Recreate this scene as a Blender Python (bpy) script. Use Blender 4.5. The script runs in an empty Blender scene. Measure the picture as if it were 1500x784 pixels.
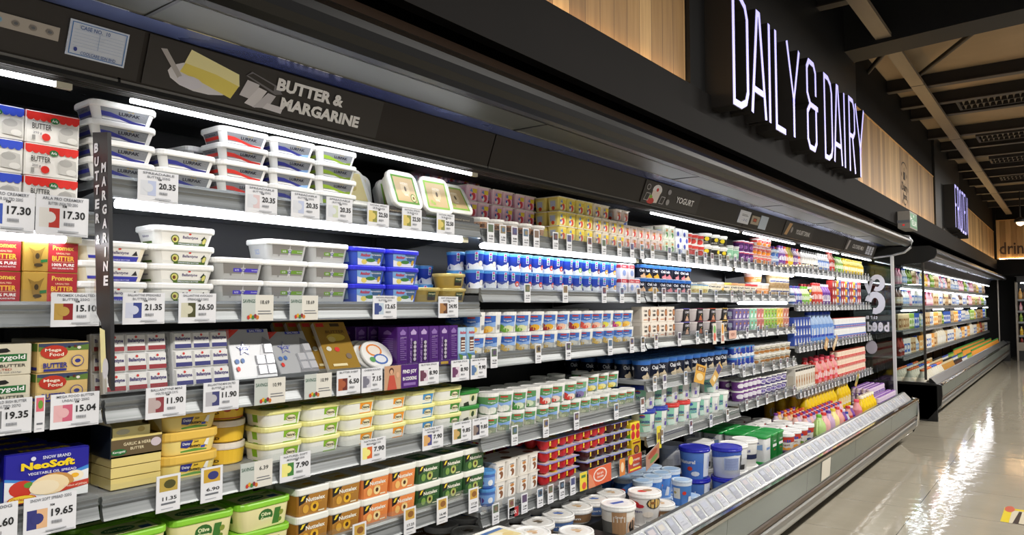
import bpy, math, random
from mathutils import Vector, Matrix
PI = math.pi
random.seed(7)
SC = bpy.context.scene
COL = SC.collection

# ------------------------------------------------------------------ camera, world, exposure
cam_d = bpy.data.cameras.new('camera'); cam = bpy.data.objects.new('camera', cam_d); COL.objects.link(cam)
cam_d.sensor_width = 36; cam_d.lens = 1060 / 1500 * 36; cam_d.clip_end = 80; cam_d.clip_start = .05
cam.location = (0, 0, 1.38)
cam.rotation_euler = (PI / 2 + math.radians(2.916), 0, math.radians(37.755))
SC.camera = cam
SC.view_settings.view_transform = 'Standard'; SC.view_settings.look = 'None'
SC.view_settings.gamma = 1; SC.view_settings.use_curve_mapping = False
SC.view_settings.exposure = 0.22
W = bpy.data.worlds.new('store'); SC.world = W; W.use_nodes = True
W.node_tree.nodes['Background'].inputs[0].default_value = (.95, .93, .90, 1)
W.node_tree.nodes['Background'].inputs[1].default_value = .25
LED = 15.0          # shelf and canopy tubes
WARM = 48.0         # strips that wash the timber
AISLE = 140.0        # the aisle's own ceiling lamps, W each
SIGN = .80         # channel letter faces

def area(name, loc, sx, sy, power, color, rot=(0, 0, 0)):
    d = bpy.data.lights.new(name, 'AREA'); d.shape = 'RECTANGLE'; d.size = sx; d.size_y = sy
    d.energy = power; d.color = color
    o = bpy.data.objects.new(name, d); COL.objects.link(o); o.location = loc; o.rotation_euler = rot
    return o
for k in range(5):
    area('aisle_lamp', (1.15, -.6 + 4.2 * k, 3.42), .16, 2.4, AISLE, (1, .95, .88))

# ------------------------------------------------------------------ materials
MATS = {}
def srgb(h):
    c = [int(h[i:i + 2], 16) / 255 for i in (0, 2, 4)]
    return tuple(x / 12.92 if x <= .04045 else ((x + .055) / 1.055) ** 2.4 for x in c) + (1,)
def K(h, rough=.42, metal=0., emit=0., name=None, spec=.5):
    key = (h, rough, metal, emit, spec)
    if key in MATS: return MATS[key]
    m = bpy.data.materials.new((name or 'finish') + '_' + h); m.use_nodes = True
    b = m.node_tree.nodes['Principled BSDF']
    b.inputs['Base Color'].default_value = srgb(h); b.inputs['Roughness'].default_value = rough
    b.inputs['Metallic'].default_value = metal; b.inputs['Specular IOR Level'].default_value = spec
    if emit:
        b.inputs['Emission Color'].default_value = srgb(h); b.inputs['Emission Strength'].default_value = emit
    m.diffuse_color = srgb(h)
    MATS[key] = m
    return m
def nmat(name, h1, h2, scale=(1, 1, 1), detail=4, rough=.5, metal=0., bump=0., rough2=None, nscale=8., spec=.5):
    """two colours mixed by a noise stretched along the axes"""
    m = bpy.data.materials.new(name); m.use_nodes = True
    nt = m.node_tree; b = nt.nodes['Principled BSDF']
    tc = nt.nodes.new('ShaderNodeTexCoord'); mp = nt.nodes.new('ShaderNodeMapping'); nz = nt.nodes.new('ShaderNodeTexNoise')
    mp.inputs['Scale'].default_value = scale; nz.inputs['Scale'].default_value = nscale; nz.inputs['Detail'].default_value = detail
    nt.links.new(tc.outputs['Object'], mp.inputs[0]); nt.links.new(mp.outputs[0], nz.inputs['Vector'])
    cr = nt.nodes.new('ShaderNodeValToRGB'); cr.color_ramp.elements[0].color = srgb(h1); cr.color_ramp.elements[1].color = srgb(h2)
    cr.color_ramp.elements[0].position = .35; cr.color_ramp.elements[1].position = .65
    nt.links.new(nz.outputs[0], cr.inputs[0]); nt.links.new(cr.outputs[0], b.inputs['Base Color'])
    b.inputs['Roughness'].default_value = rough; b.inputs['Metallic'].default_value = metal; b.inputs['Specular IOR Level'].default_value = spec
    if rough2 is not None:
        mr = nt.nodes.new('ShaderNodeMapRange'); mr.inputs[1].default_value = .4; mr.inputs[2].default_value = .62
        mr.inputs[3].default_value = rough; mr.inputs[4].default_value = rough2
        nt.links.new(nz.outputs[0], mr.inputs[0]); nt.links.new(mr.outputs[0], b.inputs['Roughness'])
    if bump:
        bp = nt.nodes.new('ShaderNodeBump'); bp.inputs['Strength'].default_value = bump; bp.inputs['Distance'].default_value = .01
        nt.links.new(nz.outputs[0], bp.inputs['Height']); nt.links.new(bp.outputs[0], b.inputs['Normal'])
    return m
def glass(name, tint='ffffff', refl=.12, rough=.03):
    m = bpy.data.materials.new(name); m.use_nodes = True; nt = m.node_tree
    nt.nodes.remove(nt.nodes['Principled BSDF'])
    t = nt.nodes.new('ShaderNodeBsdfTransparent'); t.inputs[0].default_value = srgb(tint)
    g = nt.nodes.new('ShaderNodeBsdfGlossy'); g.inputs['Roughness'].default_value = rough
    mx = nt.nodes.new('ShaderNodeMixShader'); lw = nt.nodes.new('ShaderNodeLayerWeight'); lw.inputs[0].default_value = .25
    mr = nt.nodes.new('ShaderNodeMapRange'); mr.inputs[3].default_value = refl * .4; mr.inputs[4].default_value = min(1, refl * 3)
    nt.links.new(lw.outputs['Fresnel'], mr.inputs[0]); nt.links.new(mr.outputs[0], mx.inputs[0])
    nt.links.new(t.outputs[0], mx.inputs[1]); nt.links.new(g.outputs[0], mx.inputs[2])
    nt.links.new(mx.outputs[0], nt.nodes['Material Output'].inputs[0])
    return m
def wood_mat(axis):
    m = bpy.data.materials.new('timber_planks_' + 'xyz'[axis]); m.use_nodes = True; nt = m.node_tree; b = nt.nodes['Principled BSDF']
    N = nt.nodes.new; Lk = nt.links.new
    geo = N('ShaderNodeNewGeometry'); sp = N('ShaderNodeSeparateXYZ'); Lk(geo.outputs['Position'], sp.inputs[0])
    dv = N('ShaderNodeMath'); dv.operation = 'DIVIDE'; dv.inputs[1].default_value = .115; Lk(sp.outputs[axis], dv.inputs[0])
    fl = N('ShaderNodeMath'); fl.operation = 'FLOOR'; Lk(dv.outputs[0], fl.inputs[0])
    fr = N('ShaderNodeMath'); fr.operation = 'FRACT'; Lk(dv.outputs[0], fr.inputs[0])
    wn = N('ShaderNodeTexWhiteNoise'); wn.noise_dimensions = '1D'; Lk(fl.outputs[0], wn.inputs['W'])
    mp = N('ShaderNodeMapping'); mp.inputs['Scale'].default_value = (14, 14, 1.1); Lk(geo.outputs['Position'], mp.inputs[0])
    nz = N('ShaderNodeTexNoise'); nz.inputs['Scale'].default_value = 3; nz.inputs['Detail'].default_value = 6; nz.noise_dimensions = '4D'
    Lk(mp.outputs[0], nz.inputs['Vector']); Lk(wn.outputs[0], nz.inputs['W'])
    ad = N('ShaderNodeMath'); ad.operation = 'MULTIPLY_ADD'; ad.inputs[1].default_value = .55
    Lk(wn.outputs[0], ad.inputs[0]); hf = N('ShaderNodeMath'); hf.operation = 'MULTIPLY'; hf.inputs[1].default_value = .45
    Lk(nz.outputs[0], hf.inputs[0]); Lk(hf.outputs[0], ad.inputs[2])
    cr = N('ShaderNodeValToRGB'); e = cr.color_ramp.elements
    e[0].position = .12; e[0].color = srgb('7a5a34'); e[1].position = .8; e[1].color = srgb('c9a570')
    k = cr.color_ramp.elements.new(.45); k.color = srgb('a07d4e')
    Lk(ad.outputs[0], cr.inputs[0])
    gt = N('ShaderNodeMath'); gt.operation = 'GREATER_THAN'; gt.inputs[1].default_value = .03; Lk(fr.outputs[0], gt.inputs[0])
    mx = N('ShaderNodeMix'); mx.data_type = 'RGBA'; mx.inputs[6].default_value = srgb('4a3018')
    Lk(gt.outputs[0], mx.inputs[0]); Lk(cr.outputs[0], mx.inputs[7]); Lk(mx.outputs[2], b.inputs['Base Color'])
    b.inputs['Roughness'].default_value = .5
    return m
def floor_mat():
    m = bpy.data.materials.new('polished_tiles'); m.use_nodes = True; nt = m.node_tree; b = nt.nodes['Principled BSDF']
    N = nt.nodes.new; Lk = nt.links.new
    geo = N('ShaderNodeNewGeometry'); sp = N('ShaderNodeSeparateXYZ'); Lk(geo.outputs['Position'], sp.inputs[0])
    def joint(axis, size, off, w):
        a = N('ShaderNodeMath'); a.operation = 'ADD'; a.inputs[1].default_value = off; Lk(sp.outputs[axis], a.inputs[0])
        p = N('ShaderNodeMath'); p.operation = 'PINGPONG'; p.inputs[1].default_value = size / 2; Lk(a.outputs[0], p.inputs[0])
        g = N('ShaderNodeMath'); g.operation = 'LESS_THAN'; g.inputs[1].default_value = w; Lk(p.outputs[0], g.inputs[0]); return g
    j1 = joint(0, .78, .88, .0022); j2 = joint(1, .78, -5.59, .0016)
    mxx = N('ShaderNodeMath'); mxx.operation = 'MAXIMUM'; Lk(j1.outputs[0], mxx.inputs[0]); Lk(j2.outputs[0], mxx.inputs[1])
    nz = N('ShaderNodeTexNoise'); nz.inputs['Scale'].default_value = 2.2; nz.inputs['Detail'].default_value = 5; Lk(geo.outputs['Position'], nz.inputs['Vector'])
    cr = N('ShaderNodeValToRGB'); cr.color_ramp.elements[0].color = srgb('9f9888'); cr.color_ramp.elements[1].color = srgb('b5ae9d')
    Lk(nz.outputs[0], cr.inputs[0])
    mx = N('ShaderNodeMix'); mx.data_type = 'RGBA'; mx.inputs[7].default_value = srgb('5c5850')
    Lk(mxx.outputs[0], mx.inputs[0]); Lk(cr.outputs[0], mx.inputs[6]); Lk(mx.outputs[2], b.inputs['Base Color'])
    b.inputs['Roughness'].default_value = .06; b.inputs['Specular IOR Level'].default_value = .95
    n2 = N('ShaderNodeTexNoise'); n2.inputs['Scale'].default_value = 10; n2.inputs['Detail'].default_value = 2; Lk(geo.outputs['Position'], n2.inputs['Vector'])
    bp = N('ShaderNodeBump'); bp.inputs['Strength'].default_value = .13; bp.inputs['Distance'].default_value = .012
    Lk(n2.outputs[0], bp.inputs['Height']); Lk(bp.outputs[0], b.inputs['Normal'])
    return m
BLACK = K('0d0d0e', .45); BLACKM = K('060606', .7); DARKB = nmat('bulkhead_paint', '0b0908', '0f0c0b', nscale=3, rough=.7, spec=.15)
CHROME = K('d8d8d8', .12, 1); STEEL = nmat('brushed_steel', '9a9c9c', 'b4b6b6', (1, .05, 12), rough=.3, metal=.85, nscale=14)
PANELG = nmat('grey_front_panel', '6d7672', '7b847f', (1, .2, 1), rough=.3, nscale=4, metal=.25)
RAILG = nmat('ticket_rail', '74787a', '8b8f91', (1, .15, 30), rough=.34, nscale=6, metal=.45)
SHELFW = K('a4a8aa', .4); SILLG = nmat('ticket_sill', '5a5e60', '6e7274', (1, .15, 30), rough=.3, nscale=6, metal=.4); BACKB = nmat('case_back', '060708', '0b0c0e', nscale=5, rough=.4)
CLEAR = glass('clear_acrylic', 'fdfefe', .10); PANE = glass('glass_pane', 'e6ecec', .10, .01)
NAVY = nmat('navy_reflective_strip', '2c3566', '5a6690', (1, .35, 1), rough=.16, rough2=.4, metal=.35, nscale=3, detail=6)
GREYC = nmat('canopy_underside', '3a3b35', '484941', (1, .3, 1), rough=.45, nscale=3)
TUBE = K('f6f8ff', .4, 0, LED, 'led'); WARMT = K('ffd596', .4, 0, WARM, 'warm_led')
PAPER = K('e2e4ea', .6); INK = K('17181c', .6); INKG = K('6a6e76', .6); WHITE = K('f2f3f2', .35); 
WOODY = wood_mat(1); WOODX = wood_mat(0)

# ------------------------------------------------------------------ text and mesh helpers
TXT = {}
def text_geo(s, fat=0.):
    """lettering as flat triangles filling the unit box"""
    k = (s, fat)
    if k in TXT: return TXT[k]
    c = bpy.data.curves.new('t', 'FONT'); c.body = s; c.resolution_u = 2; c.offset = fat; c.align_x = 'CENTER'
    o = bpy.data.objects.new('t', c); COL.objects.link(o)
    me = bpy.data.meshes.new_from_object(o.evaluated_get(bpy.context.evaluated_depsgraph_get()))
    vs = [(v.co.x, v.co.y) for v in me.vertices]; fs = [tuple(p.vertices) for p in me.polygons]
    bpy.data.objects.remove(o); bpy.data.curves.remove(c); bpy.data.meshes.remove(me)
    x0 = min(v[0] for v in vs); x1 = max(v[0] for v in vs); y0 = min(v[1] for v in vs); y1 = max(v[1] for v in vs)
    vs = [((x - x0) / (x1 - x0) - .5, (y - y0) / (y1 - y0) - .5) for x, y in vs]
    TXT[k] = (vs, fs, (x1 - x0) / (y1 - y0))
    return TXT[k]

class MB:
    def __init__(s): s.v = []; s.f = []; s.m = []; s.s = []; s.mats = []
    def mi(s, m):
        if m not in s.mats: s.mats.append(m)
        return s.mats.index(m)
    def add(s, vs, fs, m, smooth=False):
        b = len(s.v); k = s.mi(m); s.v += [tuple(v) for v in vs]
        for f in fs: s.f.append(tuple(b + i for i in f)); s.m.append(k); s.s.append(smooth)
    def box(s, x0, x1, y0, y1, z0, z1, m):
        s.add([(x0, y0, z0), (x1, y0, z0), (x1, y1, z0), (x0, y1, z0), (x0, y0, z1), (x1, y0, z1), (x1, y1, z1), (x0, y1, z1)],
              [(0, 3, 2, 1), (4, 5, 6, 7), (0, 1, 5, 4), (1, 2, 6, 5), (2, 3, 7, 6), (3, 0, 4, 7)], m)
    def quad(s, p, m): s.add(p, [tuple(range(len(p)))], m)
    def loft(s, rings, m, c0=True, c1=True, smooth=True, closed=True):
        n = len(rings[0]); vs = [p for r in rings for p in r]; fs = []
        for k in range(len(rings) - 1):
            for i in range(n if closed else n - 1):
                j = (i + 1) % n; fs.append((k * n + i, k * n + j, (k + 1) * n + j, (k + 1) * n + i))
        s.add(vs, fs, m, smooth)
        if c0: s.add(rings[0], [tuple(reversed(range(n)))], m)
        if c1: s.add(rings[-1], [tuple(range(n))], m)
    def lathe(s, prof, m, n=20, cx=0, cy=0, sx=1, sy=1, c0=True, c1=True, smooth=True):
        s.loft([[(cx + r * sx * math.cos(2 * PI * i / n), cy + r * sy * math.sin(2 * PI * i / n), z) for i in range(n)] for r, z in prof], m, c0, c1, smooth)
    def extr(s, prof, y0, y1, m, closed=True, smooth=False, caps=True):
        """profile of (x, z) swept along y"""
        n = len(prof); vs = [(x, y0, z) for x, z in prof] + [(x, y1, z) for x, z in prof]
        fs = [(i, (i + 1) % n, n + (i + 1) % n, n + i) for i in range(n if closed else n - 1)]
        s.add(vs, fs, m, smooth)
        if closed and caps: s.add(vs, [tuple(range(n)), tuple(reversed(range(n, 2 * n)))], m)
    def tube(s, pts, r, m, n=8, caps=True):
        rings = []
        for i, p in enumerate(pts):
            p = Vector(p); a = Vector(pts[max(i - 1, 0)]); b = Vector(pts[min(i + 1, len(pts) - 1)]); d = (b - a).normalized()
            up = Vector((0, 0, 1)) if abs(d.z) < .9 else Vector((1, 0, 0)); e = d.cross(up).normalized(); g = e.cross(d)
            rings.append([p + r * (math.cos(2 * PI * k / n) * e + math.sin(2 * PI * k / n) * g) for k in range(n)])
        s.loft(rings, m, caps, caps)
    def decal(s, fmap, ops, w=1., h=1., seg=1, base=.0005):
        """flat marks on a surface: fmap(u, v, lift) -> point; u, v in fractions of w, h"""
        lay = 0
        for op in ops:
            k = op[0]; lay += 1; e = base + lay * .00022
            if k == 'r':
                _, u0, v0, u1, v1, m = op; n = max(1, math.ceil(abs(u1 - u0) * seg - 1e-6)) if seg > 1 else 1; vs = []
                for i in range(n + 1):
                    u = u0 + (u1 - u0) * i / n; vs += [fmap(u * w, v0 * h, e), fmap(u * w, v1 * h, e)]
                s.add(vs, [(2 * i, 2 * i + 2, 2 * i + 3, 2 * i + 1) for i in range(n)], m)
            elif k == 'e':
                _, cu, cv, ru, rv, m = op; n = 14
                if seg > 1:
                    n = max(4, math.ceil(2 * ru * seg)); vs = []
                    for i in range(n + 1):
                        a = PI * (1 - i / n); vs += [fmap((cu + ru * math.cos(a)) * w, (cv - rv * math.sin(a)) * h, e), fmap((cu + ru * math.cos(a)) * w, (cv + rv * math.sin(a)) * h, e)]
                    s.add(vs, [(2 * i, 2 * i + 2, 2 * i + 3, 2 * i + 1) for i in range(n)], m); continue
                vs = [fmap((cu + ru * math.cos(2 * PI * i / n)) * w, (cv + rv * math.sin(2 * PI * i / n)) * h, e) for i in range(n)]
                s.add(vs, [tuple(range(n))], m)
            elif k == 'p':
                _, pts, m = op
                if seg > 1:
                    lo, hi = min(p[0] for p in pts), max(p[0] for p in pts); q = max(3, math.ceil((hi - lo) * seg))
                    us = sorted({round(lo + (hi - lo) * i / q, 6) for i in range(q + 1)} | {round(p[0], 6) for p in pts}); vs = []
                    for u in us:
                        ys = []
                        for (a0, b0), (a1, b1) in zip(pts, pts[1:] + pts[:1]):
                            if min(a0, a1) - 1e-6 <= u <= max(a0, a1) + 1e-6: ys += [b0, b1] if abs(a1 - a0) < 1e-6 else [b0 + (b1 - b0) * (u - a0) / (a1 - a0)]
                        vs += [fmap(u * w, min(ys) * h, e), fmap(u * w, max(ys) * h, e)]
                    s.add(vs, [(2 * i, 2 * i + 2, 2 * i + 3, 2 * i + 1) for i in range(len(us) - 1)], m); continue
                s.add([fmap(u * w, v * h, e) for u, v in pts], [tuple(range(len(pts)))], m)
            elif k == 't' and op[1]:
                _, txt, cu, cv, tw, th, m = op[:7]
                vs, fs, asp = text_geo(txt, (op[7] if len(op) > 7 else 0.) + .012)
                s.add([fmap((cu + x * tw) * w, (cv + y * th) * h, e) for x, y in vs], fs, m)
    def mesh(s, name):
        me = bpy.data.meshes.new(name); me.from_pydata(s.v, [], s.f)
        for m in s.mats: me.materials.append(m)
        me.polygons.foreach_set('material_index', s.m); me.polygons.foreach_set('use_smooth', s.s); me.update()
        return me
    def obj(s, name, parent=None):
        o = bpy.data.objects.new(name, s.mesh(name)); COL.objects.link(o)
        if parent: o.parent = parent
        return o
def rring(L, D, r, z, n=4, cx=0, cy=0):
    """rounded rectangle, D along x and L along y"""
    r = min(r, L / 2 - 1e-4, D / 2 - 1e-4); out = []
    for qx, qy, a0 in ((1, 1, 0), (-1, 1, PI / 2), (-1, -1, PI), (1, -1, 1.5 * PI)):
        for i in range(n + 1):
            a = a0 + PI / 2 * i / n
            out.append((cx + qx * (D / 2 - r) + r * math.cos(a), cy + qy * (L / 2 - r) + r * math.sin(a), z))
    return out
SEEN = {}
def tag(o, label, cat, group=None, kind=None):
    if label:
        o['label'] = label; SEEN.setdefault(label, []).append(o.name)
    if cat: o['category'] = cat
    if group: o['group'] = group
    if kind: o['kind'] = kind
    return o
def empty(name, loc=(0, 0, 0), rot=(0, 0, 0)):
    o = bpy.data.objects.new(name, None); o.empty_display_size = .05; COL.objects.link(o); o.location = loc; o.rotation_euler = rot
    return o
ONES = 'first second third fourth fifth sixth seventh eighth ninth tenth eleventh twelfth thirteenth fourteenth fifteenth sixteenth seventeenth eighteenth nineteenth'.split()
TENS = {2: ('twentieth', 'twenty'), 3: ('thirtieth', 'thirty'), 4: ('fortieth', 'forty'), 5: ('fiftieth', 'fifty'), 6: ('sixtieth', 'sixty'), 7: ('seventieth', 'seventy'), 8: ('eightieth', 'eighty'), 9: ('ninetieth', 'ninety')}
def nth(i):
    if i <= 19: return ONES[i - 1]
    t, u = divmod(i, 10)
    return TENS[t][0] if u == 0 else TENS[t][1] + '-' + ONES[u - 1]
def stroke(mb, pts, t, fmap, m, closed=False, depth=0., mside=None):
    """a polyline of width t drawn through fmap(u, v, lift); with depth it becomes a prism back to lift -depth"""
    P = [Vector(p) for p in pts]; n = len(P); Lf = []; Rt = []
    for i in range(n):
        a = P[i - 1] if (i or closed) else None; b = P[(i + 1) % n] if (i < n - 1 or closed) else None
        d1 = (P[i] - a).normalized() if a is not None else None; d2 = (b - P[i]).normalized() if b is not None else None
        d1 = d1 or d2; d2 = d2 or d1
        n1 = Vector((-d1.y, d1.x)); n2 = Vector((-d2.y, d2.x)); nn = (n1 + n2)
        nn = nn.normalized() if nn.length > 1e-4 else n1
        k = t / 2 / max(.45, nn.dot(n1)); Lf.append(P[i] + nn * k); Rt.append(P[i] - nn * k)
    q = n if closed else n - 1
    for lift, mm in ([(0, m)] if not depth else [(0, m), (-depth, mside)]):
        vs = [fmap(p.x, p.y, lift) for p in Lf + Rt]
        mb.add(vs, [(i, n + i, n + (i + 1) % n, (i + 1) % n) for i in range(q)], mm)
    if depth:
        for S in (Lf, Rt):
            vs = [fmap(p.x, p.y, 0) for p in S] + [fmap(p.x, p.y, -depth) for p in S]
            mb.add(vs, [(i, (i + 1) % n, n + (i + 1) % n, n + i) for i in range(q)], mside)
        if not closed:
            for i in (0, n - 1):
                mb.quad([fmap(p.x, p.y, l) for p, l in ((Lf[i], 0), (Rt[i], 0), (Rt[i], -depth), (Lf[i], -depth))], mside)
def arcp(cx, cy, rx, ry, a0, a1, n=12):
    return [(cx + rx * math.cos(math.radians(a0 + (a1 - a0) * i / n)), cy + ry * math.sin(math.radians(a0 + (a1 - a0) * i / n))) for i in range(n + 1)]

# ------------------------------------------------------------------ the room
def struct(name, mb): 
    o = mb.obj(name); o['kind'] = 'structure'; return o
b = MB(); b.box(-5, 6, -4, 26, -.1, 0, floor_mat()); struct('floor', b)
BX = -1.45
b = MB()                                                             # bulkhead over the cases
b.box(BX - .045, BX, -2, 21.4, 2.228, 2.462, DARKB)
b.box(BX - .26, BX - .05, -2, 21.4, 2.44, 2.455, BLACKM)
b.box(BX - .10, BX - .06, -2, 21.4, 3.175, 4.6, DARKB)
for y0, y1 in ((3.37, 6.95), (11.62, 14.42)): b.box(BX - .10, BX - .03, y0, y1, 2.45, 4.6, BLACK)
b.box(BX - .26, BX - .10, -2, 21.4, 2.45, 4.6, BLACKM)
b.box(-2.6, -2.5, -2, 21.4, 0, 4.6, BLACKM)
b.box(-2.5, BX - .26, -2, 21.4, 2.9, 2.95, BLACKM)
struct('wall_left', b)
TRIM = K('c79a5c', .4)
for i, (y0, y1) in enumerate(((-2, 3.36), (6.96, 11.61), (14.43, 21.38))):
    b = MB(); b.box(BX - .075, BX - .052, y0, y1, 2.457, 3.172, WOODY)
    b.box(BX - .075, BX - .046, y0, y1, 3.168, 3.18, TRIM)
    struct('trim_%d' % (i + 1), b)
    b = MB(); b.tube([(BX - .044, y0 + .03, 2.4615), (BX - .044, y1 - .03, 2.4615)], .004, WARMT)
    o = b.obj('led_strip'); tag(o, ('warm light strip tucked under the timber panel nearest the camera', 'warm light strip under the timber panel past the big dairy sign', 'warm light strip under the timber panel reaching the far corner')[i], 'light strip', 'timber wash lights')
b = MB()
b.box(BX, 6, 21.4, 21.45, 2.1, 2.49, DARKB); b.box(BX, 6, 21.44, 21.5, 2.49, 3.45, WOODX); b.box(BX, 6, 21.43, 21.5, 3.44, 3.46, TRIM)
b.box(-2.6, 6, 21.46, 21.52, 3.46, 4.6, DARKB); b.box(-2.6, 6, 23.2, 23.3, 0, 4.6, BLACKM); b.box(-2.6, 6, 21.45, 23.2, 2.1, 2.15, BLACKM)
b.box(-2.6, BX, 21.41, 21.5, 2.1, 4.6, DARKB)
struct('wall_back', b)
b = MB(); b.tube([(BX + .05, 21.425, 2.494), (5.9, 21.425, 2.494)], .006, WARMT)
tag(b.obj('led_strip'), 'warm light strip under the timber wall that reads drinks', 'light strip', 'timber wash lights')
b = MB()
fm = lambda u, v, l: (u, 21.44 - l, v)
b.decal(fm, [('t', 'drinks', -1.01, 2.755, .77, .30, K('3a2415', .6), .004)], 1, 1, base=.003)
# light-footed serif lettering standing on the timber
tag(b.obj('wall_lettering'), 'dark brown lettering reading drinks on the far timber wall', 'lettering')

CEILB = nmat('ceiling_board', '85745a', '937f64', nscale=1.5, rough=.9)
b = MB(); b.box(-3, 6, 6.9, 21.5, 3.78, 3.82, CEILB); b.box(-3, 6, -4, 6.9, 4.6, 4.65, BLACKM); b.box(-3, 6, 6.6, 6.9, 3.75, 4.6, BLACKM)
struct('ceiling', b)
BEAM = K('1d1815', .6); BEAML = nmat('conduit_tray', '6e6252', '7c705e', (1, .2, 1), nscale=4, rough=.5)
ys = [5.75, 8.55, 9.35, 9.98, 11.3, 12.3, 13.1, 14.4, 15.3, 16.3, 17.6, 18.8, 20.2]
for i, y in enumerate(ys):
    b = MB(); b.box(-3, 6, y - .018, y + .018, 3.655, 3.78, BEAM); b.box(-3, 6, y - .05, y + .05, 3.645, 3.655, K('2c2520', .5))
    o = b.obj('ceiling_beam'); tag(o, 'dark steel ceiling beam across the aisle, %s from the near end' % nth(i + 1), 'beam', 'cross beams under the ceiling', 'structure'); o.rotation_euler[2] = 0
b = MB(); y0 = 6.55
pts = [(-3 + .3 * i, 3.52 + .10 * math.sin(min(1, max(0, (.3 * i - 1.2) / 3)) * PI / 2)) for i in range(31)]
b.loft([[(x, y0, 4.6), (x, y0 + .35, 4.6), (x, y0 + .35, z), (x, y0, z)] for x, z in pts], BLACKM, smooth=False)
tag(b.obj('ceiling_beam'), 'deep curved black bulkhead beam crossing the aisle near the top', 'beam', None, 'structure')
b = MB(); b.box(-1.235, -1.115, 2.0, 21.42, 3.585, 3.62, BEAML)
for y in (5.2, 8.2, 11.2, 14.2, 17.2, 20.2): b.box(-1.238, -1.112, y, y + .012, 3.583, 3.622, BEAM)
tag(b.obj('cable_tray'), 'long pale cable tray running the length of the ceiling', 'cable tray', None, 'structure')
for (x0, yy0, x1, yy1, lb) in ((-1.72, 8.05, -1.22, 7.0, 'short dark brace beside the big sign'), (-1.12, 8.0, -.55, 6.95, 'dark brace between cable tray and curved beam')):
    b = MB(); b.tube([(x0, yy0, 3.64), (x1, yy1, 3.64)], .022, BEAM); tag(b.obj('ceiling_brace'), lb, 'brace', None, 'structure')
for i, yc in enumerate((9.66, 11.8, 13.75, 15.8)):
    root = tag(empty('ceiling_louvre', (-.30, yc, 3.66)), 'slatted ceiling air louvre, %s from the near end of the aisle' % nth(i + 1), 'air vent', 'ceiling louvres')
    f = MB(); f.box(-.68, .68, -.24, -.21, 0, .1, BEAM); f.box(-.68, .68, .21, .24, 0, .1, BEAM); f.box(-.68, -.65, -.21, .21, 0, .1, BEAM); f.box(.65, .68, -.21, .21, 0, .1, BEAM); f.box(-.65, .65, -.01, .01, .0, .1, BEAM)
    f.obj('frame', root)
    s = MB()
    for k in range(22):
        x = -.62 + k * .059; s.quad([(x, -.21, 0), (x + .03, -.21, .09), (x + .03, .21, .09), (x, .21, 0)], K('8a7d69', .5))
    s.obj('slats', root)
b = MB(); b.tube([(-.80, 18, 3.78), (-.80, 18, 3.1)], .012, BLACK); root = tag(empty('pendant_lamp', (-.80, 18, 3.1)), 'small black pendant lamp with a pale bulb hanging near the far wall', 'lamp')
o = b.obj('rod', root); o.location = (.80, -18, -3.1)
b = MB(); b.lathe([(.02, .06), (.10, .02), (.11, -.03), (.10, -.04)], BLACK, 16); b.obj('shade', root)
b = MB(); b.lathe([(.07, -.035), (.075, -.06), (.05, -.10), (.012, -.12)], K('ffe9c4', .4, 0, 1.6), 14); b.obj('bulb', root)

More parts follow.
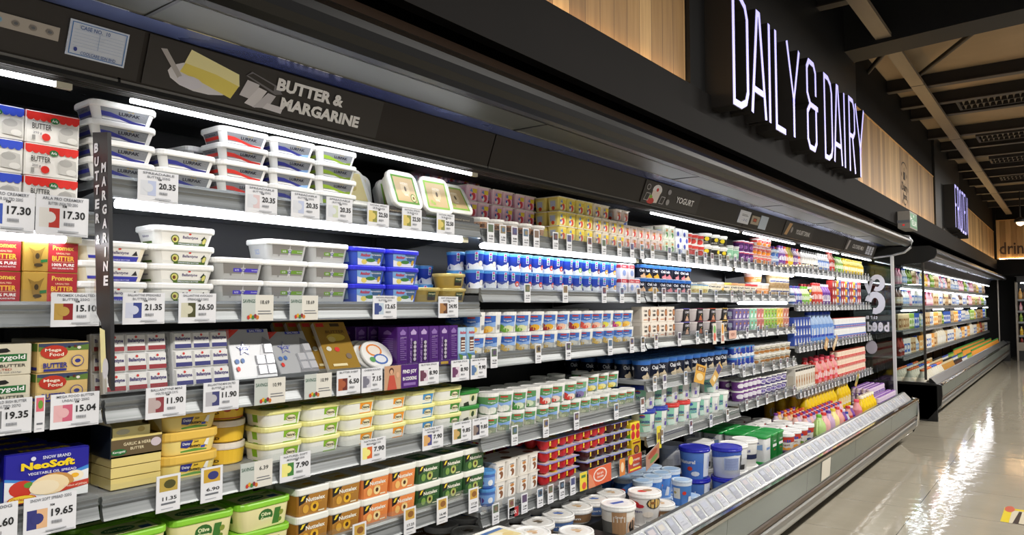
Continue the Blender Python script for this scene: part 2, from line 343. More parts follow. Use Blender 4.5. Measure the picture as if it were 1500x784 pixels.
# ------------------------------------------------------------------ refrigerated cases
FX = lambda v: (-1.62 + .04 * v / .117, 1.865 + .11 * v / .117)
def fascia(u, v, l):
    x, z = FX(v); return (x + l * .94, u, z - l * .34)
XF, XB = -1.66, -2.18
def build_case(label, y0, y1, mods, shelves, tubes_top, tubes_shelf, far=False):
    root = tag(empty('refrigerated_display_case', (-1.6, (y0 + y1) / 2, 0)), label, 'display case', 'open dairy cases')
    def part(name, mb, parent=root):
        o = mb.obj(name, parent)
        if parent is root: o.location = (1.6, -(y0 + y1) / 2, 0)
        return o
    p = MB(); p.extr([(-1.25, .425), (-1.262, .283), (-1.40, .283), (-1.40, .425)], y0, y1, PANELG)
    for a in mods[1:-1]: p.extr([(-1.2497, .425), (-1.2617, .285), (-1.27, .285), (-1.26, .425)], a - .002, a + .002, BLACK)
    part('front_panel', p)
    p = MB(); p.extr([(-1.272, .283), (-1.256, .272), (-1.254, .252), (-1.27, .24), (-1.30, .24), (-1.30, .283)], y0, y1, K('4a3d33', .3), smooth=False); part('rub_rail', p)
    p = MB(); p.extr([(-1.275, .238), (-1.262, .222), (-1.258, .198), (-1.264, .17), (-1.285, .142), (-1.32, .11), (-1.37, .068), (-1.42, .02), (-1.5, .02), (-1.5, .238)], y0, y1, STEEL, smooth=False); part('bumper', p)
    p = MB(); p.box(-2.3, -1.44, y0 + .02, y1 - .02, 0, .28, BLACKM); part('plinth', p)
    p = MB(); p.extr([(-1.268, .428), (-1.250, .420), (-1.238, .428), (-1.238, .442), (-1.250, .450), (-1.268, .450)], y0, y1, CHROME); part('front_edge', p)
    p = MB(); p.extr([(-1.30, .43), (-1.365, .498), (-1.385, .498), (-1.385, .29), (-1.40, .29), (-1.40, .28), (-1.262, .28), (-1.262, .425), (-1.30, .405)], y0, y1, BLACK)
    p.extr([(-1.302, .434), (-1.364, .4995), (-1.386, .4995), (-1.386, .494), (-1.366, .494), (-1.306, .43)], y0, y1, SILLG); part('ticket_sill', p)
    p = MB(); p.box(-2.2, -1.385, y0, y1, .27, .30, BACKB); part('deck', p)
    p = MB(); p.box(-2.25, -2.2, y0, y1, .27, 2.07, BACKB); part('back_panel', p)
    p = MB(); p.box(-2.25, -1.64, y0, y1, 1.91, 1.95, BACKB); p.box(-2.3, -1.33, y0, y1, 2.05, 2.07, BLACK); p.box(-2.25, -1.62, y0, y1, 1.95, 2.05, BLACK); part('roof', p)
    p = MB(); p.quad([(-1.578, y0, 1.976), (-1.5, y0, 1.980), (-1.5, y1, 1.980), (-1.578, y1, 1.976)], NAVY)
    p.quad([(-1.578, y0, 1.99), (-1.5, y0, 1.992), (-1.5, y1, 1.992), (-1.578, y1, 1.99)], BLACK); part('mirror_strip', p)
    p = MB(); p.extr([(-1.50, 1.979), (-1.365, 1.977), (-1.365, 1.99), (-1.50, 1.99)], y0, y1, GREYC); p.box(-1.502, -1.498, y0, y1, 1.976, 1.981, CHROME)
    for a in mods[1:-1]: p.box(-1.50, -1.365, a - .004, a + .004, 1.9755, 1.978, BLACK)
    part('canopy_underside', p)
    arc = [(-1.318 + .052 * math.cos(math.radians(a)), 2.014 + .052 * math.sin(math.radians(a))) for a in range(-140, 91, 23)]
    p = MB(); p.extr([(-1.40, 1.978)] + arc + [(-1.40, 2.066)], y0, y1, K('070708', .30, spec=.35), smooth=False); part('canopy_nosing', p)
    p = MB(); p.box(-1.70, -1.62, y0, y1, 1.852, 1.868, BLACK)
    for k in range(4): p.box(-1.626 - .014 * k, -1.621 - .014 * k, y0, y1, 1.846, 1.853, K('3a3936', .4))
    part('air_grille', p)
    p = MB(); p.box(-1.87, -1.72, y0, y1, 1.862, 1.876, K('2a2c2e', .35))
    if not far:
        y = y0
        while y < min(y1, 6): p.box(-1.79, -1.782, y, y + .008, 1.8612, 1.8622, BLACKM); y += .03
    part('perforated_strip', p)
    for i in range(len(mods) - 1):
        a, c = mods[i], mods[i + 1]
        p = MB(); p.extr([FX(0), (FX(0)[0] - .03, 1.868), (FX(.117)[0] - .03, 1.978), FX(.117)], a + .003, c - .003, nmat('fascia_board', '1f1a18', '26201e', nscale=3, rough=.4, spec=.3) if i == 0 else bpy.data.materials['fascia_board'])
        p.box(-1.623, -1.617, a + .003, c - .003, 1.861, 1.866, K('8c8a86', .3, .6)); part('fascia_panel', p)
        if tubes_top[i]:
            p = MB(); p.tube([(-1.628, a + tubes_top[i][0], 1.829), (-1.628, a + tubes_top[i][1], 1.829)], .0058, TUBE)
            p.box(-1.634, -1.622, a + tubes_top[i][1], a + tubes_top[i][1] + .03, 1.823, 1.835, K('d8d4c0', .4)); part('canopy_light', p)
        p = MB(); p.box(-2.2, -2.185, c - .02, c + .02, .3, 1.86, K('1a1a1c', .4)); part('upright', p)
        for j, zs in enumerate(shelves[i]):
            s = MB(); s.box(XB, XF, a + .004, c - .004, zs - .016, zs, SHELFW)
            for yy in (a + .012, c - .015): s.quad([(XB, yy, zs - .07), (XB, yy, zs - .014), (XF, yy, zs - .014)], K('2b2d30', .4))
            so = part('shelf', s)
            r = MB(); r.extr([(-1.662, zs + .001), (-1.655, zs + .003), (-1.650, zs - .004), (-1.653, zs - .013), (-1.648, zs - .016), (-1.651, zs - .022), (-1.643, zs - .042), (-1.640, zs - .047), (-1.648, zs - .049), (-1.662, zs - .040)], a + .004, c - .004, RAILG)
            part('price_rail', r, so)
            r = MB(); r.box(-1.6505, -1.649, a + .006, c - .006, zs - .002, zs + .026, CLEAR); part('clear_fence', r, so)
            tb = tubes_shelf(i, j)
            if tb:
                r = MB(); r.tube([(-1.664, a + tb[0], zs - .058), (-1.664, a + tb[1], zs - .058)], .0095, TUBE)
                r.box(-1.672, -1.656, a + tb[1], a + tb[1] + .03, zs - .066, zs - .049, K('d8d4b8', .4)); part('shelf_light', r, so)
    return root, part
M1 = [-.54, .70, 1.95, 3.19, 4.43, 5.61, 6.9, 8.19]
ZS = [[1.575, 1.383, 1.176, .973, .70], [1.660, 1.385, 1.172, .966, .727], [1.647, 1.436, 1.203, .912, .653], [1.653, 1.441, 1.211, 1.003, .737],
      [1.653, 1.447, 1.214, .976, .763], [1.667, 1.377, 1.064, .722], [1.667, 1.377, 1.064, .722]]
TT = [(.1, 1.12), (.03, 1.17), None, (.03, 1.2), (.05, 1.1), (.1, 1.2), (.05, 1.2)]
def ts(i, j):
    if j == 0: return (.02, 1.16)
    if (i, j) == (4, 1): return (.05, 1.0)
case1, part1 = build_case('long open dairy case in front, stocked with butter, yogurt and drinks', M1[0], M1[-1], M1, ZS, TT, ts)
# end screen of the near case
ye = 8.19
p = MB(); p.box(-2.2, -1.455, ye - .004, ye + .004, .44, 1.87, PANE); glz = part1('end_glass', p)
gm = lambda u, v, l: (u, ye - .005 - l, v)
WD = K('dfe0ee', .6)
def gdecal(fn):
    q = MB(); fn(q); part1('window_decal', q, glz)
gdecal(lambda q: stroke(q, arcp(-1.588, 1.60, .050, .064, 150, -120), .046, gm, WD))
gdecal(lambda q: stroke(q, [(-1.70, 1.62), (-1.675, 1.545), (-1.665, 1.50), (-1.64, 1.63)], .036, gm, WD))
gdecal(lambda q: stroke(q, arcp(-1.612, 1.395, .065, .085, 170, -110), .062, gm, WD))
for u, s_ in ((-1.665, 'd'), (-1.62, 'e'), (-1.565, 'e'), (-1.51, 'b')):
    gdecal(lambda q: q.decal(lambda a, c, l: gm(u - a, 1.15 + c, l), [('t', s_, 0, 0, .05, .10, WD, .03)]))
for k_, u in enumerate((-1.70, -1.68, -1.65, -1.625, -1.60)): gdecal(lambda q: q.decal(lambda a, c, l: gm(u - a, 1.245 + c, l), [('t', 'hlrkt'[k_], 0, 0, .018, .035, WD, .02)]))
gdecal(lambda q: q.decal(lambda a, c, l: gm(-1.655 + a, .94 + c, l), [('e', 0, 0, .055, .07, K('b9b6c4', .6))]))
p = MB(); p.box(-1.458, -1.43, ye - .015, ye + .015, .45, 1.87, K('c9cccf', .35)); part1('end_post', p)
p = MB(); p.tube([(-1.62, ye, 1.86), (-1.445, ye, 1.878), (-1.33, ye, 1.905), (-1.275, ye, 1.95), (-1.26, ye, 2.01), (-1.285, ye, 2.062), (-1.36, ye, 2.075)], .012, K('b9bcc0', .3, .6)); part1('canopy_end_rail', p)
p = MB(); p.tube([(-1.30, ye, .45), (-1.252, ye, .44), (-1.25, ye, .30), (-1.252, ye, .19), (-1.30, ye, .12), (-1.42, ye, .03)], .012, CHROME)
p.box(-2.25, -1.40, ye - .003, ye + .01, .02, .44, BLACK); p.box(-1.41, -1.265, ye - .003, ye + .01, .2, .44, BLACK); part1('end_panel', p)
p = MB(); p.box(-1.64, -1.60, -1.2, 8.17, 2.176, 2.25, K('8a7263', .6)); p.box(-2.5, -1.64, -1.2, 8.17, 2.1, 2.24, BLACKM); part1('top_valance', p)
# small fittings on the fascia
def ftag(name, lab, cat, ya, yb, v0, v1, col, ops, thick=.004, group=None, z0=.0008):
    p = MB(); f = lambda u, v, l: fascia(u, v, l)
    for l in (thick,): p.quad([f(ya, v0, l), f(yb, v0, l), f(yb, v1, l), f(ya, v1, l)], col)
    for q in (((ya, v0), (yb, v0)), ((yb, v0), (yb, v1)), ((yb, v1), (ya, v1)), ((ya, v1), (ya, v0))):
        p.quad([f(*q[0], thick), f(*q[1], thick), f(*q[1], z0), f(*q[0], z0)], col)
    w, h = yb - ya, v1 - v0
    p.decal(lambda u, v, l: f(ya + w / 2 + u, v0 + v, thick + l), ops, w, h)
    o = p.obj(name); tag(o, lab, cat, group); return o
G = K('2b2726', .45); LW = K('fdfdff', .5); BUT = K('fdf4b4', .5); BUT2 = K('f3e06c', .5); RED = K('d3342c'); 
ftag('header_sign', 'dark header sign reading BUTTER & MARGARINE beside a butter picture', 'sign', .745, 1.425, .006, .115, G, [
    ('e', -.30, .38, .125, .30, K('e6e4ea', .6)), ('p', [(-.385, .42), (-.30, .30), (-.19, .12), (-.165, .45), (-.26, .62), (-.36, .80)], BUT2), ('p', [(-.375, .62), (-.36, .92), (-.175, .68), (-.165, .42), (-.26, .55)], BUT),
    ('p', [(-.46, .78), (-.44, .80), (-.37, .30), (-.385, .25)], K('b9b4b4', .4)), ('e', -.345, .25, .045, .13, K('e4e2ee', .6)),
    ('p', [(-.16, .25), (-.14, .62), (-.09, .58), (-.10, .2)], K('d9d6dd', .6)), ('p', [(-.135, .1), (-.09, .52), (-.055, .48), (-.09, .05)], K('e7e4ea', .6)), ('p', [(-.10, .05), (-.05, .45), (-.015, .42), (-.04, .1)], K('cfccd4', .6)), ('p', [(-.06, .08), (-.045, .22), (.025, .2), (.02, .05)], K('e4e1e8', .6)),
    ('p', [(-.15, .70), (-.13, .82), (-.02, .66), (.01, .5), (-.02, .45)], K('77757a', .6)), ('p', [(-.145, .72), (-.125, .79), (-.03, .64), (-.03, .52)], G),
    ('t', 'BUTTER &', .135, .71, .31, .29, LW, .035), ('t', 'MARGARINE', .20, .30, .38, .29, LW, .035)])
ftag('header_sign', 'dark header sign reading YOGURT with drawn jars and strawberries', 'sign', 3.08, 3.72, .006, .115, G, [
    ('e', -.29, .66, .075, .25, K('f1eff2', .6)), ('p', [(-.36, .62), (-.225, .62), (-.25, .1), (-.36, .05)], K('f0e2da', .6)), ('e', -.36, .15, .06, .15, RED), ('e', -.37, .32, .03, .08, K('8fbf3a')), ('e', -.29, .68, .02, .08, RED)]
    + [('p', [(a, b), (a + .07, b), (a + .09, b + .35), (a + .02, b + .35)], K('bdbabd', .6)) for a, b in ((-.47, .12), (-.22, .1))] + [('p', [(a + .008, b + .03), (a + .062, b + .03), (a + .078, b + .32), (a + .024, b + .32)], G) for a, b in ((-.47, .12), (-.22, .1))]
    + [('e', -.44, .72, .03, .13, K('bdbabd', .6)), ('e', -.44, .72, .024, .10, G), ('e', -.09, .72, .03, .12, K('a5a3a6', .6)), ('e', -.08, .25, .03, .14, K('a5a3a6', .6)), ('t', 'YOGURT', .22, .48, .33, .30, LW, .01)])
ftag('header_sign', 'dark header sign reading YOGURT DRINK on the canopy', 'sign', 5.2, 5.9, .006, .115, G, [('p', [(-.45, .1), (-.36, .1), (-.28, .9), (-.38, .9)], K('c9a272', .6)), ('e', -.25, .5, .03, .2, K('a5a3a6')), ('t', 'YOGURT DRINK', .15, .45, .5, .32, LW)])
ftag('header_sign', 'dark header sign reading CULTURED MILK near the far end', 'sign', 6.95, 7.75, .006, .115, G, [('p', [(-.45, .1), (-.38, .1), (-.33, .9), (-.41, .9)], K('bdbabd', .6)), ('t', 'CULTURED MILK', .1, .5, .55, .34, LW)])
ftag('control_panel', 'silver control strip with five round buttons on the fascia', 'control panel', .40, .572, .048, .075, K('b3aca6', .35, .4), [('e', -.28 + .17 * k, .5, .04, .22, K(c, .4)) for k, c in enumerate(('7fc4cf', '86b4cf', '8f8985', '8f8985', '8f8985'))] + [('e', -.28 + .17 * k, .5, .02, .10, INKG) for k in range(5)], .006, z0=.0024)
BL = K('3f7fc8', .5)
ftag('rating_plate', 'white rating plate with blue border reading CASE NO. 10', 'plate', .588, .703, .028, .100, K('dfe8fb', .5), [('r', -.46, .05, .46, .07, BL), ('r', -.46, .93, .46, .95, BL), ('r', -.465, .05, -.45, .95, BL), ('r', .45, .05, .465, .95, BL),
    ('t', 'CASE NO.  10', -.08, .83, .5, .11, K('4a6fb0')), ('t', 'COOLCARE SDN BHD', .03, .13, .6, .09, K('4a6fb0')), ('e', -.36, .2, .03, .06, K('2a3fa0'))] + [('r', -.42, .30 + .09 * k, .42, .306 + .09 * k, K('9bb5dc')) for k in range(6)] + [('r', -.01, .3, .0, .75, K('9bb5dc'))], .006, z0=.0024)
ftag('shelf_notice', 'white printed notice beside the small controller display', 'notice', 4.33, 4.51, .02, .10, K('e9ecf6', .5), [('t', '- 2 C', .05, .3, .5, .16, K('3b5aa8')), ('r', -.3, .6, .3, .64, INKG), ('r', -.3, .7, .2, .73, INKG)])
ftag('controller_display', 'small beige temperature controller with an orange window', 'controller', 4.54, 4.68, .03, .085, K('b7ab97', .4), [('r', -.3, .3, .15, .75, K('6b3320', .3)), ('r', -.25, .38, .1, .65, K('c9542a', .3))], .006)
ftag('shelf_notice', 'plain pale blue card right of the small controller display', 'notice', 4.70, 4.84, .012, .10, K('c6d3e2', .5), [])
for k, (a, w) in enumerate(((7.98, .09), (7.76, .09), (7.86, .1))):
    ftag('shelf_notice', 'white paper notice on the canopy near the glass end, %s of three' % nth(k + 1), 'notice', a + .02, a + w, .015, .10, K('dcdfee', .5), [('r', -.3, .3, .3, .36, INKG), ('r', -.3, .55, .3, .61, INKG)])
ftag('controller_housing', 'black controller housing that carries the rating plate', 'housing', -.5, .735, .006, .116, K('262120', .45), [], .0016)

# ------------------------------------------------------------------ the second case, further down the aisle
M2 = [9.9 + 11.5 * i / 9 for i in range(10)]
case2, part2 = build_case('second open dairy case further down the aisle, full of juice and milk', 9.9, 21.4, M2, [[1.63, 1.36, 1.06, .74]] * 9, [(.05, 1.2)] * 9, lambda i, j: (.03, 1.18) if j == 0 else ((.05, 1.1) if j in (1,) and i % 2 == 0 else None), True)
yn = 9.9
p = MB(); p.box(-2.25, -1.30, yn - .05, yn, .0, .42, BLACKM)
p.extr([(-2.25, .42), (-2.25, .45), (-1.37, .45), (-1.25, .43), (-1.245, .3), (-1.26, .2), (-1.40, .02), (-1.5, .02)], yn - .05, yn - .001, K('0a0a0a', .4)); part2('end_panel', p)
p = MB(); p.extr([(-2.25, 1.86), (-1.64, 1.86), (-1.40, 1.88), (-1.29, 1.93), (-1.258, 1.98), (-1.262, 2.04), (-1.33, 2.08), (-2.25, 2.08)], yn - .05, yn - .001, BLACKM); part2('canopy_end', p)
p = MB(); p.box(-2.2, -1.42, yn - .004, yn + .004, .5, 1.87, PANE); part2('end_glass', p)
p = MB(); p.box(-1.43, -1.405, yn - .012, yn + .012, .48, 1.88, K('4a4744', .4, .5)); part2('end_post', p)
p = MB(); p.box(-1.46, -1.44, 21.36, 21.42, .0, 2.1, K('a9a196', .5)); 
p.box(-1.50, -1.245, 21.40, 21.44, 0, .48, BLACK); part2('corner_post', p)

# ------------------------------------------------------------------ the big lit signs
def channel_sign(label, glyphs, y, z, h, t):
    root = tag(empty('illuminated_sign', (-1.40, y, z)), label, 'sign')
    W2 = {'&': 1.05}
    for ch, ya, w in glyphs:
        A = []
        if ch == 'D': A = [([(0, 0), (w * .5, 0), (w * .85, .03), (w, .09), (w, h - .09), (w * .85, h - .03), (w * .5, h), (0, h)], True)]
        if ch == 'O': A = [([(0, .09), (w * .2, .02), (w * .5, 0), (w * .8, .02), (w, .09), (w, h - .09), (w * .8, h - .02), (w * .5, h), (w * .2, h - .02), (0, h - .09)], True)]
        if ch == 'A': A = [([(0, 0), (w * .42, h), (w * .58, h), (w, 0)], False), ([(w * .13, h * .24), (w * .87, h * .24)], False)]
        if ch == 'I': A = [([(0, 0), (0, h)], False)]
        if ch == 'L': A = [([(0, h), (0, 0), (w, 0)], False)]
        if ch == 'Y': A = [([(0, h), (w * .5, h * .40), (w, h)], False), ([(w * .5, h * .42), (w * .5, 0)], False)]
        if ch == '&': A = [([(w * .9, h * .64), (w * .9, h - .05), (w * .7, h), (w * .2, h), (0, h - .05), (0, h * .62), (w * .3, h * .5), (0, h * .40), (0, .05), (w * .2, 0), (w * .7, 0), (w * .9, .05), (w * .9, h * .5)], False), ([(w * .3, h * .5), (w * 1.12, h * .5)], False)]
        if ch == 'R': A = [([(0, 0), (0, h), (w * .7, h), (w, h - .06), (w, h * .58), (w * .7, h * .5), (0, h * .5)], False), ([(w * .55, h * .5), (w, 0)], False)]
        if ch == 'F': A = [([(0, 0), (0, h), (w, h)], False), ([(0, h * .55), (w * .8, h * .55)], False)]
        if ch == 'E': A = [([(w, 0), (0, 0), (0, h), (w, h)], False), ([(0, h * .55), (w * .8, h * .55)], False)]
        if ch == 'Z': A = [([(0, h), (w, h), (0, 0), (w, 0)], False)]
        if ch == 'N': A = [([(0, 0), (0, h), (w, 0), (w, h)], False)]
        bd = MB(); fc = MB()
        for pts, cl in A:
            stroke(bd, pts, t, lambda u, v, l: (.065 + l, u + ya - y, v), K('1c1815', .5), cl, .145, K('1c1815', .5))
            stroke(fc, pts, t * .84, lambda u, v, l: (.067 + l, u + ya - y, v), K('b9b4ff', .4, 0, SIGN), cl)
        lt = bd.obj('letter', root); fc.obj('letter_face', lt)
    return root
channel_sign('tall white lit letters reading DAILY & DAIRY on black', [('D', 3.575, .20), ('A', 3.84, .22), ('I', 4.13, 0), ('L', 4.245, .17), ('Y', 4.46, .25), ('&', 4.88, .22), ('D', 5.30, .19), ('A', 5.545, .22), ('I', 5.855, 0), ('R', 6.01, .17), ('Y', 6.22, .29)], 5.0, 2.415, .575, .041)
channel_sign('distant white lit letters reading FROZEN on black', [('F', 12.45, .16), ('R', 12.72, .18), ('O', 13.0, .18), ('Z', 13.28, .18), ('E', 13.58, .15), ('N', 13.84, .2)], 13.2, 2.52, .62, .05)
b = MB(); sm = lambda u, v, l: (BX - .0505 + l, 9.36 + u, 2.72 + v); DK = K('38260f', .7)
b.decal(sm, [('t', 'Dairy', 0, .0, .34, .13, DK, .01), ('t', 'farm', .02, -.09, .22, .08, DK, .01), ('p', [(-.06, .10), (.05, .10), (.05, .19), (-.05, .19)], DK)])
stroke(b, arcp(0, .22, .17, .08, 20, 160), .015, sm, DK); stroke(b, [(-.1, -.12), (-.06, -.17), (.0, -.19), (.06, -.18)], .02, sm, DK)
for k in range(8): b.decal(lambda u, v, l, k=k: sm(u + .22 * math.cos(k * .8), v + .22 * math.sin(k * .8), l), [('e', 0, 0, .012, .025, DK)])
tag(b.obj('wall_emblem'), 'dark script emblem printed on the timber panel past the sign', 'emblem')
root = tag(empty('exit_sign', (-1.33, 8.75, 2.27)), 'green running exit sign in a white box on the bulkhead', 'sign')
b = MB(); b.box(-.115, 0, -.20, .25, -.085, .095, K('8f8b85', .5)); b.box(-.119, -.001, -.2015, -.1995, -.03, .0, INKG); b.box(-.07, -.05, -.202, -.199, -.06, -.045, K('d02020', .4, 0, .6)); b.obj('housing', root)
b = MB(); GRN = K('1f7a4a', .4, 0, .12)
b.decal(lambda u, v, l: (.001 + l, u + .025, v), [('r', -.21, -.07, .21, .08, GRN), ('t', 'KELUAR', .03, -.02, .30, .06, WHITE), ('p', [(-.2, .05), (-.14, .02), (-.2, -.01)], WHITE), ('r', -.16, .015, -.09, .025, WHITE), ('e', .0, .055, .015, .015, WHITE)]); b.obj('face', root)
root = tag(empty('blade_sign', (-1.5277, .652, 1.4932)), 'narrow black blade sign reading BUTTER & MARGARINE down its length', 'sign'); root.scale = (.943, .943, .943)
b = MB(); b.extr([(-.092, .262), (-.018, .252), (.03, -.245), (.034, -.30), (.022, -.29), (-.022, -.16), (-.045, -.14)], -.004, .004, K('232326', .45)); b.obj('board', root)
b = MB(); bm_ = lambda u, v, l: (u, -.0045 - l, v)
for k, ch in enumerate('BUTTER&'):
    v = .224 - .0314 * (k if k < 6 else 6.5)
    b.decal(bm_, [('t', ch, -.068 + .107 * (.224 - v), v, .0205, .0215, LW, .03)])
for k, ch in enumerate('MARGARINE'):
    v = .176 - .0307 * k
    b.decal(bm_, [('t', ch, -.0285 + .107 * (.176 - v), v, .0215 if ch != 'I' else .007, .0215, LW, .03)])
b.decal(bm_, [('p', [(-.025, -.17), (.0, -.175), (.012, -.255), (-.012, -.265)], BUT), ('e', .008, -.255, .014, .022, K('e8e6ea'))])
b.obj('lettering', root)
b = MB(); b.box(-.10, -.02, .0045, .012, -.16, -.06, CLEAR); b.obj('clip', root)
b = MB(); fl = lambda u, v, l: (-.345 + u, 5.80 + v, .0008 + l)
YL = K('d8c22c', .3)
b.decal(fl, [('r', -.065, -.2, .30, .20, K('cfc6ae', .25)), ('r', -.065, -.2, -.02, .16, YL), ('r', -.065, .15, .30, .2, YL), ('e', -.035, .17, .028, .09, K('c2604a', .3)), ('p', [(.0, -.2), (.03, -.2), (.035, .13), (.018, .13)], K('3a2e2a', .3)), ('r', .0, -.2, .30, -.19, K('3a2e2a', .3)), ('r', .06, -.02, .08, .0, INK)], base=0)
tag(b.obj('floor_sticker'), 'yellow edged picture sticker on the polished floor tiles', 'sticker')
b = MB(); b.decal(lambda u, v, l: (-1.2552 + v * .0845 + l, 4.83 + u, .352 + v), [('r', -.10, -.06, .10, .06, K('d4cfc2', .6))], base=.001)
for u0, u1 in ((-.112, -.102), (.102, .112)): b.decal(lambda u, v, l: (-1.2552 + v * .0845 + l, 4.83 + u, .352 + v), [('r', u0, -.064, u1, .064, K('5e625f', .3, .5))], base=.001)
tag(b.obj('paper_notice'), 'beige paper notice fixed to the grey front panel of the case', 'notice')
# ------------------------------------------------------------------ product kinds: KIND[key] = (object name, category, [(part, mesh)], L, D, H)
KIND = {}
def kind(key, name, cat, parts, L, D, H): KIND[key] = (name, cat, [(n, b.mesh(n)) for n, b in parts if b.v], L, D, H)
def fronts(L, D, H, r, taper, z0=0.):
    """maps for the front (+x), near side (-y) and top of a tapered tub or box"""
    k = lambda v: taper + (1 - taper) * min(1, max(0, (v + z0) / H))
    fr = lambda u, v, l: (D / 2 * k(v) + l, u * k(v), v + z0)
    sd = lambda u, v, l: (u * k(v), -L / 2 * k(v) - l, v + z0)
    tp = lambda u, v, l: (-v, u, H + l)
    return fr, sd, tp
def rect_tub(key, name, L, D, H, body, lid, front=(), side=(), top=(), taper=.86, r=.018, lh=.011, label_h=None, cat='tub', lidtop=None, lip=.004):
    b = MB(); hb = H - lh
    b.loft([rring(L * taper, D * taper, r * .8, .0), rring(L * taper + .003, D * taper + .003, r * .85, .003), rring(L, D, r, hb)], body, True, False)
    d = MB(); e = lip
    d.loft([rring(L + e, D + e, r, hb - .003), rring(L + 2 * e, D + 2 * e, r + .002, hb), rring(L + 2 * e, D + 2 * e, r + .002, H - .003), rring(L + e, D + e, r, H), rring(L - .008, D - .008, r, H), rring(L - .014, D - .014, r, H - .002)], lid, True, True, smooth=False)
    fr, sd, tp = fronts(L, D, hb, r, taper); lb = MB()
    lb.decal(fr, front, L - 2 * r + .004, hb); lb.decal(sd, side, D - 2 * r + .004, hb)
    lb.decal(lambda u, v, l: tp(u, v, l + lh - .0015), top, L - .03, D - .03)
    kind(key, name, cat, [('tub_body', b), ('lid', d), ('label', lb)], L + 2 * e, D + 2 * e, H)
def carton(key, name, L, D, H, col, front=(), side=(), top=(), cat='box', r=.0025):
    b = MB(); b.loft([rring(L - .003, D - .003, r, 0, 1), rring(L, D, r, .0015, 1), rring(L, D, r, H - .0015, 1), rring(L - .003, D - .003, r, H, 1)], col, smooth=False)
    fr, sd, tp = fronts(L, D, H, 0, 1.); lb = MB()
    lb.decal(fr, front, L - .002, H - .002); lb.decal(sd, side, D - .002, H - .002); lb.decal(tp, top, L - .002, D - .002)
    kind(key, name, cat, [('carton', b), ('printing', lb)], L, D, H)
def cyl_map(rb, rt, H, z0=0., off=0.):
    def f(u, v, l):
        r = rb + (rt - rb) * min(1, max(0, (v + z0) / H)); a = u / max(rb, rt) + off
        return ((r + l) * math.cos(a), (r + l) * math.sin(a), v + z0)
    return f
def cup(key, name, rt, rb, H, body, lid, ops=(), n=20, lh=.004, lidr=1.06, top=(), cat='cup', dome=0., sy=1., single=False):
    """a round cup or tub; ops wrap right round, u in turns (0 faces the aisle)"""
    b = MB(); hb = H - lh
    b.lathe([(rb * .9, .0), (rb, .003), (rt, hb)], body, n, c1=False)
    d = MB(); R = rt * lidr
    d.lathe([(R * .98, hb - .004 if lh > .005 else hb), (R, hb), (R, H - .001), (R - .003, H), (R - .007, H), (R - .009, H - .0015 + dome)], lid, n, smooth=False)
    lb = MB(); lb.decal(cyl_map(rb, rt, hb), ops, 2 * PI * max(rt, rb), hb, seg=28, base=.0006 + rt * .012)
    lb.decal(lambda u, v, l: (-v, u, H - .0015 + dome + l), top, 2 * R * .82, 2 * R * .82)
    if single:
        for q in (d, lb):
            o = len(b.v); b.v += q.v
            for f, m, s in zip(q.f, q.m, q.s): b.f.append(tuple(i + o for i in f)); b.m.append(b.mi(q.mats[m])); b.s.append(s)
        kind(key, name, cat, [('', b)], 2 * R, 2 * R, H)
    else: kind(key, name, cat, [('cup_body', b), ('lid', d), ('label', lb)], 2 * R, 2 * R, H)
def pail(key, r, H, body, lid, ops=(), top=(), handle=False):
    b = MB(); hb = H - .016; rb = r * .86
    b.lathe([(rb * .95, 0), (rb, .003), (r, hb)], body, 28, c1=False)
    d = MB(); R = r * 1.07
    d.lathe([(R * .97, hb - .006), (R, hb - .002), (R, hb + .004), (R * .985, hb + .006), (R * .985, H - .002), (R * .96, H), (R * .88, H), (R * .86, H - .003)], lid, 28, smooth=False)
    lb = MB(); lb.decal(cyl_map(rb, r, hb), ops, 2 * PI * r, hb, seg=28, base=.0014)
    lb.decal(lambda u, v, l: (-v, u, H - .003 + l), top, 2 * r * .82, 2 * r * .82)
    parts = [('tub_body', b), ('lid', d), ('label', lb)]
    if handle:
        h = MB(); h.tube([((R + .004) * math.cos(a), (R + .004) * math.sin(a), hb - .004 - .03 * math.sin((a + 2.4) / 2.6 * PI)) for a in [-2.4 + 2.6 * i / 10 for i in range(11)]], .0022, lid, 5); parts.append(('handle', h))
    kind(key, 'yogurt_tub', 'tub', parts, 2 * R + .008, 2 * R + .008, H)
def bottle(key, name, prof, body, capcol, cap_r, cap_h, ops=(), n=14, sx=1., handle=None, single=True, r=None, hlab=None, cat='bottle'):
    b = MB(); b.lathe(prof, body, n, sx=sx); H = prof[-1][1]; R = max(p[0] for p in prof)
    c = MB(); c.lathe([(cap_r, H - .002), (cap_r, H + cap_h - .002), (cap_r * .9, H + cap_h)], capcol, 12)
    lb = MB()
    if ops:
        z0, z1 = hlab; mp = cyl_map(R, R, 1); lb.decal(lambda u, v, l: (mp(u, v, l)[0] * sx, mp(u, v, l)[1], v + z0), ops, 2 * PI * R, z1 - z0, seg=24, base=.0012 + R * .02)
    hd = MB()
    if handle: hd.tube(handle, .009, body, 7)
    if single:
        for q in (c, lb, hd):
            o = len(b.v); b.v += q.v
            for f, m, s in zip(q.f, q.m, q.s): b.f.append(tuple(i + o for i in f)); b.m.append(b.mi(q.mats[m])); b.s.append(s)
        kind(key, name, cat, [('', b)], 2 * R, 2 * R * sx, H + cap_h)
    else: kind(key, name, cat, [('bottle_body', b), ('cap', c), ('label', lb), ('handle', hd)], 2 * R, 2 * R * sx, H + cap_h)
def combo(key, name, cat, parts, L, D, H): kind(key, name, cat, parts, L, D, H)

